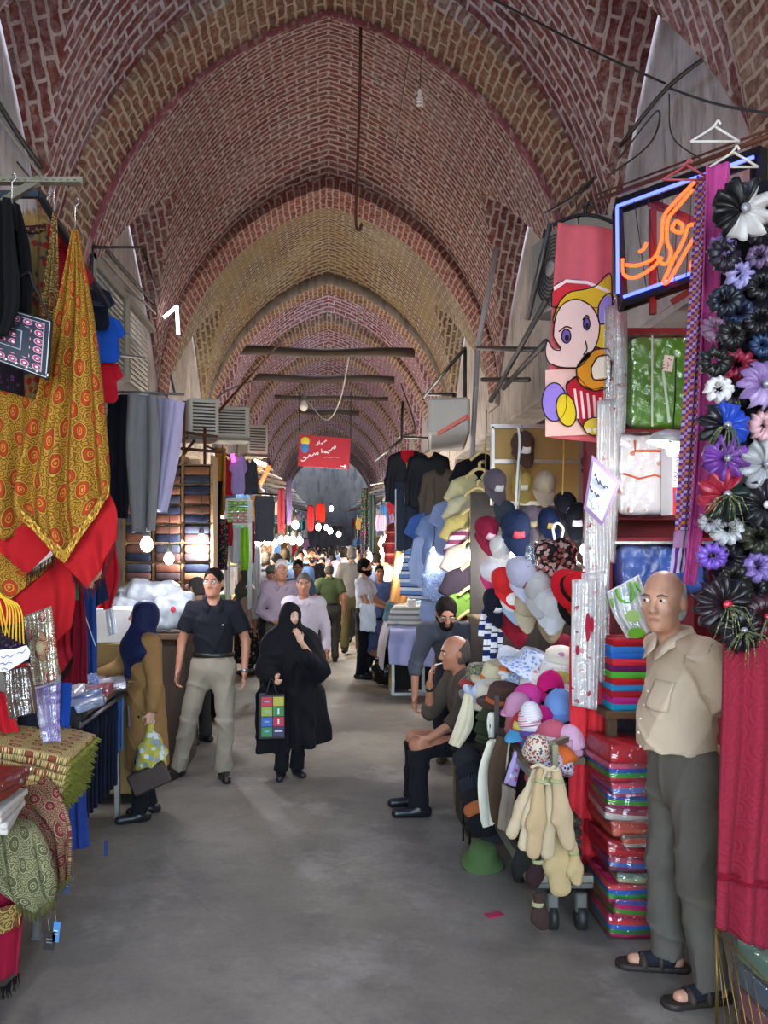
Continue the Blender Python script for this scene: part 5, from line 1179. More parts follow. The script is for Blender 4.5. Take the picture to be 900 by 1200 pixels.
# stack of folded towels and stack of wrapped blankets
tb = table('wooden stand carrying the neat stack of coloured towels', 1.40, 1.86, 4.3, 4.75, 1.05, 'towel_stand', wood('6a4a2c'), wood('5a4028', '3a2818', 2), .025)
tw = [('1f8ab0', 'teal'), ('b02c78', 'magenta'), ('a81c28', 'dark red'), ('2c86b8', 'sky blue'), ('b81c24', 'crimson'), ('4fa838', 'green'), ('6a1c50', 'purple'), ('cc3038', 'bright red'), ('2c62b4', 'royal blue'), ('3a74c0', 'mid blue'), ('a01822', 'deep red')]
z = 1.05
for i, (c, nm) in enumerate(tw):
    folded('folded_towel', cloth(c), (1.60, 4.45, z), (.33, .26, .034), (0, 0, .03*math.sin(i*2)), nm+' folded towel, '+ORD[10-i]+' of the neat stack', 'towel', None, None, 3); z += .0325
z = 0.0
bl = [['c02c58', '3c7a3a', '2f5fa8', 'c8383a'], ['c83848', '4a8a34', 'b82c60', '5a6ab0'], ['c02c58', '3c8a3a', '2f5fa8', 'd04a40'], ['8a8a5a', 'a0a078', '6a7a6a'], ['7a3c50', '4c64a0', 'b04858'], ['c03038', 'a02830'], ['b8a898', 'c0503a', '8a7868'], ['c8604a', 'b04a3c'], ['b8b0a4', '9a4858'], ['b02c68', '4a9034', '3a5aa8'], ['c05068', '5a7ab0', 'c84858'], ['c02c40', '3a9a38', '2c5aa0', 'd05a70'], ['c02a34', 'b8303c']]
bn = ['pink, green and blue striped', 'red and green striped', 'raspberry and blue striped', 'olive grey', 'plum and blue', 'scarlet', 'beige and rust', 'salmon', 'pale grey and plum', 'magenta and green', 'rose and pale blue', 'red, green and blue banded', 'plain red']
for i, cs in enumerate(bl):
    h = [.115, .10, .09, .07, .085, .075, .07, .075, .07, .08, .08, .095, .085][i]
    folded('wrapped_blanket', stripes(cs, .09 if len(cs) > 3 else .07, 'z'), (1.54+.012*math.sin(i*2.1)+(.05 if i in (3, 6) else 0), 4.27, z), (.38, .34, h), (.03*math.sin(i), .07*math.sin(i*1.7), .06*math.sin(i*1.3)), bn[i]+' wrapped blanket, '+ORD[12-i]+' of the tall pile', 'blanket', None, FILM, 2); z += h*.82
# long red towel, hanging baby packets, paper sign
o = sheet('long_towel', cloth('cf3038', .8, .4), [px([(669, 752), (714, 748)], 4.5), px([(669, 880), (716, 880)], 4.48), px([(665, 1006), (708, 1018)], 4.46)], None, 'long bright red towel hanging almost to the floor', 'towel', nf=2.6, amp=.035, seed=5, thick=.016, nv=40)
BABY = floral('d5ccc8', 'b83a48', 'd8a0a8', 16, .2, 'UV')
for i, (x0, x1, y0, y1, y2, Y) in enumerate(((671, 700, 680, 760, 832, 4.35), (682, 707, 672, 740, 800, 4.45), (690, 712, 600, 700, 780, 4.55), (686, 712, 585, 640, 690, 4.5), (700, 720, 470, 580, 660, 4.75), (708, 726, 360, 480, 560, 4.85), (716, 733, 350, 430, 520, 4.95))):
    packet('hanging_packet', BABY if i < 4 else floral('cfc4bc', 'd8a890', 'b86a60', 18, .25, 'UV'), [px([(x0, y0), (x1, y0-3)], Y), px([(x0-1, y1), (x1+2, y1-2)], Y), px([(x0, y2-6), (x1-1, y2)], Y)], ['white baby clothes packet with red trim, frontmost of the hanging bunch', 'white baby clothes packet just behind the frontmost one', 'white baby clothes packet third back in the hanging bunch', 'upper baby clothes packet right below the diamond sign', 'peach trimmed packet hanging right of the diamond sign', 'narrow pale packet beside the elephant towel', 'pale packet behind the elephant towel, left of the green blanket'][i], 'baby clothes', None, i)
o = COL.objects.get('hanging_packet')
for (x, y, rx, ry) in ((689, 735, 3, 17), (694, 732, 2, 9), (677, 762, 2, 6)): decal('red_motif', cloth('a82038'), oval(x, y, rx, ry), 4.315, o)
D4 = [(694, 533), (727, 565), (706, 617), (684, 596)]
o = decal('paper_sign', paint('a884b4', .6), D4, 4.3, None); tag(o, 'tilted diamond paper sign with purple border and handwriting', 'sign')
cx, cy = 703, 578; decal('white_sheet', PAPER, [(cx+(x-cx)*.82, cy+(y-cy)*.84) for x, y in D4], 4.294, o)
def C3(pts): return [P(560+x/5.625, 480+y/5.625, 4.288) for x, y in pts]
strokes('handwriting', paint('3c4668', .6), [C3(q) for q in ([(858, 520), (842, 500), (836, 515), (822, 500), (812, 492), (806, 470), (800, 492), (790, 470), (782, 448), (778, 462)], [(800, 575), (792, 560), (785, 575), (775, 555), (768, 545)], [(760, 545), (752, 530), (748, 545), (742, 515), (738, 500)], [(772, 420), (776, 436), (768, 432)])], .0035, o, 5)
strokes('arrow', paint('9a98b0', .6), [C3([(722, 580), (752, 620), (745, 640)]), C3([(790, 610), (795, 655), (745, 645)])], .002, o, 5)
# condenser unit and steelwork above the right stalls
t = thing('air_conditioner', 'outdoor air conditioner unit with round grille high behind the elephant towel', 'air conditioner', tuple(P(668, 362, 6.6)), -1.35)
b = MB(); b.box((0, 0, .3), (.75, .3, .6), None, .015); b.build('housing', paint('8d8a84', .5), t, False)
b = MB()
for k in range(9): b.tube([(.25*(k+1)/9*math.cos(a), -.155, .3+.25*(k+1)/9*math.sin(a)) for a in np.linspace(0, 2*PI, 30)[:-1]], .006, 5, False, True)
b.build('grille', paint('3a3a3a', .5), t, False)
b = MB(); b.tube([(0, -.16, .3), (0, -.175, .3)], .06, 16); b.build('hub', paint('9a9892', .5), t, False)
SW = metal('6e6a66', .5)
bars('wall_brackets', SW, [(P(560, 408, 8.4), P(640, 410, 6.8)), (P(575, 470, 8), P(640, 352, 6.6)), (P(590, 455, 8), P(640, 400, 6.6)), (P(645, 262, 6.6), P(618, 375, 6.8)), (P(640, 270, 6.9), P(628, 330, 6.9)), (P(565, 445, 8.2), P(620, 445, 7.6))], 'tangle of grey steel brackets on the right wall below the lunettes', 'bracket', r=.022)
bars('wall_brackets', metal('4a4a48', .5), [(P(497, 465, 10.5), P(545, 408, 9.2)), (P(497, 462, 10.5), P(532, 462, 9.8)), (P(532, 462, 9.8), P(530, 480, 9.8)), (P(545, 410, 9.2), P(545, 480, 9.2), .02)], 'dark triangular bracket over the white awning box', 'bracket', r=.02)
bars('drain_pipe', paint('a8a0a4', .5), [(P(582, 290, 9.2), P(560, 405, 9.0)), (P(560, 405, 9.0), P(553, 540, 8.9))], 'pale plastic drain pipe on the right pier', 'pipe', r=.028)
cable([[P(640, 250, 7.2), P(680, 225, 6.6), P(720, 180, 6.2), P(780, 105, 5.6), P(860, 45, 5.0), P(915, 10, 4.6)]], 'bundle of dark cables rising along the right wall', .014)
cable([[P(780, 102, 5.3), P(840, 122, 4.5), P(912, 135, 3.9)]], 'short wire running from the bracket to the right edge', .007)
cable([[P(780, 98, 5.6), P(700, 62, 5.2), P(560, -10, 4.6)]], 'loose wire crossing in front of the right lunette', .007)
cable([[P(726, 185, 6.2), P(770, 130, 5.4), P(760, 170, 5.5), P(700, 215, 6.5)]], 'slack wire looping below the dark cable bundle', .006)
cable([[P(675, 235, 6.0), P(678, 262, 5.4)], [P(784, 110, 5.6), P(788, 160, 5.4), P(826, 190, 4.4)]], 'thin wire dropping to the neon sign', .004)
t = thing('awning_box', 'long white awning housing above the track jackets', 'awning', tuple(P(522, 518, 9.4)))
A, B_ = P(508, 500, 9.6), P(530, 490, 8.6); b = MB(); b.box((A+B_)/2+np.array((.1, .3, 0)), (.42, 1.6, .38), Rz(-.12), .03); b.build('housing', paint('b8b2aa', .6, 0, .08, 4), t)
b = MB()
for k in range(7): b.box((A+B_)/2+np.array((-.115, .3, -.16+.055*k)), (.012, 1.55, .008), Rz(-.12))
b.build('rib', paint('9a958e', .6), t)
bars('coral_strip', paint('c85a50', .5), [(P(514, 508, 8.6), P(548, 488, 7.6))], 'coral red steel strip above the black polo shirt', 'rail', r=.018, square=True)
# ================================================================ the hat stall, polo shirts and beyond on the right
# cap display board
t = thing('display_board', 'tan display board with pale rails, hung with caps', 'board', tuple(P(628, 592, 6.25)))
A, B_ = P(577, 500, 6.3), P(680, 592, 6.3)
b = MB(); b.box(((A[0]+B_[0])/2, 6.32, (A[2]+B_[2])/2), (B_[0]-A[0], .03, A[2]-B_[2]), None, .004); b.build('panel', paint('a8854a', .6, 0, .1, 3), t)
b = MB(); x0, x1, z0, z1 = A[0], B_[0], B_[2], A[2]
b.box(((x0+x1)/2, 6.30, z1), (x1-x0+.04, .05, .03)); b.box((x0, 6.30, (z0+z1)/2), (.025, .05, z1-z0)); b.box((x1, 6.30, (z0+z1)/2), (.03, .05, z1-z0))
for y in (541, 590): b.box(((x0+x1)/2, 6.295, P(0, y, 6.3)[2]), (x1-x0, .03, .03))
b.build('rail', metal('c8c6c0', .35), t)
t = thing('timber_stall', 'dark timber back wall of the hat stall with a rough plank shelf', 'stall', (1.75, 6.75, 0))
b = MB(); b.box((1.78, 6.8, 1.15), (1.3, .04, 2.3)); b.build('back_panel', wood('3a3028', '1c1814', 2), t)
b = MB(); b.box((1.45, 6.4, P(0, 728, 6.3)[2]), (.75, .3, .06), None, .01); b.build('plank_shelf', wood('7a6446', '54422c', 0), t)
b = MB(); b.box((1.26, 6.3, .65), (.05, .05, 1.3)); b.build('post', wood('8a7348', '5e4c2c', 2), t)
bars('cap_rail', metal('a8a8a4', .35), [(P(622, 630, 6.1), P(690, 668, 5.2)), (P(612, 498, 6.1), P(606, 640, 6.1), .006)], 'slanting metal rail the lower caps hang from', 'rail', r=.01)
strokes('white_cable', paint('cfd2cc', .4), [px([(607, 500), (609, 520), (606, 560), (604, 600), (602, 622)], 6.02)], .009); tag(COL.objects[-1], 'grey cable running down over the cap board to a bulb', 'cable')
strokes('gold_cord', cloth('b8984a'), [px([(661, 515), (660, 560), (658, 608)], 5.7)], .005); tag(COL.objects[-1], 'thin gold cord hanging at the right of the cap board', 'cord')
strokes('white_loop', paint('d8d8d4', .4), [px([(654, 650), (650, 632), (648, 618), (654, 613), (660, 620), (657, 634), (655, 650)], 5.6)], .008); tag(COL.objects[-1], 'white plastic hook looped over the slanting rail', 'hook')
W_ = paint('d8d6d2', .6); GOLD = paint('b89a50', .4, .5)
HU = (-1.25, 0, 0)          # hung: crown to the viewer, peak down
for (x, y, Y, c, vc, bc, rot, s, lb) in (
 (612, 522, 6.15, '4a372e', None, 'd8d0cc', (.95, 0, .1), 1.25, 'dark brown cap at the top of the tan board'),
 (579, 566, 6.0, '554c55', None, 'b8b4b4', (.95, 0, .25), 1.2, 'plum grey cap with pale lettering left of the tan board'),
 (611, 566, 6.2, 'a38c4a', None, 'd8d4c0', (.95, 0, 0), 1.12, 'khaki yellow cap in the middle of the tan board'),
 (638, 568, 6.2, 'b3a591', None, None, (.95, .1, -.1), 1.2, 'beige cap hung by its strap right of the khaki one'),
 (588, 602, 5.95, '333a40', None, 'a8884c', (.95, .2, .6), 1.15, 'charcoal cap with leopard badge below the tan board'),
 (604, 618, 5.8, '24304c', None, 'c04a58', (.95, 0, 0), 1.45, 'navy cap with red and white lettering'),
 (624, 608, 6.0, '75686e', None, 'c8b888', (.95, 0, -.2), 1.15, 'mauve grey cap right of the lettered navy cap'),
 (643, 610, 5.9, '1c2846', None, 'b0904a', (.95, 0, 0), 1.1, 'navy cap with leopard print peak badge'),
 (661, 592, 5.75, '17171f', None, 'b070a8', (.95, 0, .3), 1.1, 'black cap with pink writing near the gold cord'),
 (677, 606, 5.7, '191c22', None, 'd4d6dc', (.95, 0, -.3), 1.2, 'black cap with white badge left of the baby clothes'),
 (690, 548, 5.5, '26344e', None, None, (.95, .3, .5), 1.0, 'navy cap hanging beside the diamond sign'),
 (568, 622, 5.9, '7d1c34', None, 'c8a8b0', (.95, .25, .4), 1.25, 'maroon cap left of the bulb'),
 (584, 644, 5.85, 'c8c6c0', None, None, (.95, .1, .2), 1.2, 'white cap behind the hanging bulb'),
 (572, 672, 5.8, 'd0cccf', 'b83a6a', None, (1.0, .3, .5), 1.05, 'white cap with raspberry edge above the red cap'),
 (590, 682, 5.5, 'c8282a', None, None, (1.05, -.25, .25), 1.2, 'bright red cap with white badge on the slanting rail'),
 (609, 672, 5.35, 'a8a6b8', None, 'a04a50', (1.15, -.2, .35), 1.35, 'pale lilac cap with red print beside the red cap'),
 (597, 706, 5.5, 'd8d8d4', '8ca0b4', None, (.95, 0, .4), 1.0, 'white cap with blue edged peak under the red cap'),
 (578, 705, 5.6, '171a26', None, 'd8d8d8', (1.1, 0, .3), 1.1, 'black cap with white mark over the striped socks'),
 (594, 722, 5.65, '7f1426', None, None, (1.0, 0, .3), 1.1, 'maroon cap in the lowest hanging row, left one'),
 (606, 728, 5.6, '841a2a', None, None, (1.0, 0, -.1), 1.1, 'maroon cap in the lowest hanging row, right one'),
 (615, 708, 5.45, 'b3a48a', None, None, (1.15, 0, 0), 1.15, 'tan cap with rounded peak beside the white cap'),
 (617, 690, 5.6, 'd6d6d2', None, None, (1.1, 0, 0), 1.0, 'white cap tucked between the lilac and tan caps'),
 (631, 690, 5.3, 'aaa8a6', None, None, (.9, 0, -.2), 1.3, 'pale grey cap with a broad peak under the floral scarf'),
 (641, 706, 5.25, 'c4c4c4', None, None, (.85, 0, -.3), 1.15, 'light grey cap, middle of the three below the floral scarf'),
 (652, 712, 5.2, 'd2d4d6', None, None, (.85, 0, -.5), 1.2, 'white cap, right of the three below the floral scarf'),
 (645, 722, 5.4, '94866c', None, None, (.85, 0, -.2), 1.2, 'khaki cap under the white peaks')):
    cap(tuple(P(x, y, Y)), rot, cloth(c), lb, cloth(vc) if vc else None, paint(bc, .6) if bc else None, None, s*.86)
S = Solid(); c0 = P(650, 662, 5.3); rr = random.Random(3)
for k in range(12): S.ell(c0+np.array((rr.uniform(-.1, .1), rr.uniform(-.04, .04), rr.uniform(-.12, .12))), (.07, .05, .06), None, .04)
S.disp(folds(.008, (40, 30, 44), 2)); o = solid('floral_scarf', S, .012, floral('1c1a18', 'b09088', '8a4a48', 34, .5)); tag(o, 'bunched dark floral scarf hanging from the slanting rail', 'scarf')
packet('sock_packet', camo(['2c3038', '5a6a80', 'a8b0bc'], 40), [px([(617, 640), (625, 637)], 5.3), px([(615, 660), (630, 664)], 5.28)], 'small packet of dark print over the lilac cap', 'packet')
o = hat('fedora', tuple(P(672, 694, 4.93)), (1.05, .3, .3), cloth('b81420'), 'red brimmed hat hanging tilted left of the baby clothes', cloth('181414'), 1.05)
o = hat('fedora', tuple(P(679, 716, 5.02)), (1.05, .2, .3), cloth('1a1616'), 'black hat with orange band behind the red brimmed hat', cloth('b84a20'), 1.0)
# striped socks
for i, (x0, x1, y0, y1) in enumerate(((563, 570, 715, 745), (568, 575, 724, 775), (576, 582, 728, 778), (583, 588, 735, 772))):
    sheet('striped_sock', stripes(['e0e0e4', '1c2656', 'd8d8dc', '1a1c26'], .11, 'z', widths=[.35, .35, .2, .1]), [px([(x0+2, y0), (x1+2, y0)], 5.7-.03*i), px([(x0, (y0+y1)/2), (x1, (y0+y1)/2)], 5.7), px([(x0-1, y1), (x1-1, y1)], 5.7)], None, 'navy and white striped sock beside the man in glasses, '+['leftmost', 'second from left', 'third from left', 'rightmost'][i], 'socks', 'striped socks', nf=1, amp=.008, seed=i, thick=.03)
# push cart
ct = thing('push_cart', 'low steel push cart on castors under the piled hats', 'cart', (1.35, 5.05, 0))
b = MB(); b.box((1.14, 5.1, .23), (.30, 1.9, .03), None, .005); b.build('deck', metal('6a6a66', .5), ct)
for y in (4.22, 4.78, 5.5, 6.0):
    b = MB(); b.box((1.0, y, .5), (.035, .035, .56), None, .004); b.build('post', metal('8d8d86', .45), ct)
b = MB(); b.box((1.0, 5.1, .25), (.04, 1.9, .06)); b.box((1.0, 5.1, .76), (.03, 1.8, .03)); b.box((1.14, 4.17, .25), (.30, .03, .06)); b.build('side_rail', metal('9a988c', .4), ct)
b = MB(); b.box((1.15, 5.18, .785), (.32, 1.66, .03)); b.build('board', wood('6e5a40', '463828', 1), ct)
for (x, y, r) in ((1.06, 4.78, .075), (1.10, 4.2, .06), (1.24, 4.2, .06), (1.06, 5.9, .075)):
    b = MB(); b.tube([(x-.02, y, r), (x+.02, y, r)], r, 18); b.tube([(x-.024, y, r), (x+.024, y, r)], r*.4, 12); b.build('castor', paint('242322', .5), ct)
    b = MB(); b.box((x, y, r+.075), (.06, .05, .10), None, .008); b.build('fork', metal('8a8a86', .35), ct)
carton('storage_crate', paint('3c3028', .8), (1.16, 4.75, .25), (.2, .5, .38), 'dark carton stowed on the deck of the push cart')
carton('white_carton', paint('b8bcc4', .6), (1.12, 5.17, .25), (.14, .26, .3), 'white carton at the aisle side of the push cart')
carton('storage_crate', paint('30302c', .8), (1.16, 5.6, .25), (.2, .4, .36), 'dark carton at the back of the push cart')
# hats piled on the cart
FL1 = floral('d4d8e4', '7f96d0', '9ab0dc', 40, .4); PD = floral('ded8cc', 'c47aa8', None, 12, .22)
def stack(x, y, Y, n, kind, cols, nm, dz=.035, s=1.0, band=None, tilt=(0, 0, 0), where='of the pile on the hat cart'):
    p = P(x, y, Y)
    for i in range(n):
        c = cols[i % len(cols)]; m = cloth(c) if isinstance(c, str) else c
        lb = nm+', '+ORD[n-1-i]+' '+where
        loc = (p[0]+.012*math.sin(i*2.3), p[1]+.01*math.cos(i*1.7), p[2]+dz*i); rot = (tilt[0]+.08*math.sin(i*3), tilt[1]+.08*math.cos(i*2), i*.9)
        if kind == 'cap': cap(loc, (rot[0], rot[1], tilt[2]+.15*math.sin(i*2)), m, lb, None, None, nm+'s', s)
        else: hat(kind, loc, rot, m, lb, band, s, nm+'s')
b = MB(); b.box((1.53, 5.35, .46), (.42, 1.2, .92), None, .04); tag(b.build('covered_crate', cloth('4a4450')), 'dark cloth-covered crate behind the cart carrying the sun hats', 'crate')
stack(607, 858, 5.35, 6, 'bucket', ['5c6678', '6c7484', '4a5570', '707888', '5a6474', '5f6b84'], 'blue grey cotton bucket hat', .042, .95)
hat('bucket', tuple(P(607, 810, 5.35)), (.2, .1, 0), checks('7c8ca8', 'b4bcc8', .02, .02, coord='Object'), 'blue plaid bucket hat on top of the blue grey stack', None, 1.0)
hat('sun', tuple(P(622, 785, 5.3)), (.35, .25, .5), FL1, 'white sun hat with blue flowers', FL1, 1.0)
hat('sun', tuple(P(613, 780, 5.5)), (.6, .5, .2), cloth('cfd2da'), 'plain white hat behind the blue flowered one', None, .9)
hat('sun', tuple(P(656, 785, 5.2)), (.3, -.1, .3), PD, 'cream sun hat with pink dots', PD, 1.05)
hat('sun', tuple(P(650, 800, 5.15)), (.15, -.1, .9), floral('d8d4cc', 'c0a0b8', None, 24, .2), 'flat cream sun hat under the pink dotted one', None, 1.05)
hat('sun', tuple(P(660, 795, 5.3)), (.1, 0, 0), cloth('b8ab82'), 'straw coloured hat under the pink dotted one', None, 1.1)
hat('fedora', tuple(P(583, 800, 5.6)), (.2, .1, 0), cloth('c8bb98'), 'straw brimmed hat with orange trim', cloth('c4662c'), 1.15)
o = hair_flower(597, 787, 13, 'd8d0cc', 'c8622c', 'orange and white ribbon flower on the straw hat', 5.35, 3)
hat('fedora', tuple(P(578, 823, 5.45)), (.25, -.1, .3), cloth('cfc6b0'), 'off white brimmed hat with stitched band in front of the straw one', cloth('ded8c8'), 1.15)
hat('fedora', tuple(P(566, 820, 5.5)), (.3, .5, .1), cloth('b8c0d0'), 'pale blue white brimmed hat tilted beside the off white one', None, 1.0)
hat('fedora', tuple(P(590, 826, 5.2)), (.15, .05, .2), cloth('4a342c'), 'brown brimmed hat with orange piping', cloth('b05a34'), 1.1)
stack(580, 868, 5.2, 5, 'bucket', ['2c3524', '343e2a', '283020'], 'dark olive bucket hat', .036, .9)
stack(610, 870, 4.85, 6, 'beanie', ['a86a6a', 'b07878', '9c5c60', 'b8808a', 'b48894', 'c08aa4'], 'dusty pink knitted cap', .03, .85)
for (x, y, Y, c, vc, bc, rot, s, lb) in (
 (618, 822, 4.95, 'c43a88', 'd884b0', 'd8c0a8', (.28, .2, -0.95), 1.05, 'pink cap with a printed badge on the hat cart'),
 (645, 806, 5.0, 'c01a68', None, None, (.28, 0, -0.25), 1.0, 'deep magenta cap behind the pink printed one'),
 (655, 800, 5.1, 'b8b060', None, None, (.28, 0, -0.65), .95, 'yellow print cap beside the magenta one'),
 (648, 822, 4.95, '16161c', None, None, (.28, .2, -0.45), .9, 'black cap wedged beside the light blue cap'),
 (658, 832, 4.8, '6f94cc', None, None, (.28, -.15, -0.65), 1.15, 'light blue cap on the hat cart'),
 (632, 850, 4.75, 'c01f72', None, 'a88ab8', (.28, .15, -0.75), 1.1, 'magenta cap with purple badge in front of the pink one'),
 (616, 852, 4.7, 'b02c34', '4a90b8', 'c0b050', (.28, .1, -0.75), .95, 'red cap with blue peak and yellow badge'),
 (647, 870, 4.55, 'b8586a', None, 'd8ccc8', (.28, .1, -0.45), 1.2, 'rose cap with white front panel'),
 (668, 872, 4.5, 'd0a4bc', None, 'b88ca0', (.28, 0, -0.45), 1.0, 'pale pink cap at the right end of the hat cart'),
 (640, 895, 4.5, 'a8404c', None, None, (.28, .1, -0.65), 1.05, 'dark rose cap below the white fronted one'),
 (627, 868, 4.65, '77777c', None, None, (.28, .1, -0.55), .8, 'small grey cap between the red and rose caps'),
 (660, 762, 5.45, '701c30', None, None, (.28, 0, -0.55), 1.0, 'dark red cap behind the pink dotted hat')):
    cap(tuple(P(x, y, Y)), rot, cloth(c), lb, cloth(vc) if vc else None, paint(bc, .6) if bc else None, None, s)
for i, (c, nm) in enumerate((('2c5c94', 'blue'), ('a82c58', 'raspberry'), ('5a4a8c', 'violet'), ('b8b4c0', 'white striped'), ('b87884', 'pink striped'), ('c8c4cc', 'pale striped'))):
    hat('beanie', tuple(P(622, 880, 4.6)+np.array((.01*math.sin(i*3), 0, .034*i))), (.2, 0, i), stripes([c, 'd8d0d4' if 'striped' in nm else c], .022, 'z') if 'striped' in nm else cloth(c), nm+' knitted hat, '+ORD[5-i]+' of the short stack beside the rose cap', None, .62, 'small knitted hats')
for i, (x, y, c, nm) in enumerate(((628, 885, floral('c8b8a8', '4a4a58', 'a04a38', 50, .4), 'patterned'), (640, 905, floral('b8a8b8', '303048', 'b06070', 50, .4), 'mauve print'), (655, 905, floral('c8c0c8', '343a60', 'b04858', 40, .4), 'navy and red print'), (665, 898, cloth('c4602c'), 'orange'))):
    hat('beanie', tuple(P(x, y, 4.35)), (.5, .2*i, i), c, nm+' soft cap tumbled on the front edge of the hat cart', None, .75)
strokes('ribbon_rosette', paint('c8c4b8', .35), [[P(578+6*math.cos(a)*((k % 3)+1)/3, 850+14*math.sin(a*1.3+k), 4.95) for a in np.linspace(0, 4, 9)] for k in range(5)], .008); tag(COL.objects[-1], 'crinkled white ribbon in front of the olive hats', 'ribbon')
bars('post', DGREY, [(P(582, 815, 4.9), P(582, 880, 4.9))], 'short dark post standing among the brimmed hats', 'post', r=.012, square=True)
# stacks at the aisle end of the stall
b = MB(); b.box((.97, 5.75, .28), (.16, .5, .56), None, .01); b.box((.97, 5.75, .59), (.2, .6, .05)); tag(b.build('hat_stand', wood('3c342c', '241e18', 2)), 'low dark wooden stand holding the black hats at the aisle corner', 'stand')
stack(549, 890, 5.6, 7, 'bucket', ['b070a0', '17171a', '1a191c', '141416', '1c1b1e', '161618', '18171a'], 'black cotton bucket hat', .036, .82, None, (.1, -.15, 0), 'of the pile beside the seated man')
for i in range(6):
    cap(tuple(P(548+3.5*i, 895+15*i, 5.35-.05*i)), (.25, -.2, .9), cloth(['26262a', '1c1e24', '232730', '1d1c1e', 'a05a34', '15161a'][i]), 'dark flat peaked cap with pale edge, '+ORD[i]+' down the aisle corner rack', cloth('22242a'), None, 'peaked caps on the aisle corner rack', 1.05)
bars('wire_rack', DGREY, [((.86, 5.45, 0), (.86, 5.45, .72)), ((.86, 5.2, 0), (.86, 5.2, .5)), ((1.0, 5.45, 0), (1.0, 5.45, .75)), ((.86, 5.2, .1), (.86, 5.45, .1)), ((.86, 5.45, .1), (1.0, 5.45, .1)), ((.86, 5.2, .45), (1.0, 5.45, .5))], 'thin dark wire rack holding the peaked caps at the aisle corner', 'rack', r=.007)
hat('bucket', (.90, 5.0, .03), (.3, 0, 0), cloth('4a6038'), 'olive green hat lying on the floor beside the cart wheel', None, .95)
sheet('knit_hat_bag', cloth('cfc3a4'), [px([(545, 812), (553, 815)], 5.35), px([(535, 850), (553, 852)], 5.3), px([(528, 872), (538, 876)], 5.3)], None, 'cream knitted scarf slung in front of the black hats', 'scarf', nf=1, amp=.02, thick=.03)
for (r, c, lb, Y, sd) in (([(572, 868), (584, 866)], 'cfc8b4', 'long cream knitted bag hanging at the corner of the cart', 4.75, 1), ([(584, 862), (597, 868)], '463629', 'long brown felt bag with cream edge hanging beside the cream one', 4.65, 2)):
    (xa, ya), (xb, yb) = r; o = sheet('felt_bag', cloth(c), [px([(xa, ya), (xb, yb)], Y), px([(xa-11, ya+40), (xb-3, yb+35)], Y), px([(xa-9, ya+85), (xb, yb+85)], Y), px([(xa-4, ya+100), (xb-6, yb+100)], Y)], None, lb, 'bag', nf=1, amp=.02, seed=sd, thick=.035, bot=.4)
    strokes('edge_cord', cloth('b8a88c'), [px([(xb, yb), (xb-3, yb+35), (xb, yb+85), (xb-6, yb+100)], Y-.02)], .006, o)
sheet('print_bag', floral('a898c4', 'b04a80', 'd8c8dc', 26, .3), [px([(603, 880), (612, 882)], 4.5), px([(592, 918), (604, 922)], 4.48)], None, 'small lilac printed pouch hanging on the cart side', 'pouch', nf=1, amp=.01, thick=.02)
sheet('dark_bag', cloth('2c2220'), [px([(600, 875), (625, 890)], 4.6), px([(590, 930), (612, 940)], 4.58)], None, 'dark brown bag on the cart side behind the lilac pouch', 'bag', nf=1, amp=.02, thick=.04)
sheet('grey_bag', cloth('8a7c6c'), [px([(589, 918), (603, 925)], 4.5), px([(586, 970), (598, 976)], 4.5)], None, 'taupe cloth bag low on the cart side', 'bag', nf=1, amp=.01, thick=.04)
# bath mitts in a bunch
def mitt(x0, y0, x1, y1, w, c, lb, Y, nm='bath_mitt'):
    a, d = P(x0, y0, Y), P(x1, y1, Y); r = w*Y/1600; m_ = a*.45+d*.55
    S = Solid(); S.cap(a, m_, r*.55, r, .03, sq=((0, 1, 0), 1.7)); S.cap(m_, d+np.array((0, 0, r)), r, r*.82, .03, sq=((0, 1, 0), 1.7)); th = m_+np.array((-r*.9, -.01, -.02)); S.cap(m_+np.array((0, 0, .05)), th, r*.45, r*.42, .02); S.disp(folds(.003, (40, 30, 30), int(x0)))
    o = solid(nm, S, .010, cloth(c, weave=90)); tag(o, lb, 'bath mitt')
    b = MB(); b.tube([a+np.array((0, 0, -.03)), a+np.array((0, -.0, -.045))], r*.75, 12); b.build('cuff_band', cloth('9a9c70'), o); return o
for i, (x0, y0, x1, y1, w, c, lb) in enumerate(((628, 905, 600, 985, 15, 'b5a283', 'leftmost beige mitt of the hanging bunch'), (631, 908, 614, 1000, 15, 'b9a687', 'second beige mitt from the left in the hanging bunch'), (634, 905, 625, 1010, 17, 'b0956f', 'rosy beige mitt in the middle left of the bunch'), (640, 905, 632, 1008, 16, 'b7a37f', 'straight beige mitt in the centre of the bunch'), (645, 905, 641, 1010, 16, 'b4a080', 'beige mitt right of the centre one'), (652, 905, 666, 1000, 18, 'b09878', 'pink striped beige mitt on the right of the bunch'), (650, 960, 656, 1054, 26, 'b39a6e', 'largest beige mitt hanging lowest in the bunch'), (672, 990, 676, 1040, 13, 'b39a6e', 'small beige mitt peeping out behind the long red towel'))):
    mitt(x0, y0, x1, y1, w, c, lb, 4.08-.03*(i % 3)+(.06 if i > 5 else 0))
for i, (x0, y0, x1, y1, c, lb) in enumerate(((617, 980, 608, 1030, '1a1a17', 'black brush mitt left below the bunch'), (630, 1000, 625, 1045, '2c1c1c', 'dark brown brush mitt below the bunch'), (630, 1050, 636, 1092, '3a2a26', 'brown brush mitt hanging lowest, near the cart wheel'))): mitt(x0, y0, x1, y1, 15, c, lb, 4.06)
strokes('twine', cloth('b8a888'), [px([(622, 900), (632, 896), (642, 902), (650, 898)], 4.0), px([(640, 902), (636, 915), (644, 920)], 4.0), px([(632, 897), (650, 903), (655, 900)], 4.0)], .008); tag(COL.objects[-1], 'knotted beige twine tying the bath mitts together', 'twine')
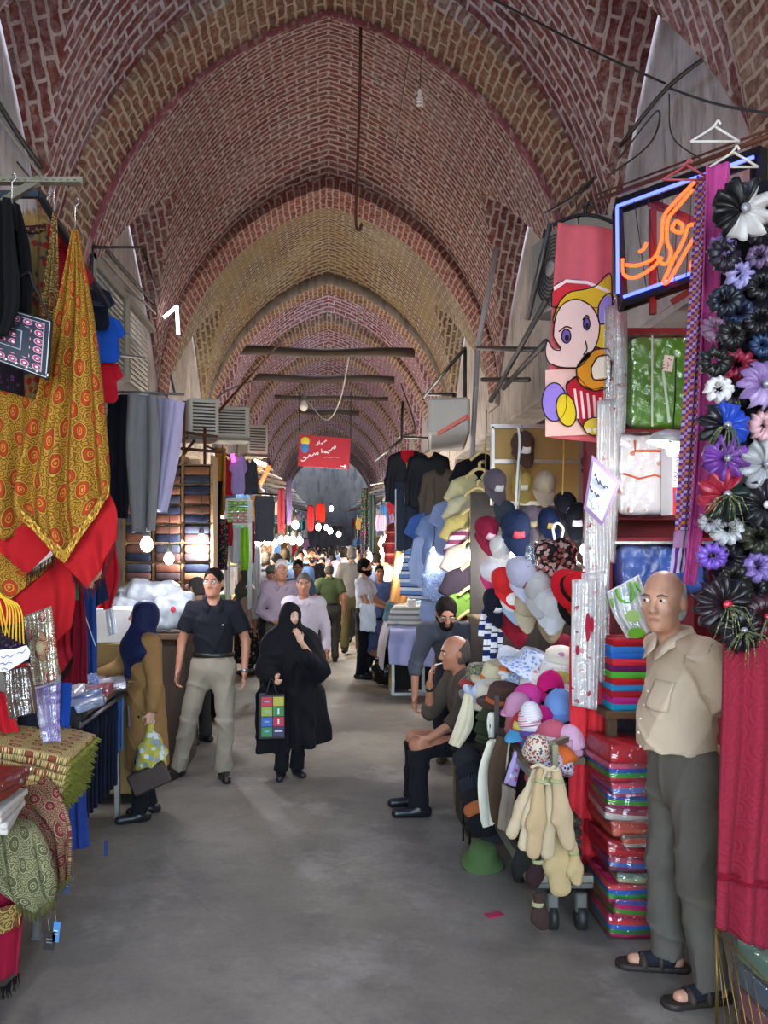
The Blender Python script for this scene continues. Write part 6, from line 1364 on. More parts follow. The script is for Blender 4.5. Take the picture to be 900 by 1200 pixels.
bars('rack_post', metal('8c8870', .5), [(P(650, 872, 4.25), P(650, 912, 4.25)), (P(648, 872, 4.25), P(664, 866, 4.4))], 'short steel post the bath mitts hang from', 'post', r=.014, square=True)
b = MB()
for k in range(6): b.box((1.14, 4.3, .27+.05*k), (.22, .2, .045), None, .01)
tag(b.build('brush_box', floral('2c2824', '55483c', '1a1816', 60, .4)), 'dark woven box behind the bath mitts under the cart board', 'box')
b = MB(); b.box((.845, 4.35, .004), (.09, .05, .006), Rz(.4)); tag(b.build('fabric_scrap', cloth('a02c48')), 'small crimson scrap lying on the floor before the cart', 'scrap')
# camouflage hat pile beside seated man
hat('bucket', tuple(P(562, 800, 5.75)), (.1, 0, 0), camo(['5c6448', '74705a', '3a4032', '8a8670'], 30), 'camouflage hat beside the seated man', None, 1.05)
hat('flat', tuple(P(556, 822, 5.7)), (.2, .1, .4), cloth('75767c'), 'grey flat cap below the camouflage hat', None, 1.0)
hat('flat', tuple(P(557, 810, 5.72)), (.2, .1, .4), cloth('a03834'), 'red edged grey flat cap under the camouflage hat', None, 1.0)
# polo shirts in a vertical run
for i, (x, y, c, nm, str_) in enumerate(((566, 536, '141318', 'black', 0), (561, 556, 'b3ac84', 'pale olive', 0), (559, 578, 'a8a288', 'light khaki', 0), (556, 600, 'a4965e', 'mustard khaki', 0), (561, 618, '7a3a58', 'maroon and white striped', 1), (557, 636, 'a8968c', 'dusty beige', 0), (556, 664, '2c2430', 'dark purple', 0), (553, 694, '5c7a34', 'moss green', 0), (552, 722, '55301f', 'chestnut brown', 0))):
    m = stripes(['7a3a58', 'c8bcc4'], .09, 'z') if str_ else cloth(c)
    Y = 8.3-.07*i
    garment('polo_shirt', 'tee', m, tuple(P(x, y, Y)), -.1, .92, nm+' polo shirt, '+ORD[i]+' of the vertical run', 'polo shirt', None, -.15, m)
    p = P(x, y, Y); strokes('clothes_hanger', paint('c4b07a', .5), [[p+np.array((-.13, -.045, -.03)), p+np.array((-.05, -.05, .035)), p+np.array((0, -.05, .05)), p+np.array((.05, -.05, .035)), p+np.array((.13, -.045, -.03))], [p+np.array((0, -.05, .05)), p+np.array((.0, -.05, .10)), p+np.array((.02, -.05, .12))]], .016); tag(COL.objects[-1], 'cream hanger inside the '+nm+' polo shirt', 'hanger')
strokes('hanging_wire', metal('b09a60', .4), [[P(570, 480, 8.2), P(568, 600, 7.95), P(565, 730, 7.6)]], .006); tag(COL.objects[-1], 'thin wire the run of polo shirts hangs from', 'wire')
for i, (x, y, c, nm) in enumerate(((536, 585, '7c8cb4', 'pale blue'), (528, 640, '8a9cc4', 'light blue checked'), (520, 600, '66789c', 'grey blue'), (512, 625, '9aa8cc', 'powder blue'), (506, 600, '3c5a98', 'bright blue'), (500, 640, '6a86b8', 'blue and white striped'), (516, 668, '90a0c8', 'faded blue'))):
    m = stripes([c, 'd0d4dc', '20283c'], .10, 'z', widths=[.5, .35, .15]) if 'strip' in nm else (floral(c, 'c8ccd8', '50608c', 40, .3) if 'check' in nm else cloth(c))
    garment('casual_shirt', 'long' if i % 2 else 'tee', m, tuple(P(x, y, 9.4+.12*i)), -.5, .95, nm+' shirt in the crowded row left of the polo shirts', 'shirt')
# track suits and beyond
for (x, y, Y, c, lb, s) in ((478, 528, 10.3, '15161d', 'black track jacket with red lining on the right stalls', 1.0), (502, 530, 10.0, '12131a', 'black track jacket behind the first, closer to the awning box', 1.0), (517, 550, 9.9, '54483c', 'brown jacket half hidden beside the black track jackets', .9)):
    o = garment('track_jacket', 'long', cloth(c, .5), tuple(P(x, y, Y)), -.25, s, lb, 'jacket', sx=.8)
    if 'red' in lb:
        b = MB(); b.grid(np.array([[(-.10, -.07, .0), (.10, -.07, .0)], [(-.09, -.085, -.09), (.09, -.085, -.09)], [(-.02, -.09, -.16), (.02, -.09, -.16)]], float), None, .008); b.build('red_lining', cloth('b01822'), o, False)
        b = MB(); b.box((0, -.095, -.19), (.02, .006, .07)); b.build('tag', paint('c8a830', .5), o, False)
o = garment('track_trousers', 'trousers', cloth('1a2434', .5), tuple(P(478, 563, 10.25)), -.2, .85, 'navy track trousers with white side stripe under the black jacket', 'trousers')
for s in (-1, 1): 
    b = MB(); b.box((s*.17, -.03, -.55), (.014, .05, .85), Ry(-s*.0)); b.build('side_stripe', cloth('c0c4cc'), o, False)
garment('track_trousers', 'trousers', cloth('141822', .5), tuple(P(505, 565, 9.95)), -.2, .8, 'dark track trousers under the second black jacket', 'trousers')
bars('jacket_rail', DGREY, [(P(440, 540, 11.5), P(470, 515, 10.6)), (P(465, 512, 10.8), P(530, 515, 9.6)), (P(470, 515, 10.5), P(472, 470, 10.5)), (P(435, 568, 12.5), P(465, 562, 11.2))], 'steel rails the track jackets hang from', 'rail', r=.016)
garment('striped_jumper', 'long', stripes(['6d1f22', '8a2a2c', 'c08070'], .16, 'z', widths=[.6, .25, .15]), tuple(P(478, 610, 11.2)), 0, .9, 'dark red jumper with pale bands above the tan trousers', 'jumper')
sheet('tan_trousers', cloth('b5804e'), [px([(464, 636), (489, 638)], 11.0), px([(460, 670), (492, 668)], 11.0), px([(456, 705), (478, 712)], 11.0)], None, 'tan trousers hanging behind the pair of bulbs', 'trousers', nf=1.5, amp=.05, seed=4, thick=.03)
garment('brown_shirt', 'tee', cloth('8a5a3c'), tuple(P(487, 585, 11.0)), -.2, .8, 'rust brown shirt hanging under the track jackets', 'shirt')
# draped table with shirt torsos
tb = thing('display_table', 'display table with pale metal frame under a lilac cloth', 'table', (1.12, 11.0, 0))
x0, x1, y0, y1, zt = .80, 1.55, 10.6, 11.6, .82
bars('frame', metal('b8bcbc', .4), [((x0, y0, .02), (x1, y0, .02)), ((x0, y0, .02), (x0, y0, zt)), ((x1, y0, .02), (x1, y0, zt)), (((x0+x1)/2, y0, .02), ((x0+x1)/2, y0, zt)), ((x0, y0, .02), (x0, y1, .02)), ((x1, y0, .02), (x1, y1, .02))], parent=tb, r=.018, square=True)
b = MB(); b.box(((x0+x1)/2, (y0+y1)/2, zt), (x1-x0, y1-y0, .03)); b.build('table_top', wood(), tb)
b = MB(); b.box((x0-.0, (y0+y1)/2, .3), (.02, y1-y0-.04, .55)); b.build('side_panel', paint('a08648', .7), tb)
b = MB(); b.box(((x0+x1)/2, y0+.3, .2), (x1-x0-.1, .02, .36)); b.build('back_panel', paint('1c1a1a', .8), tb)
sheet('table_cloth', cloth('a8aad2'), [[(x0-.03, y1, zt+.022), (x1+.05, y1, zt+.022)], [(x0-.04, y0-.02, zt+.024), (x1+.05, y0-.02, zt+.024)], [(x0-.06, y0-.05, .62), (x1+.05, y0-.05, .65)], [(x0-.05, y0-.06, .40), (x0+.3, y0-.07, .37), (x1+.05, y0-.06, .36)]], None, 'lilac cloth spread over the display table', 'tablecloth', nf=3, amp=.02, seed=3, thick=.01)
sheet('table_cloth', cloth('b0a8ac'), [[(x0-.05, y1, zt+.03), (x0-.04, y0, zt+.03)], [(x0-.12, y1, .6), (x0-.10, y0-.02, .6)], [(x0-.14, y1, .3), (x0-.13, y0-.02, .32)]], None, 'grey white cloth hanging over the aisle side of the display table', 'tablecloth', nf=3, amp=.02, seed=5, thick=.01)
def torso(x, y, Y, m, lb, s=1.0):
    p = P(x, y, Y); t = thing('shop_torso', lb, 'mannequin', tuple(p)); t.scale = (s, s, s)
    S = Solid(); S.ell((0, 0, .14), (.17, .10, .2), None, .05); S.ell((0, 0, .34), (.19, .10, .16), None, .06); S.cap((0, 0, .4), (0, 0, .56), .062, .055, .05); S.cap((-.16, 0, .42), (.16, 0, .42), .07, None, .05); S.cut((0, 0, .57), (0, 0, 1)); S.cut((0, 0, 0), (0, 0, -1)); solid('torso', S, .016, paint('c8c4bc', .4), t)
    S = Solid(); S.ell((0, 0, .12), (.195, .125, .24), None, .05); S.ell((0, 0, .33), (.205, .12, .17), None, .06); S.cap((-.17, 0, .42), (.17, 0, .42), .085, None, .05)
    for sd in (-1, 1): S.cap((sd*.19, 0, .42), (sd*.26, -.01, .17), .08, .08, .03, True)
    S.cut((0, 0, .0), (0, 0, -1)); S.ell((0, -.02, .53), (.08, .09, .075), None, .01, True); S.disp(folds(.005, (9, 7, 14), 4)); solid('shirt', S, .016, m, t)
torso(482, 752, 10.75, stripes(['8a857c', 'b4b0a8', '6f6b66', 'c0bcb4'], .14, 'z'), 'shop torso in a grey and cream striped shirt on the lilac table', .95)
torso(476, 742, 11.25, stripes(['54707c', '46606c'], .2, 'z'), 'shop torso in a teal grey shirt behind the striped one', .95)
torso(504, 748, 10.9, stripes(['5a6c84', '7688a0', '48566c'], .12, 'z'), 'shop torso in a blue grey striped shirt at the right of the lilac table', .95)
garment('striped_shirt', 'long', stripes(['8c8458', '1c2440'], .13, 'z', widths=[.62, .38]), tuple(P(531, 738, 9.7)), -.2, 1.0, 'khaki and navy striped shirt hanging beside the lilac table', 'shirt', sx=.6)
sheet('patterned_shirt', floral('5a4c38', '8a7a58', '2c2c30', 30, .4), [px([(512, 690), (522, 688)], 10.0), px([(512, 740), (526, 735)], 10.0)], None, 'brown patterned shirt above the striped one', 'shirt', nf=1, amp=.02)
LAMPK = .8
# ================================================================ lamps
WARM = 'ffe2b0'
LB = [  # px, py, depth, power, size, colour, label, cord top py
 (172, 632, 6.2, 40, .048, 'f2f4ff', 'large bare bulb hanging below the wide grey trousers', 560),
 (198, 650, 6.9, 9, .042, 'f2f4ff', 'bare bulb on a long cord in front of the folded jeans shelves', 540),
 (236, 628, 8.6, 90, .045, 'f2f4ff', 'bare bulb above the man in the purple shirt', 560),
 (311, 608, 12.6, 120, .05, 'eef6ff', 'bulb high against the grey trousers on the left stalls', 560),
 (303, 632, 13.2, 110, .055, 'fff0d8', 'leftmost of the row of bulbs above the crowd on the left', 590),
 (313, 632, 13.8, 90, .055, 'fff0d8', 'second from left in the row of bulbs above the crowd on the left', 590),
 (322, 634, 15.0, 110, .055, WARM, 'third from left in the row of bulbs above the crowd on the left', 590),
 (329, 630, 16.0, 110, .06, WARM, 'fourth from left in the row of bulbs above the crowd on the left', 590),
 (336, 629, 17.0, 110, .06, WARM, 'fifth from left in the row of bulbs above the crowd on the left', 590),
 (346, 612, 17.5, 160, .075, 'f4f4ff', 'upper bulb of the bright cluster left of the red board', 570),
 (343, 630, 18.2, 160, .08, 'f4f4ff', 'lower left bulb of the bright cluster left of the red board', 590),
 (351, 631, 19.0, 160, .08, 'f4f4ff', 'lower right bulb of the bright cluster left of the red board', 590),
 (373, 615, 23.0, 180, .08, WARM, 'warm bulb in front of the red cloths far down the lane', 590),
 (382, 616, 26.0, 160, .07, 'f4f4ff', 'small bulb right of the warm one far down the lane', 590),
 (387, 620, 28.0, 160, .085, 'f4f4ff', 'second small bulb beyond the red cloths far down the lane', 590),
 (397, 624, 32.0, 190, .09, 'f4f4ff', 'furthest bulb near the centre of the lane', 590),
 (388, 594, 34.0, 150, .09, 'f0f8ff', 'high white lamp near the far end of the lane', 560),
 (429, 641, 21.0, 130, .07, 'eefaff', 'single bulb low on the right beyond the two shoppers', 600),
 (447, 634, 16.0, 120, .06, 'fffaf0', 'left bulb of the cluster beyond the tan trousers', 590),
 (453, 628, 15.5, 120, .06, 'fffaf0', 'upper bulb of the cluster beyond the tan trousers', 590),
 (449, 643, 15.0, 120, .06, 'fffaf0', 'lower bulb of the cluster beyond the tan trousers', 590),
 (474, 651, 11.0, 50, .055, 'fff6e4', 'left bulb of the pair in front of the tan trousers', 590),
 (489, 646, 11.0, 50, .055, 'fff6e4', 'right bulb of the pair in front of the tan trousers', 590),
 (509, 643, 9.6, 35, .045, 'f6f6ff', 'bulb hanging in front of the blue striped shirts', 560),
 (549, 646, 7.5, 20, .042, 'fffdf2', 'left bulb of the pair over the dark purple polo shirt', 600),
 (559, 648, 7.4, 20, .042, 'fffdf2', 'right bulb of the pair over the dark purple polo shirt', 600),
 (601, 645, 6.5, 45, .036, 'f6f8ff', 'bulb hanging beside the navy lettered cap', 540),
 (685, 640, 5.4, 30, .03, 'f6f8ff', 'small bulb half hidden by the hanging baby clothes packets', 600),
]
for x, y, Y, pw, sz, c, lb, ct in LB:
    bulb(P(x, y, Y), lb, P(x, ct, Y), pw*LAMPK, False, sz, c)
bulb(P(492, 112, 7.3), 'unlit spiral energy-saving bulb hanging from the vault on a thin cord', P(496, -30, 7.25), 0, True, c='e8e4dc', strength=.0, lamp=False)
t = bulb(P(788, 522, 4.2), 'white tube-shaped lamp under a round metal reflector', P(792, 420, 4.3), 16*LAMPK, False, .03, 'f4f8ff', None, paint('c8ccc8', .3, .3))
# unseen bare bulbs added out of frame to brighten the near lane
for i, (x, y, z) in enumerate(((-1.5, 1.6, 2.5), (1.7, 1.4, 2.5), (-1.5, -.8, 2.5), (1.5, -.9, 2.5))):
    bulb((x, y, z), 'unseen bare bulb added for light over the lane before the first stalls, '+['near left', 'near right', 'far left', 'far right'][i], (x, y, z+1.6), 90*LAMPK, False, .04, 'f6f6ff')
# ================================================================ beams, board and the stalls further down
for i, (x0, x1, y, Y, r) in enumerate(((255, 486, 411, 15.7, .085), (294, 462, 443, 18.6, .08), (350, 421, 482, 21.5, .07), (322, 455, 465, 20.9, .05))):
    a, c = P(x0, y, Y), P(x1, y+(3 if i == 0 else 2), Y); b = MB(); b.tube([a*(1-t)+c*t+np.array((0, 0, .02*math.sin(9*t+i))) for t in np.linspace(0, 1, 12)], [r*(1+.06*math.sin(7*t)) for t in np.linspace(0, 1, 12)], 9)
    tag(b.build('tie_beam', wood('54463a', '2c241e', 0)), ['thick timber tie beam across the lane just behind the plastered arch', 'second timber tie beam from the plastered arch', 'short timber beam directly above the red board', 'thin timber beam between the second and the short one'][i], 'beam')
strokes('ceiling_rod', metal('6a3f34', .7), [px([(423, -20), (422, 90), (419, 190), (417, 258), (421, 270), (424, 262)], 7.3)], .013); tag(COL.objects[-1], 'long rusty iron rod hanging from the crown of the nearest arch', 'rod')
cable([[P(496, -20, 7.25), P(480, 60, 7.6), P(460, 190, 9.0)]], 'thin wire sagging beside the spiral bulb', .004)
cable([[P(470, 450, 15.9), P(486, 500, 14.0), P(470, 512, 12)]], 'dark rope tied from the tie beams to the right stall roofs', .014)
cable([[P(250, 480, 12), P(262, 460, 13.5), P(300, 445, 16)]], 'dark rope tied from the tie beams to the left air coolers', .014)
cable([[P(425, 352, 15.6), P(411, 410, 15.7), P(398, 470, 17), P(382, 492, 19), P(360, 470, 20)]], 'pale slack rope looping under the tie beams', .012, paint('b0a8a0'))
bulb(P(356, 472, 17.2), 'unlit pale lamp hanging under the second tie beam', P(356, 450, 17.2), 0, False, .09, 'cfc8c0', strength=0, lamp=False)
# red board
BY = 20.0; A, B_, C_, D_ = P(351, 509, BY), P(411, 514, BY), P(409, 550, BY), P(349, 546, BY)
t = thing('hanging_board', 'red hanging board with white Persian lettering and a yellow and blue emblem', 'sign', tuple((C_+D_)/2))
b = MB(); V = [A, B_, C_, D_]+[p+np.array((0, .05, 0)) for p in (A, B_, C_, D_)]; b.add(V, [(0, 3, 2, 1), (4, 5, 6, 7), (0, 1, 5, 4), (1, 2, 6, 5), (2, 3, 7, 6), (3, 0, 4, 7)], None, False); b.build('panel', paint('a01c2c', .55, 0, .12, 2), t)
def C5(pts): return [P(330+x/5.625, 480+y/5.625, BY-.02) for x, y in pts]
strokes('lettering', paint('dcd0d4', .6), [C5(q) for q in ([(128, 332), (140, 338), (158, 328), (152, 312), (142, 318)], [(160, 322), (176, 312), (184, 296), (192, 306), (206, 300), (214, 288), (222, 296), (228, 288), (240, 284), (238, 296), (230, 288)], [(262, 258), (266, 286)], [(276, 270), (284, 282), (292, 284), (288, 270)], [(296, 278), (306, 286), (314, 276), (310, 264)], [(318, 268), (330, 262), (336, 250), (346, 258), (356, 248), (350, 240), (344, 250)], [(222, 232), (234, 234), (242, 224), (236, 214)], [(248, 206), (250, 226)], [(258, 222), (266, 226), (272, 216)], [(276, 212), (284, 212), (290, 204), (298, 206)])], .014, t, 6)
strokes('small_print', paint('c88a90', .6), [C5([(280, 318), (300, 314), (320, 318), (345, 314), (380, 320)])], .006, t, 5)
strokes('arrow', paint('e0dcd8', .6), [C5([(388, 372), (424, 374)]), C5([(412, 364), (425, 374), (411, 384)])], .014, t, 5)
b = MB(); b.ell(P(330+156/5.625, 480+208/5.625, BY-.015), (.11, .02, .11)); b.build('emblem_top', paint('c8b838', .5), t)
b = MB(); b.ell(P(330+154/5.625, 480+250/5.625, BY-.016), (.10, .02, .13)); b.build('emblem_base', paint('2c70a8', .5), t)
strokes('emblem_line', paint('204878', .5), [C5([(138, 215), (172, 215)]), C5([(140, 236), (170, 236)]), C5([(154, 200), (154, 280)])], .007, t, 5)
bars('chain', DGREY, [(A, A+np.array((.0, 0, 1.0))), (B_, B_+np.array((0, 0, 1.1)))], parent=t, r=.012)
# left stalls, middle distance
strokes('neon_sign', glow('ff4820', 6), [px([(305, 568), (316, 546)], 13.0), px([(303, 552), (308, 546), (313, 544)], 13.0)], .028); tag(COL.objects[-1], 'short orange neon sign on the left stalls', 'sign')
strokes('neon_tube', glow('ff40c0', 5), [px([(272, 532), (274, 541)], 11.2)], .025); tag(COL.objects[-1], 'short pink glowing tube above the lilac shirt', 'lamp')
bars('tube_lamp', glow('f0f6ff', 6), [(P(298, 540, 12.8), P(312, 545, 12.8), .03)], 'white tube lamp above the orange neon sign', 'lamp')
t = thing('display_case', 'white display rack of green and pink boxes on the left stalls', 'rack', tuple(P(280, 640, 11.0)))
Ya = 11.0; x0, x1 = P(266, 0, Ya)[0], P(292, 0, Ya)[0]; zs = [P(0, y, Ya)[2] for y in (585, 614, 636, 664)]
b = MB()
for z in zs: b.box(((x0+x1)/2, Ya+.1, z), (x1-x0, .28, .02))
b.build('shelf', paint('c8ccca', .5), t)
bars('frame', paint('c8ccca', .5), [((x, y, zs[-1]-.55), (x, y, zs[0])) for x in (x0, x1) for y in (Ya-.04, Ya+.24)], parent=t, r=.014, square=True)
n = 0
for c_ in range(4):
    for r_ in range(4):
        col, nm = (('58a858', 'green') if (r_ > 1 or c_ < 1) else ('b87878', 'pink')); p = np.array((x0+.035+.073*c_, Ya+.04, zs[1]+.012+.075*r_+.03)); b = MB(); b.box(p, (.066, .16, .06), None, .004); o = b.build('small_box', paint(col, .5)); tag(o, 'small %s box, %s column, %s in the white rack' % (nm, ['first', 'second', 'third', 'last'][c_], ['bottom row', 'second row', 'third row', 'top row'][r_]), 'box', 'small boxes in the white rack')
        b = MB(); b.box(p+np.array((0, -.081, 0)), (.045, .002, .022)); b.build('label', paint('d8d060' if nm == 'green' else 'd8b8b0', .5), o)
for (x0_, x1_, y0_, y1_, Y, c, lb) in ((283, 291, 618, 668, 10.8, '86c028', 'bright lime green cloth hanging beside the white rack'), (270, 283, 618, 660, 10.9, 'c4c0c4', 'white blouse hanging below the small boxes'), (292, 298, 612, 660, 11.6, '8a1c2c', 'dark red cloth strip right of the lime green one'), (296, 305, 640, 690, 12.5, 'b8b8bc', 'white cloth hanging behind the woman in the green headscarf'), (226, 234, 612, 660, 8.8, '3c5a3c', 'dull green trousers hanging left of the right bulb'), (213, 224, 612, 665, 8.85, '1c2440', 'dark blue trousers hanging on the white metal rack'), (240, 252, 612, 650, 9.6, '5a6c88', 'blue denim cloth hanging below the black scarf'), (254, 266, 608, 668, 9.8, '241a26', 'dark plum patterned dress above the purple shirt'), (228, 240, 640, 690, 8.9, '6a2c3c', 'garnet floral cloth below the right bulb'), (262, 272, 612, 640, 10.2, '8c1c24', 'red cloth left of the white rack'), (424, 433, 572, 612, 20.0, '20382c', 'dark green patterned cloth hanging on the right far stalls'), (423, 431, 612, 650, 19.5, '30303a', 'charcoal patterned cloth below the dark green one'), (441, 452, 604, 622, 17.0, 'c08aa4', 'pale pink cloth above the bright bulb cluster on the right'), (433, 440, 580, 648, 18.5, '3c4a46', 'grey green cloth strip on the right far stalls'), (336, 341, 560, 615, 18, '5a4a68', 'purple cloth strip near the bright cluster'), (326, 333, 572, 625, 16.5, '8a3040', 'garnet cloth strip on the left behind the row of bulbs'), (361, 367, 592, 622, 23.5, '9a1820', 'left red cloth far down the lane'), (371, 380, 590, 612, 23.8, 'b02018', 'right red shirt far down the lane')):
    sheet('hanging_cloth', floral(c, 'a8404c', '4a7a4a', 30, .35) if 'floral' in lb or 'patterned' in lb else cloth(c), [px([(x0_, y0_), (x1_, y0_)], Y), px([(x0_-1, (y0_+y1_)/2), (x1_+1, (y0_+y1_)/2)], Y), px([(x0_, y1_), (x1_, y1_)], Y)], None, lb, 'cloth', nf=1.5, amp=.03, seed=int(x0_), top=.7, nu=20, nv=16)
garment('grey_trousers', 'trousers', cloth('4e525c'), tuple(P(310, 581, 12.2)), 0, .66, 'dark grey trousers hanging below the orange neon sign', sx=1.1)
garment('lilac_shirt', 'tee', cloth('9a88c0'), tuple(P(279, 532, 11.3)), .3, .8, 'lilac shirt hanging by the pink tube', sx=.42)
garment('grey_jacket', 'long', cloth('3c4048'), tuple(P(293, 538, 12.4)), .3, .8, 'dark grey jacket left of the orange neon sign', 'jacket', sx=.42)
garment('red_shirt', 'tee', cloth('a8202c'), tuple(P(268, 535, 11.6)), .3, .8, 'red shirt half behind the lilac one', sx=.35)
bars('stall_rail', DGREY, [(P(240, 522, 10.2), P(330, 560, 16.0)), (P(245, 560, 9.4), P(225, 562, 9.0)), (P(296, 578, 12.2), P(326, 580, 12.2))], 'dark rail the left middle garments hang from', 'rail', r=.014)
for (x0_, x1_, y0_, y1_, Y, c, lb) in ((222, 250, 555, 690, 10.9, '4a3a34', 'brown board behind the hanging scarves'),):
    p, q = P(x0_, y0_, Y), P(x1_, y1_, Y); b = MB(); b.box(((p[0]+q[0])/2, Y+.1, (p[2]+q[2])/2), (q[0]-p[0], .04, p[2]-q[2])); tag(b.build('back_board', wood(c, '2c2420', 2)), lb, 'board')
# stalls further down, both sides
NUMS = ['first', 'second', 'third', 'fourth', 'fifth', 'sixth', 'seventh', 'eighth', 'ninth', 'tenth', 'eleventh', 'twelfth', 'thirteenth']
PAL = [('22304c', 'navy'), ('8a1c28', 'red'), ('b8b8bc', 'white'), ('2c4a34', 'dark green'), ('6a5038', 'brown'), ('4c78a8', 'blue'), ('9a6a8c', 'pink'), ('17181c', 'black'), ('8a8a8c', 'grey'), ('b08a3c', 'ochre'), ('3c7a74', 'teal'), ('c0a888', 'cream')]
KIND = [('tee', 'tee_shirt', 'tee'), ('long', 'long_shirt', 'long-sleeved shirt'), ('trousers', 'cotton_trousers', 'trousers'), ('kid', 'child_shirt', "child's shirt")]
rs = random.Random(21)
for s, sd in ((-1, 'left'), (1, 'right')):
    for k in range(12):
        Y = (14.2 if s < 0 else 13.2)+2.35*k; xi = (1.25 if s < 0 else 1.45)+.1*rs.random()-.035*k
        t = thing('market_stall', NUMS[k]+' market stall down the '+sd+' side beyond the '+('orange neon sign' if s < 0 else 'lilac table'), 'stall', (s*(xi+.4), Y, 0))
        b = MB(); b.box((s*(xi+.4), Y, .78), (.8, 1.5, .05)); b.build('table_top', wood('7a6044', '4a3826', 1), t)
        cc = rs.choice(PAL); b = MB(); b.grid(drape_grid([(s*xi, Y-.76, .80), (s*xi, Y-.78, .12)], [(s*(xi+.8), Y-.76, .80), (s*(xi+.8), Y-.78, .12)], 24, 8, 4, .02, k), None, .01); b.build('front_cloth', cloth(cc[0]), t)
        b = MB(); b.grid(drape_grid([(s*xi, Y+.75, .80), (s*(xi-.02), Y+.75, .12)], [(s*xi, Y-.76, .80), (s*(xi-.02), Y-.76, .12)], 24, 8, 5, .02, k+3), None, .01); b.build('side_cloth', cloth(cc[0]), t)
        bars('post', metal('7a7872', .5), [((s*xi, Y-.7, 0), (s*xi, Y-.7, 3.0))], parent=t, r=.02); bars('cross_rail', metal('7a7872', .5), [((s*(xi-.05), Y-.7, 2.95), (s*2.15, Y-.7, 2.95)), ((s*(xi-.05), Y-.7, 2.1), (s*2.15, Y-.7, 2.1)), ((s*xi, Y-.7, 2.95), (s*xi, Y+.8, 2.95))], parent=t, r=.015)
        if k > 0: b = MB(); b.grid(drape_grid([(s*(xi-.15), Y-.75, 3.35), (s*(xi-.2), Y+.8, 3.35)], [(s*2.12, Y-.75, 3.62), (s*2.12, Y+.8, 3.62)], 12, 12, 2, .04, k), None, .01); b.build('awning', cloth(rs.choice(('8a857c', '5a6470', '7a6a58', '9a958c'))), t)
        pal = PAL[:]; rs.shuffle(pal)
        for q in range(5):
            kd = KIND[(q+k) % 4]; hi = q < 3; x = s*(xi+.12+.26*(q % 3)); z = 2.92 if hi else 2.06
            garment(kd[1], kd[0], floral(pal[q][0], 'c8b8b0', '403c48', 26, .3) if (q+k) % 5 == 0 else cloth(pal[q][0]), (x, Y-.72-.03*(q % 3), z), .3*s*((q % 2)-.3), (.78 if kd[0] != 'trousers' else .8) if hi else .8, pal[q][1]+' '+kd[2]+' on the '+('upper' if hi else 'lower')+' rail of the '+NUMS[k]+' '+sd+' far stall', None, 'garments on the far stalls', sx=.7)
        for q in range(3): folded('folded_clothes', cloth(pal[5+q][0]), (s*(xi+.16+.25*q), Y-.5, .805), (.22, .3, .12), (0, 0, 0), pal[5+q][1]+' folded pile on the table of the '+NUMS[k]+' '+sd+' far stall', 'clothes', 'folded piles on the far stalls', None, 8)
# ================================================================ people
def lerp(a, b, t): return np.asarray(a, float)*(1-t)+np.asarray(b, float)*t
BASEJ = dict(pel=(0, 0, .95), chest=(0, 0, 1.27), neck=(0, .012, 1.455), head=(0, -.012, 1.632),
    shl=(-.175, .01, 1.415), shr=(.175, .01, 1.415), ell=(-.225, .03, 1.13), elr=(.225, .03, 1.13), wrl=(-.235, -.05, .89), wrr=(.235, -.05, .89),
    hil=(-.09, 0, .92), hir=(.09, 0, .92), knl=(-.10, -.02, .50), knr=(.10, -.02, .50), anl=(-.105, .03, .085), anr=(.105, .03, .085))
def add_head(S, c, M, s, fine=True):
    def p(x, y, z): return c+M @ (np.array((x, y, z))*s)
    def e(q, r, k=.02, sub=False): S.ell(p(*q), tuple(v*s for v in r), M, k*s, sub)
    e((0, .012, .033), (.074, .094, .088)); e((0, -.020, -.03), (.063, .075, .088), .03); e((0, -.045, -.085), (.043, .04, .032), .03)
    if fine:
        S.cap(p(-.036, -.078, .030), p(.036, -.078, .030), .011*s, None, .02*s)
        for q in (-1, 1):
            e((q*.042, -.060, -.024), (.02, .02, .018), .02); e((q*.032, -.100, .010), (.017, .015, .010), .010, True); e((q*.012, -.099, -.031), (.009, .011, .008), .006)
        S.cap(p(-.02, -.0885, -.057), p(.02, -.0885, -.057), .0065*s, None, .005*s); S.cap(p(-.015, -.0875, -.069), p(.015, -.0875, -.069), .0065*s, None, .006*s); e((0, -.08, -.1), (.018, .015, .014), .02)
    S.cap(p(0, -.088, .018), p(0, -.112, -.025), .009*s, .0135*s, .012*s)
    for q in (-1, 1): e((q*.077, .014, -.008), (.012, .021, .032), .006)
def add_hand(S, w, d, pn, sg, s, curl=.35, fr=.0085):
    d = _n3(d); pn = _n3(np.asarray(pn, float)-d*np.dot(pn, d)); t = np.cross(d, pn)*sg
    S.box(w+d*.05*s, (.036*s, .015*s, .048*s), .013*s, np.stack([t, np.cross(d, t), d], 1), .012*s)
    for i, L in enumerate((.066, .075, .069, .054)):
        b = w+(d*.09+t*(.028-.0187*i))*s; L *= s; a1, a2 = curl*(1+.08*i), curl*(2.3+.1*i)
        m = b+(d*math.cos(a1)+pn*math.sin(a1))*L*.5; e = m+(d*math.cos(a2)+pn*math.sin(a2))*L*.5
        S.cap(b, m, fr*s, fr*.95*s, .004); S.cap(m, e, fr*.95*s, fr*.82*s, .003)
    b = w+(d*.025+t*.028)*s; m = b+_n3(.6*d+.8*t+.25*pn)*.038*s; S.cap(b, m, fr*1.25*s, fr*1.1*s, .01); S.cap(m, m+_n3(.9*d+.2*t+.5*pn)*.032*s, fr*1.1*s, fr*.9*s, .004)
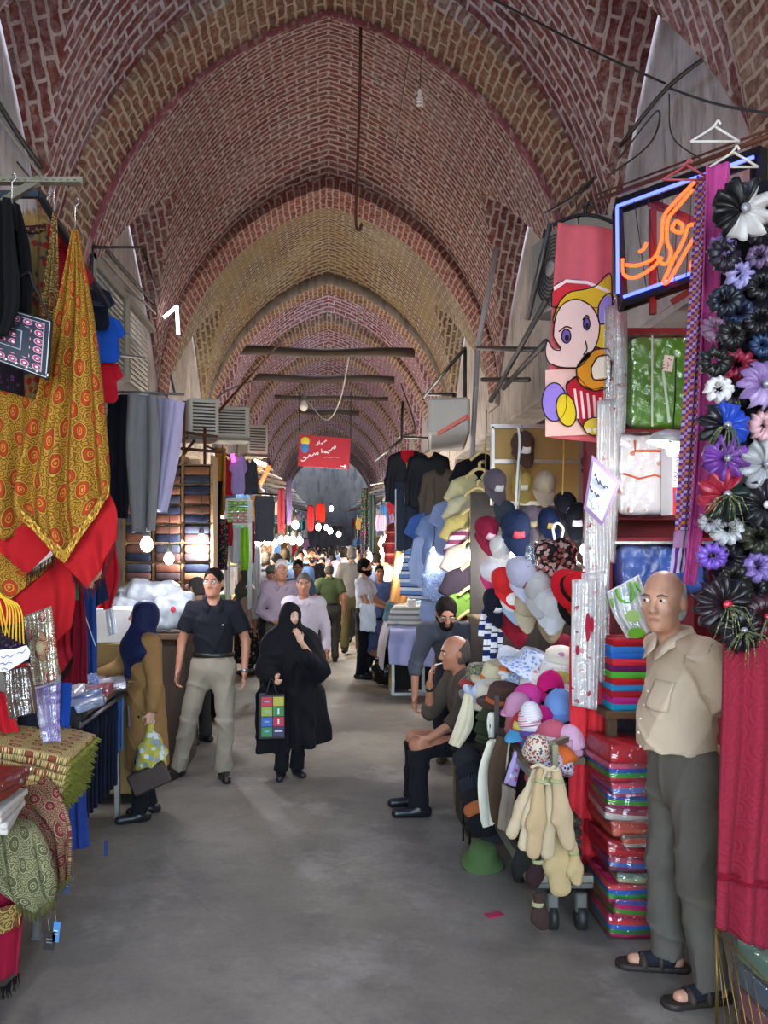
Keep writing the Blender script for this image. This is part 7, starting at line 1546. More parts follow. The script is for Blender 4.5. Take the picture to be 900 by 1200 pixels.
def person(label, x, y, face=0, H=1.75, h=.013, J=None, head=(0, 0, 0), skin_c='a87558', top=None, bottom=None, shoes='1c1a19', hairdo=None, extras=(), group=None, width=1.0, z0=0.0, hand=None, headk=1.0):
    s = H/1.75; j = {k: np.array(v, float) for k, v in BASEJ.items()}
    for k, v in (J or {}).items(): j[k] = np.array(v, float)
    for k in j: j[k][0] *= width if k[:2] in ('sh', 'el', 'wr') else 1
    j = {k: v*s for k, v in j.items()}
    t = thing('person', label, 'person', (x, y, z0), face, group)
    M = Rz(head[0]) @ Rx(head[1]) @ Ry(head[2]); hs = s*headk; hc = j['head']; fine = h < .0155
    sp = _n3(j['chest']-j['pel']); side = _n3(j['shr']-j['shl']); R = np.stack([side, np.cross(sp, side), sp], 1); w = width
    fwd = -R[:, 1]
    def tor(S, g, belly=0):
        for q, r in ((0, (.152, .104, .14)), (.5, (.138, .098, .15)), (1.0, (.158, .108, .165))):
            c = lerp(j['pel'], j['chest'], q)
            rr_ = (r[0]*w+g, r[1]+g+(belly*.5 if q < .9 else 0), r[2]+g)
            S.ell(c*1.0+fwd*(belly*.45 if q < .9 else .0)*s, tuple(v*s for v in rr_), R, .07*s)
        S.cap(j['shl']*.97+j['neck']*.03, j['shr']*.97+j['neck']*.03, (.056+g)*s, None, .06*s)
        S.cap(lerp(j['shl'], j['neck'], .5)-sp*.028*s, lerp(j['shr'], j['neck'], .5)-sp*.028*s, (.052+g)*s, None, .05*s)
    # body: one continuous figure
    S = Solid(); tor(S, -.006)
    S.cap(j['neck']-sp*.05*s, hc-M @ np.array((0, -.01, .06))*s, .056*s, .05*s, .03*s)
    add_head(S, hc, M, hs, fine)
    for q in 'lr':
        S.cap(j['sh'+q], j['el'+q], .047*s, .039*s, .02*s); S.cap(j['el'+q], j['wr'+q], .038*s, .026*s, .012*s)
        fa = _n3(j['wr'+q]-j['el'+q]); hd = (hand or {}).get(q, {})
        d = np.array(hd.get('d', fa), float); pn = np.array(hd.get('pn', (1 if q == 'l' else -1, -.2, 0)), float)
        add_hand(S, j['wr'+q], d, pn, hd.get('sg', 1 if q == 'l' else -1), s, hd.get('curl', .35), .0088 if fine else .0115)
        S.cap(j['hi'+q], j['kn'+q], .082*s, .056*s, .03*s); S.cap(j['kn'+q], j['an'+q], .052*s, .034*s, .02*s)
        f = _n3((j['an'+q]-j['kn'+q])*np.array((1, 1, 0))*0+np.array((math.sin((hand or {}).get('toe'+q, 0)), -math.cos((hand or {}).get('toe'+q, 0)), 0)))
        S.cap(j['an'+q]-f*.04*s+np.array((0, 0, -.045*s)), j['an'+q]+f*.14*s+np.array((0, 0, -.052*s)), .032*s, .026*s, .02*s)
    lipc = hc+M @ (np.array((0, -.091, -.063))*hs); Mi = M.T
    def mif(C):
        L = (C-hc) @ M/hs; return ((np.abs(L[:, 0]) < .022-.5*np.abs(L[:, 2]+.063)) & (np.abs(L[:, 2]+.063) < .0075) & (L[:, 1] < -.08)).astype(int)
    sk = skin(skin_c); lipm = skin('a86c5a' if skin_c != 'c79a80' else 'b0646a')
    solid('body', S, h, [sk, lipm], t, True, mif if fine else None)
    if fine:
        for q in (-1, 1):
            b = MB(); c = hc+M @ (np.array((q*.032, -.0815, .0105))*hs); b.ell(c, (.0135*hs, .0105*hs, .0085*hs), M, 12, 8); eo = b.build('eye', paint('c9c2ba', .25, 0, .03), t, False)
            b = MB(); c = hc+M @ (np.array((q*.032+head[3] if len(head) > 3 else q*.032, -.0905, .0105))*hs); b.ell(c, (.0058*hs, .003*hs, .0058*hs), M, 10, 6); b.build('iris', paint('20140e', .2, 0, .02), eo, False)
            b = MB(); L = [hc+M @ (np.array(v)*hs) for v in ((q*.014, -.0945, .0275), (q*.032, -.0955, .033), (q*.05, -.082, .027))]; b.tube(L, [.004*hs, .005*hs, .0025*hs], 6); b.build('eyebrow', hair('2a2320' if (hairdo or {}).get('c', '1a1512') not in ('c8c4be', 'b0aca6') else '5a544e'), t, False)
    hd = hairdo or {}; kind = hd.get('kind', 'short')
    def hp(v): return hc+M @ (np.array(v, float)*hs)
    def he(S, c, r, k=.01, sub=False): S.ell(hp(c), tuple(v*hs for v in r), M, k*hs, sub)
    hm = hair(hd.get('c', '1a1512'))
    if kind in ('short', 'fringe', 'thick'):
        S = Solid(); g = .012 if kind == 'thick' else .006
        he(S, (0, .016, .036), (.075+g, .096+g, .089+g+(.008 if kind == 'thick' else 0)), .0); he(S, (0, .03, -.03), (.072+g, .08+g, .08), .03)
        he(S, (0, -.118, -.022), (.074, .086 if kind != 'thick' else .076, .116), .012, True)
        S.cut(hp((0, .06, -.075)), M @ np.array((0, .2, -1)))
        for q in (-1, 1): he(S, (q*.095, -.012, -.035), (.034, .05, .058), .01, True)
        if kind == 'fringe': S.cut(hp((0, .02, .035)), M @ np.array((0, -.55, .84)))
        S.disp(folds(.0035 if kind != 'fringe' else .0015, (75, 80, 55), 3)); solid('hair', S, min(h, .011), hm, t)
    if hd.get('beard'):
        S = Solid(); he(S, (0, -.026, -.052), (.067, .078, .078), .0); he(S, (0, -.05, -.09), (.05, .046, .038), .02); S.cut(hp((0, 0, -.036)), M @ np.array((0, .35, 1))); he(S, (0, -.10, -.062), (.024, .022, .011), .004, True); S.cut(hp((0, .02, 0)), M @ np.array((0, 1, 0)))
        solid('beard', S, min(h, .010), hm, t)
    if hd.get('tache'):
        S = Solid(); S.cap(hp((-.022, -.088, -.05)), hp((0, -.098, -.043)), .006*hs, .008*hs); S.cap(hp((.022, -.088, -.05)), hp((0, -.098, -.043)), .006*hs, .008*hs); solid('moustache', S, .006, hm, t)
    if 'glasses' in extras:
        b = MB()
        for q in (-1, 1): b.tube([hp((q*.033+.021*math.cos(a), -.107, .008+.015*math.sin(a))) for a in np.linspace(0, 2*PI, 17)[:-1]], .0018, 5, False, True); b.tube([hp((q*.054, -.105, .012)), hp((q*.08, -.03, .012)), hp((q*.08, .02, .006))], .0018, 5)
        b.tube([hp((-.012, -.108, .011)), hp((.012, -.108, .011))], .0018, 5); g = b.build('glasses', metal('9a9a9a', .25), t, False)
        b = MB()
        for q in (-1, 1): b.ell(hp((q*.033, -.107, .008)), (.02*hs, .001, .014*hs), M)
        b.build('lenses', film('e8f0ff', .03, .05, 2), g, False)
    def on_front(o, c, dx):
        V = np.array([v.co for v in o.data.vertices]) if o.name not in GM else GM[o.name]; GM[o.name] = V
        L = V-c; m = (np.abs(L @ side-dx) < .014) & (np.abs(L @ sp) < .014); d = (L[m] @ fwd).max() if m.any() else .12
        return c+side*dx+fwd*d
    # garments
    if top:
        T = dict(sleeve='long', tuck=False, belly=0, loose=.018, hem=None); T.update(top); S = Solid(); tor(S, T['loose'], T['belly'])
        for q in 'lr':
            a, b_, c_ = j['sh'+q], j['el'+q], j['wr'+q]; g = T['loose']+.012
            if T['sleeve'] == 'short': S.cap(lerp(a, j['neck'], .15), lerp(a, b_, .68), (.058+g)*s, (.056+g)*s, .012*s, True)
            else:
                e = 1.0 if T['sleeve'] == 'long' else .35
                S.cap(lerp(a, j['neck'], .15), b_, (.054+g)*s, (.044+g*.7)*s, .03*s); S.cap(b_, lerp(b_, c_, e), (.043+g*.7)*s, (.034+g*.5)*s, .02*s, True)
        if T.get('skirt'):      # coat or tunic flaring to the given height
            zt, zb, r0, r1 = T['skirt']; S.cap((j['pel'][0], j['pel'][1], zt*s), (j['pel'][0]*.8, j['pel'][1]+.02, zb*s), r0*s, r1*s, .08*s, True, sq=((0, 1, 0), 1.25))
        else: S.cut(j['pel']+sp*((.07 if T['tuck'] else (T['hem'] if T['hem'] is not None else -.10))*s), -sp)
        S.ell(j['neck']+np.array((0, -.03, .05))*s, (.062*s, .07*s, .06*s), None, .01, True)
        S.disp(folds(.0065*s*(1 if h < .016 else .7), (10, 8, 17), int(abs(x*100)) % 17, True)); so = solid(T.get('name', 'shirt'), S, h, T['m'], t)
        if T.get('collar') is not None and h < .02:
            b = MB(); nb = j['neck']; up = _n3(hc-j['neck']); 
            for q in (-1, 1):
                g0 = [nb+R @ (np.array(v)*s) for v in ((q*.0, .062, .065), (q*.046, .042, .066), (q*.062, -.012, .05), (q*.046, -.06, .018), (q*.012, -.088, -.025))]
                g1 = [nb+R @ (np.array(v)*s) for v in ((q*.0, .092, .012), (q*.07, .064, .014), (q*.094, -.014, .006), (q*.09, -.082, -.025), (q*.05, -.122, -.078))]
                b.grid(np.array([g0, g1]), None, .007*s)
            b.build('collar', T['collar'], so, False)
        if T.get('buttons'):
            for q in np.linspace(.92, .2, T['buttons']):
                c = on_front(so, lerp(j['pel'], j['chest'], q), 0); b = MB(); b.ell(c, (.006, .004, .006)); b.build('button', paint('d8d0c4', .4), so, False)
        if T.get('pocket'):
            b = MB(); u_ = np.linspace(-.5, .5, 9)
            b.grid(np.array([[on_front(so, j['chest']+sp*(.12*v-.03)*s, (.075+.11*a)*s)+fwd*.004 for a in u_] for v in np.linspace(.5, -.5, 8)]), None, .004); b.build('pocket', T['m'], so, False)
        if T['tuck'] and bottom:
            S = Solid(); S.ell(j['pel']+sp*.085*s, ((.152*w+.017)*s, (.104+.018+T['belly']*.3)*s, .2*s), R, 0); S.cut(j['pel']+sp*.105*s, sp); S.cut(j['pel']+sp*.068*s, -sp); solid('belt', S, min(h, .012), paint('1c1714', .4), t)
    if bottom:
        S = Solid(); S.ell(j['pel']-sp*.015*s, ((.170)*w*s, .124*s, .19*s), R, .05*s)
        for q in 'lr':
            S.cap(j['hi'+q], j['kn'+q], .098*s, .078*s, .05*s); S.cap(j['kn'+q], lerp(j['kn'+q], j['an'+q], 1.0)+np.array((0, 0, -.02*s)), .076*s, .072*s, .04*s, True)
        S.cut(j['pel']+sp*.085*s, sp); S.disp(folds(.0075*s, (9, 9, 13), 2+int(abs(y*37)) % 11, True)); solid('trousers', S, h, bottom, t)
    if shoes:
        for q in 'lr':
            a = (hand or {}).get('toe'+q, 0); f = np.array((math.sin(a), -math.cos(a), 0)); an = j['an'+q]; S = Solid(); base = an[2]-.085*s
            c0 = np.array((an[0], an[1], base)); sd = np.array((f[1], -f[0], 0))
            if shoes == 'sandal':
                S.cap(c0-f*.06*s+np.array((0, 0, .012)), c0+f*.17*s+np.array((0, 0, .012)), .043*s, .048*s, .02); S.cut((0, 0, base+.026), (0, 0, 1)); S.cut((0, 0, base), (0, 0, -1)); so = solid('sandal', S, .008, paint('2a2019', .6), t)
                for k, (u, wd) in enumerate(((.10, .026), (.03, .02))):
                    S = Solid(); c = c0+f*u*s+np.array((0, 0, .028*s)); S.ell(c, (.05*s, wd*s, .042*s if k == 0 else .062*s), np.stack([sd, f, (0, 0, 1)], 1), 0); S.cut((0, 0, base+.01), (0, 0, -1)); solid('strap', S, .007, paint('33271f', .6), so)
            else:
                S.cap(c0-f*.055*s+np.array((0, 0, .035*s)), c0+f*.16*s+np.array((0, 0, .028*s)), .042*s, .036*s, .02); S.cap(an, c0+np.array((0, 0, .05*s)), .045*s, .045*s, .03); S.cut((0, 0, base), (0, 0, -1)); solid('shoe', S, max(.009, h*.8), paint(shoes, .35), t)
    return t, j, hc, M, s
def hijab(t, hc, M, s, m, drop=.30, name='headscarf', spread=1.0, h=.011):
    S = Solid(); q = lambda v: hc+M @ (np.array(v, float)*s)
    S.ell(q((0, .015, .025)), (.098*s, .115*s, .115*s), M, .0); S.cap(q((0, .01, -.06)), q((0, .0, -.19)), .095*s, .12*s, .05); S.ell(hc+np.array((0, -.02, -.26))*s, (.19*spread*s, .145*s, .12*s), None, .06)
    S.cap(hc+np.array((0, -.08, -.22))*s, hc+np.array((0, -.12, -.20-drop))*s, .09*s, .035*s, .06)
    S.ell(q((0, -.135, -.012)), (.056*s, .075*s, .076*s), M, .012, True); S.disp(folds(.006, (14, 11, 19), 5)); return solid(name, S, h, m, t)
def loc_w(t, p): return WORLD[t.name]+Rz(t.rotation_euler[2]) @ np.asarray(p, float)

# --- bald man at the right
man, j, hc, M, s = person('bald man in a beige short-sleeved shirt standing at the right with hands behind his back', 1.52, 3.66, -1.48, 1.78, .0085,
    dict(neck=(0, -.03, 1.452), head=(0, -.088, 1.622), ell=(-.27, .08, 1.14), elr=(.275, .10, 1.13), wrl=(-.10, .19, .97), wrr=(.10, .20, .95), knl=(-.11, -.03, .50), anl=(-.14, .0, .085), knr=(.12, -.01, .5), anr=(.13, .05, .085)), (.74, .04, 0, -.004), 'c08c70',
    dict(m=cloth('b9a48c', .8, .1, .06), sleeve='short', tuck=False, belly=.075, collar=cloth('c2ad96', .8, .1, .06), buttons=5, pocket=True, loose=.02, hem=.055), cloth('5e5850', .85, .1), 'sandal', dict(kind='fringe', c='b0aca6'), (), None, 1.08, 0, dict(l=dict(curl=.6), r=dict(curl=.6), toel=-.25, toer=.1), 1.06)
for q in 'lr':
    S = Solid(); an = j['an'+q]; a = -.25 if q == 'l' else .1; f = np.array((math.sin(a), -math.cos(a), 0)); S.cap(an+np.array((0, 0, .05)), an+np.array((0, 0, -.03)), .043, .042, .02); S.cap(an+np.array((0, 0, -.035)), an+f*.10+np.array((0, 0, -.05)), .039, .034, .03); solid('sock', S, .009, cloth('22242c'), man)
# --- man in navy polo
pm, j, hc, M, s = person('man in a navy polo shirt and khaki trousers with rimless glasses, facing the camera', -.93, 6.9, .05, 1.69, .0105,
    dict(knl=(-.20, -.02, .50), anl=(-.30, .06, .085), hil=(-.10, 0, .92), knr=(.10, -.06, .50), anr=(.09, -.02, .085), ell=(-.25, .04, 1.14), wrl=(-.275, -.03, .90), elr=(.255, .03, 1.13), wrr=(.245, -.04, .88)), (-.25, -.02, 0, -.003), 'a8735a',
    dict(m=cloth('17181f', .85, .15), sleeve='short', tuck=True, collar=cloth('17181f', .85, .15), loose=.014), cloth('8a8070', .85, .1), '1c1816', dict(kind='short', c='15110f', tache=False), ('glasses',), None, 1.06, 0, dict(l=dict(curl=.5), r=dict(curl=.4), toel=-.4, toer=.2))
b = MB(); wv = j['wrr']; dv = _n3(j['wrr']-j['elr']); b.tube([wv-dv*.03, wv-dv*.012], .033, 14); wt = b.build('wristwatch', metal('b8b8bc', .25), pm, False)
b = MB(); b.box(j['chest']+np.array((.085, -.128, .02)), (.014, .004, .009)); b.build('chest_emblem', paint('c8c8d0', .6), pm, False)
# --- woman in tan coat
wm, j, hc, M, s = person('woman in a tan coat and navy headscarf reaching to the left stall', -1.27, 5.9, -1.15, 1.49, .0115,
    dict(ell=(-.24, -.16, 1.2), wrl=(-.26, -.40, 1.12), elr=(.25, .03, 1.14), wrr=(.245, .0, .90), anl=(-.10, .06, .085), anr=(.08, -.06, .085), knr=(.09, -.05, .5)), (-.25, -.05, 0), 'c79a80',
    dict(m=cloth('8a683f', .75, .1), sleeve='long', loose=.022, skirt=(1.05, .42, .185, .225), name='coat'), cloth('131318'), '1b1a1e', dict(kind='none'), (), None, .95, 0, dict(r=dict(curl=.9)))
hijab(wm, hc, M, s, cloth('141b40', .6, .3), .26, 'headscarf', 1.22)
b = MB()
for k, (z, xx) in enumerate(((1.22, .0), (1.12, .0), (1.02, .0))): b.ell(np.array((xx, -.165, z))*s, (.011, .006, .011))
b.build('button', paint('5a4530', .4), wm, False)
b = MB(); b.box(np.array((.135, -.155, .86))*s, (.018, .012, .14), Ry(-.35)); b.build('pocket_zip', metal('4a4a4c', .4), wm, False)
pw = loc_w(wm, j['wrr']+np.array((0, -.0, -.1)))
S = Solid(); c = np.array((0, 0, 0.)); S.ell((0, 0, -.22), (.105, .075, .14), None, .0); S.cap((0, 0, -.10), (0, 0, .0), .05, .018, .08); S.cap((0, 0, -.02), (.02, 0, .03), .018, .022, .02); S.disp(folds(.012, (30, 26, 34), 2))
V, Q = S.mesh(.011); o = link('plastic_bag', make_mesh('plastic_bag', V, Q, [floral('b0a848', '88989c', 'c8cccc', 22, .42)]), None, tuple(pw)); tag(o, 'yellow green plastic bag with printed packets held by the woman in the tan coat', 'bag'); WORLD[o.name] = pw
cl = pw+np.array((.0, -.06, -.33)); b = MB(); b.box(cl, (.27, .035, .15), Ry(-.42), .012); b.build
o = b.build('clutch_bag', paint('3f302c', .5, 0, .2, 40, .4)); tag(o, 'dark brown clutch bag tilted below the plastic bag', 'bag')
strokes('strap', paint('2a201d', .5), [[cl+np.array((-.12, 0, .03)), cl+np.array((-.09, .02, .16)), pw+np.array((0, .01, 0))]], .006, o)
# --- woman in black chador
cw, j, hc, M, s = person('woman in a black chador walking with a colourful chequered bag, hand at her mouth', -.31, 6.95, .15, 1.40, .0095,
    dict(elr=(.26, -.12, 1.16), wrr=(.075, -.30, 1.40), ell=(-.24, -.06, 1.12), wrl=(-.17, -.30, 1.06), hil=(-.08, 0, .92), knl=(-.09, -.05, .5), anl=(-.10, -.04, .085), knr=(.10, .0, .5), anr=(.07, .06, .085)), (.45, .05, .0), 'c79a80',
    None, cloth('121216', .9, .2), '17161a', dict(kind='none'), (), None, .95, 0, dict(r=dict(d=(-.35, -.1, .93), pn=(-.3, .6, 0), curl=.5), l=dict(d=(-.2, -.9, -.3), pn=(.9, -.1, -.2), curl=1.0), toel=-.2, toer=.3), 1.05)
S = Solid(); q = lambda v: hc+M @ (np.array(v, float)*s)
S.ell(q((0, .02, .03)), (.105*s, .125*s, .118*s), M, .0); S.cap(q((0, .02, -.04)), np.array((0, .03, 1.30))*s, .11*s, .2*s, .06); S.ell(np.array((0, .02, 1.22))*s, (.245*s, .19*s, .28*s), None, .08); S.cap(np.array((-.17, 0, 1.39))*s, np.array((.17, 0, 1.39))*s, .11*s, None, .08)
S.cap(np.array((.02, .02, 1.15))*s, np.array((.05, .05, .30))*s, .22*s, .29*s, .1, True, sq=((0, 1, 0), 1.4))
S.cap(np.array((.22, 0, 1.3))*s, np.array((.26, -.10, 1.08))*s, .105*s, .115*s, .08); S.cap(np.array((.26, -.12, 1.1))*s, np.array((.12, -.26, 1.24))*s, .11*s, .085*s, .06); S.cap(np.array((-.22, 0, 1.28))*s, np.array((-.24, -.08, 1.05))*s, .105*s, .105*s, .08); S.cap(np.array((-.24, -.08, 1.08))*s, np.array((-.19, -.24, 1.07))*s, .10*s, .08*s, .05)
S.cap(np.array((.2, .1, .8))*s, np.array((.36, .16, .36))*s, .16*s, .10*s, .1); S.cap(np.array((-.16, .06, .8))*s, np.array((-.2, .08, .28))*s, .17*s, .13*s, .1)
S.ell(q((0, -.14, -.012)), (.055*s, .085*s, .078*s), M, .012, True)
def chf(X, Y, Z):
    a = np.arctan2(X, -Y); g = np.clip((1.25*s-Z)/(1.0*s), 0, 1); return .026*g*np.sin(9*a+2*np.sin(3*Z/s))+.008*np.sin(17*a+5*Z)*np.clip((1.5*s-Z), 0, 1)+.004*np.sin(X*22+Z*26)
S.disp(chf); S.disp(folds(.009, (8, 7, 9), 6, True)); S.cut(np.array((0, 0, .27))*s, (.14, 0, -1)); solid('chador', S, .0105, cloth('0e0e13', .8, .35), cw)
b = MB(); wv = j['wrr']+np.array((-.02, -.0, .075)); b.tube([wv+np.array((.02*math.cos(a), .02*math.sin(a)*.6, .012*math.sin(a))) for a in np.linspace(0, 6.28, 11)[:-1]], .003, 5, False, True); b.build('ring', metal('c8c8d0', .2), cw, False)
bp_ = loc_w(cw, j['wrl']+np.array((-.03, -.07, -.10))); bg_ = thing('paper_bag', 'black carrier bag with coloured squares held by the woman in black', 'bag', tuple(bp_+np.array((0, 0, -.36))), .12)
b = MB(); b.box((-.02, 0, .17), (.20, .09, .34), None, .004); b.build('body', paint('141418', .5), bg_, False)
for r_, row in enumerate((('2a7a44', '3a2a58'), ('2a5aa8', 'b02038'), ('8a9a30', '2a7a40'), ('b02838', 'a8a030'))):
    for c_, cc in enumerate(row): b = MB(); b.box((-.06+.09*c_, -.047, .055+.078*r_), (.082, .004, .07)); b.build('coloured_square', paint(cc, .5, 0, .04), bg_, False)
b = MB()
for (xx, zz) in ((-.06, .29), (-.06, .215), (-.06, .135), (-.06, .06)): b.box((xx, -.0505, zz), (.036, .002, .012))
b.build('print', paint('7a9ac0', .5), bg_, False)
b = MB(); b.box((.03, -.0505, .212), (.012, .002, .045)); b.box((.03, -.0505, .135), (.012, .002, .045)); b.box((.03, -.0505, .06), (.06, .002, .008)); b.build('print', paint('d0d4d8', .5), bg_, False)
strokes('handle', paint('17171a', .6), [[bp_+np.array((-.06, 0, -.02)), bp_+np.array((-.02, .02, .10)), bp_+np.array((.02, 0, -.02))]], .005, bg_)
# --- seated smoker
sm, j, hc, M, s = person('seated grey-haired man in profile smoking beside the hat stall', 1.02, 6.1, -1.45, 1.72, .0105,
    dict(pel=(0, .02, .50), chest=(0, -.05, .80), neck=(0, -.08, .985), head=(0, -.125, 1.135), shl=(-.18, -.06, .95), shr=(.18, -.06, .95), ell=(-.2, -.26, .66), wrl=(-.08, -.29, .90), elr=(.24, -.16, .70), wrr=(.18, -.36, .56), hil=(-.09, 0, .48), hir=(.09, 0, .48), knl=(-.11, -.40, .50), knr=(.12, -.42, .50), anl=(-.11, -.40, .085), anr=(.13, -.42, .085)), (0, .12, 0), 'a87055',
    dict(m=cloth('4a4038'), sleeve='roll', loose=.018, hem=-.05), cloth('16161b'), '15141a', dict(kind='fringe', c='4e4740'), (), None, 1.0, 0, dict(l=dict(d=(.1, .1, 1), pn=(.2, 1, 0), curl=.3, sg=1)))
S = Solid(); b = MB(); m0 = hc+M @ np.array((0, -.095, -.062)); m0 = np.array(m0); b.tube([m0, m0+np.array((-.01, -.055, -.015))], .0042, 8); b.build('cigarette', paint('dcd8d0', .7), sm, False)
b = MB(); wv = j['wrl']; dv = _n3(j['wrl']-j['ell']); b.tube([wv-dv*.05, wv-dv*.025], .034, 14); b.build('wristwatch', metal('4a4640', .3), sm, False)
st = thing('low_stool', 'low wooden stool under the seated smoker', 'stool', (1.06, 6.1, 0)); b = MB(); b.box((1.06, 6.1, .385), (.34, .34, .04), None, .01); b.build('seat', wood('8a6a40', '4e3a24'), st)
for sx in (-1, 1):
    for sy in (-1, 1): b = MB(); b.box((1.06+sx*.13, 6.1+sy*.13, .18), (.035, .035, .37)); b.build('leg', wood('7a5a36', '4e3a24', 2), st)
# --- man leaning behind him
lm, j, hc, M, s = person('bearded man in glasses and grey shirt leaning over behind the smoker', .98, 7.15, -.25, 1.74, .011,
    dict(pel=(.06, .34, .90), chest=(.02, .06, 1.10), neck=(0, -.10, 1.215), head=(.03, -.21, 1.33), shl=(-.17, -.05, 1.16), shr=(.20, -.06, 1.17), ell=(-.25, -.05, .88), wrl=(-.24, -.14, .62), elr=(.28, -.16, .92), wrr=(.2, -.34, .8), hil=(-.03, .34, .88), hir=(.15, .34, .88), knl=(-.06, .22, .48), knr=(.15, .24, .48), anl=(-.07, .34, .085), anr=(.14, .36, .085)), (.25, .45, 0), 'a06c52',
    dict(m=cloth('4c4d56'), sleeve='roll', loose=.02, hem=-.10, collar=cloth('54555e')), cloth('2a2a30'), '4a3a30', dict(kind='thick', c='1c1714', beard=True), ('glasses',), None, 1.0, 0, dict(l=dict(curl=.5)))

# --- shoppers and passers-by in the middle distance
def walk(ph, bend=0):
    """stride and arm swing"""
    a = .16*math.sin(ph); return dict(knl=(-.10, -.05-a*.6, .5), knr=(.10, -.05+a*.6, .5), anl=(-.10, .03-a, .085+.04*max(0, -math.sin(ph))), anr=(.10, .03+a, .085+.04*max(0, math.sin(ph))), ell=(-.235, .05+a*.4, 1.14), elr=(.235, .05-a*.4, 1.14), wrl=(-.25, -.04+a, .90), wrr=(.25, -.04-a, .90))
def mid(label, px_, ytop, Y, face, m, sleeve, bot, hd, J=None, head=(0, 0, 0), sk='a87055', tuck=True, h=.015, extras=(), width=1.0, shoes='1a1817', collar=None, belly=0, **kw):
    H = CH-(ytop-VY)/FPX*Y; x = (px_-VX)/FPX*Y
    return person(label, x, Y, face, H, h, J, head, sk, dict(m=m, sleeve=sleeve, tuck=tuck, collar=collar if collar is not None else (m if h < .02 else None), belly=belly, **kw), bot, shoes, hd, extras, None, width)
WT = cloth('c8c0c8', .85, .1, .06)
mid('grey-haired man in a pale pink shirt walking behind the woman in black', 356, 672, 8.7, 0, cloth('bfb0b8', .85, .1, .06), 'long', cloth('3a3836'), dict(kind='short', c='5e5a56'), walk(1.0), (.05, .12, 0), tuck=False, h=.012, width=1.05, belly=.03)
mid('white-haired man in a mauve shirt walking behind the pale pink shirt', 330, 656, 9.9, 0, cloth('8f7e88', .85, .1, .08), 'long', cloth('4c4638'), dict(kind='short', c='c8c4be'), dict(walk(-1), wrl=(-.06, -.18, 1.02), ell=(-.25, .0, 1.15)), (.1, .1, 0), tuck=True, h=.013, width=1.05, belly=.04)
t_, j_, hc_, M_, s_ = mid('man in a dark waistcoat and grey cap behind the white-haired man', 319, 664, 10.8, 0, cloth('b8bcb4', .85, .1, .06), 'long', cloth('26262a'), dict(kind='short', c='3a3734'), walk(2), (0, .1, 0), h=.015)
S = Solid(); S.ell(hc_+np.array((0, .01, .06)), (.088, .105, .075), None); S.ell(hc_+np.array((0, -.09, .05)), (.06, .06, .014), None, .02); S.cut(hc_+np.array((0, 0, .035)), (0, 0, -1)); solid('cap', S, .012, cloth('5c6a66'), t_)
S = Solid(); S.ell((0, 0, 1.28*s_), (.19, .145, .22), None, .05); S.ell((0, 0, 1.05*s_), (.175, .14, .15), None, .06); S.box((0, -.14, 1.2*s_), (.035, .06, .3), .01, None, .01, True); solid('waistcoat', S, .014, cloth('22242c'), t_)
mid('balding man in a green shirt seen from behind', 386, 660, 13.6, PI, cloth('4c5434', .85, .1), 'short', cloth('453f38'), dict(kind='fringe', c='4c4640'), walk(.6), h=.015, width=1.1, sk='b07058', belly=.02)
mid('tall man in a lavender grey shirt seen from behind', 403, 641, 16.3, PI, cloth('8f8c9e', .85, .1), 'long', cloth('1d1c22'), dict(kind='short', c='14110f'), walk(-.5), h=.017, width=1.08)
mid('bearded man in a black shirt facing the camera in the crowd', 366, 643, 15.0, 0, cloth('131419'), 'long', cloth('1c1c20'), dict(kind='short', c='2a2522', beard=True), walk(1.5), h=.015, tuck=False)
mid('man in a slate blue shirt looking down behind the mauve shirt', 349, 656, 12.0, 0, cloth('4c5c78'), 'short', cloth('2c2a2c'), dict(kind='short', c='1a1614'), walk(2.2), (0, .3, 0), h=.0145, tuck=False, sk='8f5c44')
mid('man in a blue shirt further back in the crowd', 351, 645, 13.8, .3, cloth('6a84b4'), 'long', cloth('26262c'), dict(kind='short', c='14110f'), walk(.2), h=.017, tuck=False)
mid('man in a dark grey jacket seen from behind at the left stalls', 312, 647, 13.4, PI-.6, cloth('33323a'), 'long', cloth('24242a'), dict(kind='short', c='2a2622'), None, h=.017, tuck=False)
mid('man in a charcoal jacket bending at the left stalls', 324, 650, 13.2, -.9, cloth('4a4848'), 'long', cloth('2c2a2c'), dict(kind='thick', c='17130f'), None, (0, .35, 0), h=.017, tuck=False)
mid('man in a light blue shirt seen from behind at the left', 334, 643, 15.2, PI+.4, cloth('5a78b0'), 'long', cloth('24242c'), dict(kind='short', c='17130f'), None, h=.019, tuck=False)
t_, j_, hc_, M_, s_ = mid('woman in a grey green headscarf and floral skirt at the left stalls', 289, 666, 12.3, -1.2, cloth('a08478'), 'long', floral('17161a', '8a7a68', '4a4038', 16, .35), dict(kind='none'), dict(ell=(-.22, -.14, 1.16), wrl=(-.2, -.34, 1.1)), (0, .05, 0), 'b88468', False, .0145, skirt=(1.0, .78, .17, .2), name='tunic')
hijab(t_, hc_, M_, s_, cloth('474c46'), .3, 'headscarf', 1.2, .014)
S = Solid(); S.cap((0, .0, .92*s_), (0, .02, .2*s_), .17, .21, .05, True); S.disp(folds(.01, (20, 20, 6), 2)); solid('skirt', S, .016, floral('17161a', '8a7a68', '4a4038', 16, .35), t_)
mid('man in a purple shirt browsing at the left behind the navy polo', 231, 677, 8.1, -2.2, cloth('5a2e50'), 'long', cloth('2c2a2c'), dict(kind='short', c='45403c'), dict(ell=(-.22, -.12, 1.15), wrl=(-.15, -.32, 1.08)), (-.1, .2, 0), h=.012, tuck=False, sk='b48868')
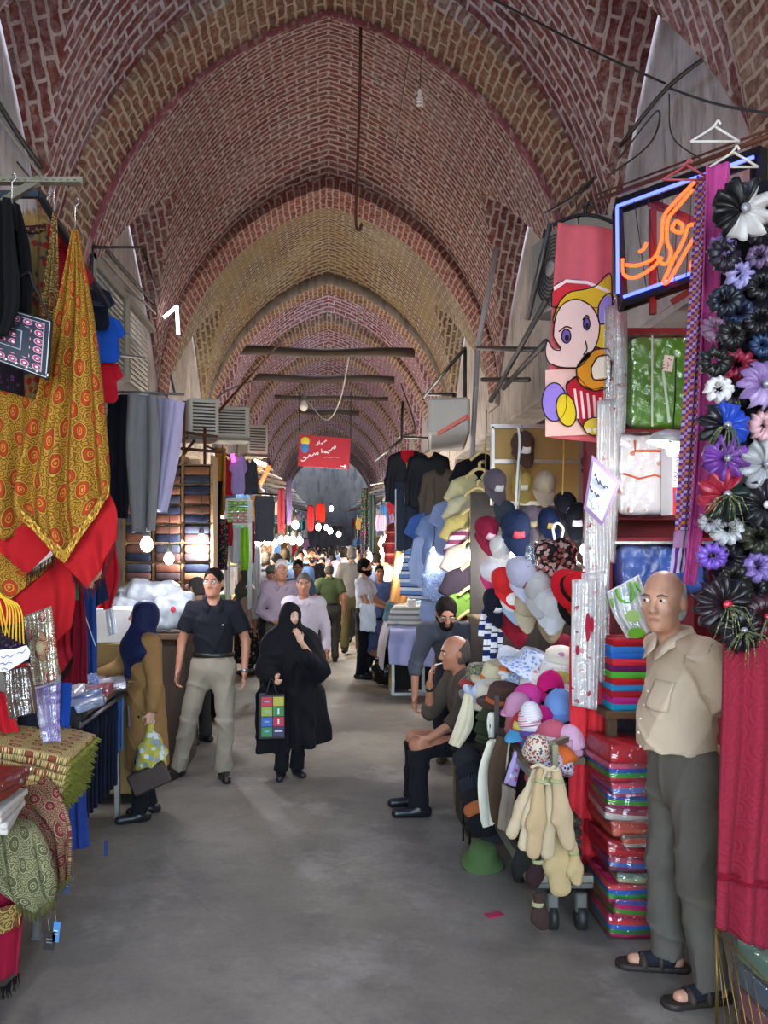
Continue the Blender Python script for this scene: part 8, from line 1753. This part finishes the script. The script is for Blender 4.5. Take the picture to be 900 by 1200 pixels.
t_, j_, hc_, M_, s_ = mid('woman in a black headscarf between the purple shirt and the navy polo', 244, 684, 9.2, -2.0, cloth('15151a'), 'long', cloth('15151a'), dict(kind='none'), None, (0, 0, 0), 'b88468', False, .014, skirt=(1.0, .3, .18, .24), name='coat')
hijab(t_, hc_, M_, s_, cloth('111116'), .25, 'headscarf', 1.1, .014)
mid('young bearded man in a white shirt standing in profile on the right', 427, 656, 12.0, 1.15, cloth('c8c6cc', .85, .1, .05), 'short', cloth('14151b'), dict(kind='thick', c='100e0d', beard=True), dict(elr=(.22, -.10, 1.14), wrr=(.10, -.34, 1.08), ell=(-.22, -.10, 1.14), wrl=(-.06, -.34, 1.06)), (.1, 0, 0), 'b07a5c', h=.0125)
mid('man in a blue polo shirt beside the young man in white', 445, 663, 12.5, -.25, cloth('54628e'), 'short', cloth('17181f'), dict(kind='short', c='17120f'), None, (.25, 0, 0), 'a8704f', h=.0125, tuck=False)
p = P(431, 708, 11.75); S = Solid(); S.box((0, 0, -.19), (.11, .04, .19), .03, None, .02); S.cap((-.05, 0, -.02), (0, 0, .12), .014, .01, .02); S.cap((.05, 0, -.02), (0, 0, .12), .014, .01, .02); S.disp(folds(.008, (30, 30, 26), 1)); V, Q = S.mesh(.013); o = link('plastic_bag', make_mesh('plastic_bag', V, Q, [paint('c4ccd4', .35, 0, .05, 20, .2)]), None, tuple(p)); tag(o, 'white plastic bag hanging from the hand of the young man in white', 'bag')
person('man in a blue grey shirt crouching by the lilac table', .66, 12.0, 1.0, 1.70, .014, dict(pel=(0, .10, .32), chest=(0, -.06, .62), neck=(0, -.16, .79), head=(0, -.24, .90), shl=(-.18, -.10, .76), shr=(.18, -.10, .76), ell=(-.22, -.36, .60), wrl=(-.1, -.52, .50), elr=(.22, -.36, .60), wrr=(.1, -.52, .5), hil=(-.09, .08, .30), hir=(.09, .08, .30), knl=(-.14, -.34, .48), knr=(.14, -.34, .48), anl=(-.12, -.06, .085), anr=(.12, -.06, .085)), (0, .5, 0), 'a06a50', dict(m=cloth('4a5578'), sleeve='long', loose=.02, hem=-.08), cloth('1c1c24'), '141418', dict(kind='short', c='15120f'))
S = Solid(); S.ell((0, 0, .2), (.17, .15, .2), None); S.cap((0, 0, .32), (.02, 0, .5), .07, .02, .1); S.cut((0, 0, 0), (0, 0, -1)); S.disp(folds(.012, (28, 24, 30), 3)); V, Q = S.mesh(.016); o = link('bin_bag', make_mesh('bin_bag', V, Q, [paint('131417', .25)]), None, (.74, 11.35, 0)); tag(o, 'full black plastic sack on the floor by the lilac table', 'sack')
mid('grey-haired man in a grey tee and olive trousers seen from behind', 413, 641, 14.6, PI-.2, cloth('7a7570'), 'short', cloth('5a5438'), dict(kind='short', c='6a6660'), walk(1), h=.017, tuck=False)
mid('grey-haired man in a dark blue top beyond the young man in white', 431, 646, 15.2, PI, cloth('3a4460'), 'short', cloth('26262c'), dict(kind='short', c='77746e'), None, h=.019, tuck=False, sk='c07a58')
mid('man in white and green by the right stalls behind the blue polo', 452, 648, 15.6, -1.0, cloth('b8c4c0'), 'short', cloth('2c2c30'), dict(kind='short', c='8a8680'), None, h=.019, tuck=False)
t_ = mid('person crouching low at the left stalls in olive trousers', 305, 715, 12.6, -1.0, cloth('3a3630'), 'long', cloth('5a5236'), dict(kind='short', c='1a1614'), None, h=.018, tuck=False)[0]
# --- the dense crowd far down the lane: six figures built once, then copied
CROWD = []
def proto(hd, m, bot, back, scarf=None, w=1.0, sl='long'):
    t, j, hc, M, s = person('proto', 0, 0, 0, 1.70, .024, walk(rnd.random()*6), (0, 0, 0), 'a06c52', dict(m=m, sleeve=sl, tuck=False), bot, '1a1817', hd, (), None, w)
    if scarf:
        hijab(t, hc, M, s, scarf, .5, 'headscarf', 1.3, .022)
    return t
for k in range(4): CROWD.append(proto(dict(kind='short', c=('14110f', '2a2420', '6a6660', '17120f')[k]), cloth('888888'), cloth('26262a'), False, None, (1.0, 1.08, 1.02, .96)[k], ('long', 'short', 'long', 'short')[k]))
for k in range(2): CROWD.append(proto(dict(kind='none'), cloth('15151a'), cloth('15151a'), False, cloth('111116'), .95))
TOPS = [('23262e', 'dark'), ('6a84b4', 'blue'), ('b8b8bc', 'white'), ('7a4038', 'rust red'), ('8a8a8c', 'grey'), ('5a6440', 'olive'), ('b09a80', 'beige'), ('3c4a70', 'navy'), ('9a7a90', 'mauve'), ('4a7a78', 'teal')]
used = [False]*6; seen = {}
spots = []
for r_, Y in enumerate((17.6, 18.7, 19.8, 20.9, 22, 23.2, 24.4, 25.7, 27, 28.5, 30, 31.7, 33.5, 35.5, 37.5)):
    for k in range(4): spots.append((-.82+.56*k+rnd.uniform(-.03, .03)+.2*(r_ % 2)+.15, Y+rnd.uniform(-.2, .2)))
WHERE = ['front of the far crowd', 'early in the far crowd', 'midway in the far crowd', 'deep in the far crowd', 'last in the far crowd']
for i, (x, y) in enumerate(spots):
    k = (5 if i % 11 == 4 else 4) if i % 5 == 2 else (i*3) % 4; src = CROWD[k]
    if used[k]: o = copy_tree(src)
    else: o = src; used[k] = True
    o.location = (x, y, 0); o.rotation_euler = (0, 0, (PI if (i*7) % 5 < 2 else 0)+rnd.uniform(-.4, .4)); sc_ = rnd.uniform(.93, 1.06); o.scale = (sc_, sc_, sc_)
    c, nm = TOPS[(i*7+3) % 10]; back = (i*7) % 5 < 2
    if k < 4:
        for ch in o.children:
            if ch.name.startswith('shirt'): remat(ch, cloth(c))
    wh = WHERE[min(4, i//12)]; px_ = VX+x/y*FPX
    base = ('woman in a black veil' if k >= 4 else 'man in a %s shirt' % nm)+(', back turned, ' if back else ' facing us, ')+wh
    spot = ', left side' if x < -.25 else (', right side' if x > .75 else ', centre')
    lb = base+spot; k_ = len(seen.get(lb, [])); o['label'] = lb+('' if k_ == 0 else (', further back' if k_ == 1 else ', furthest back')); seen.setdefault(lb, []).append(o); o['group'] = 'distant crowd'
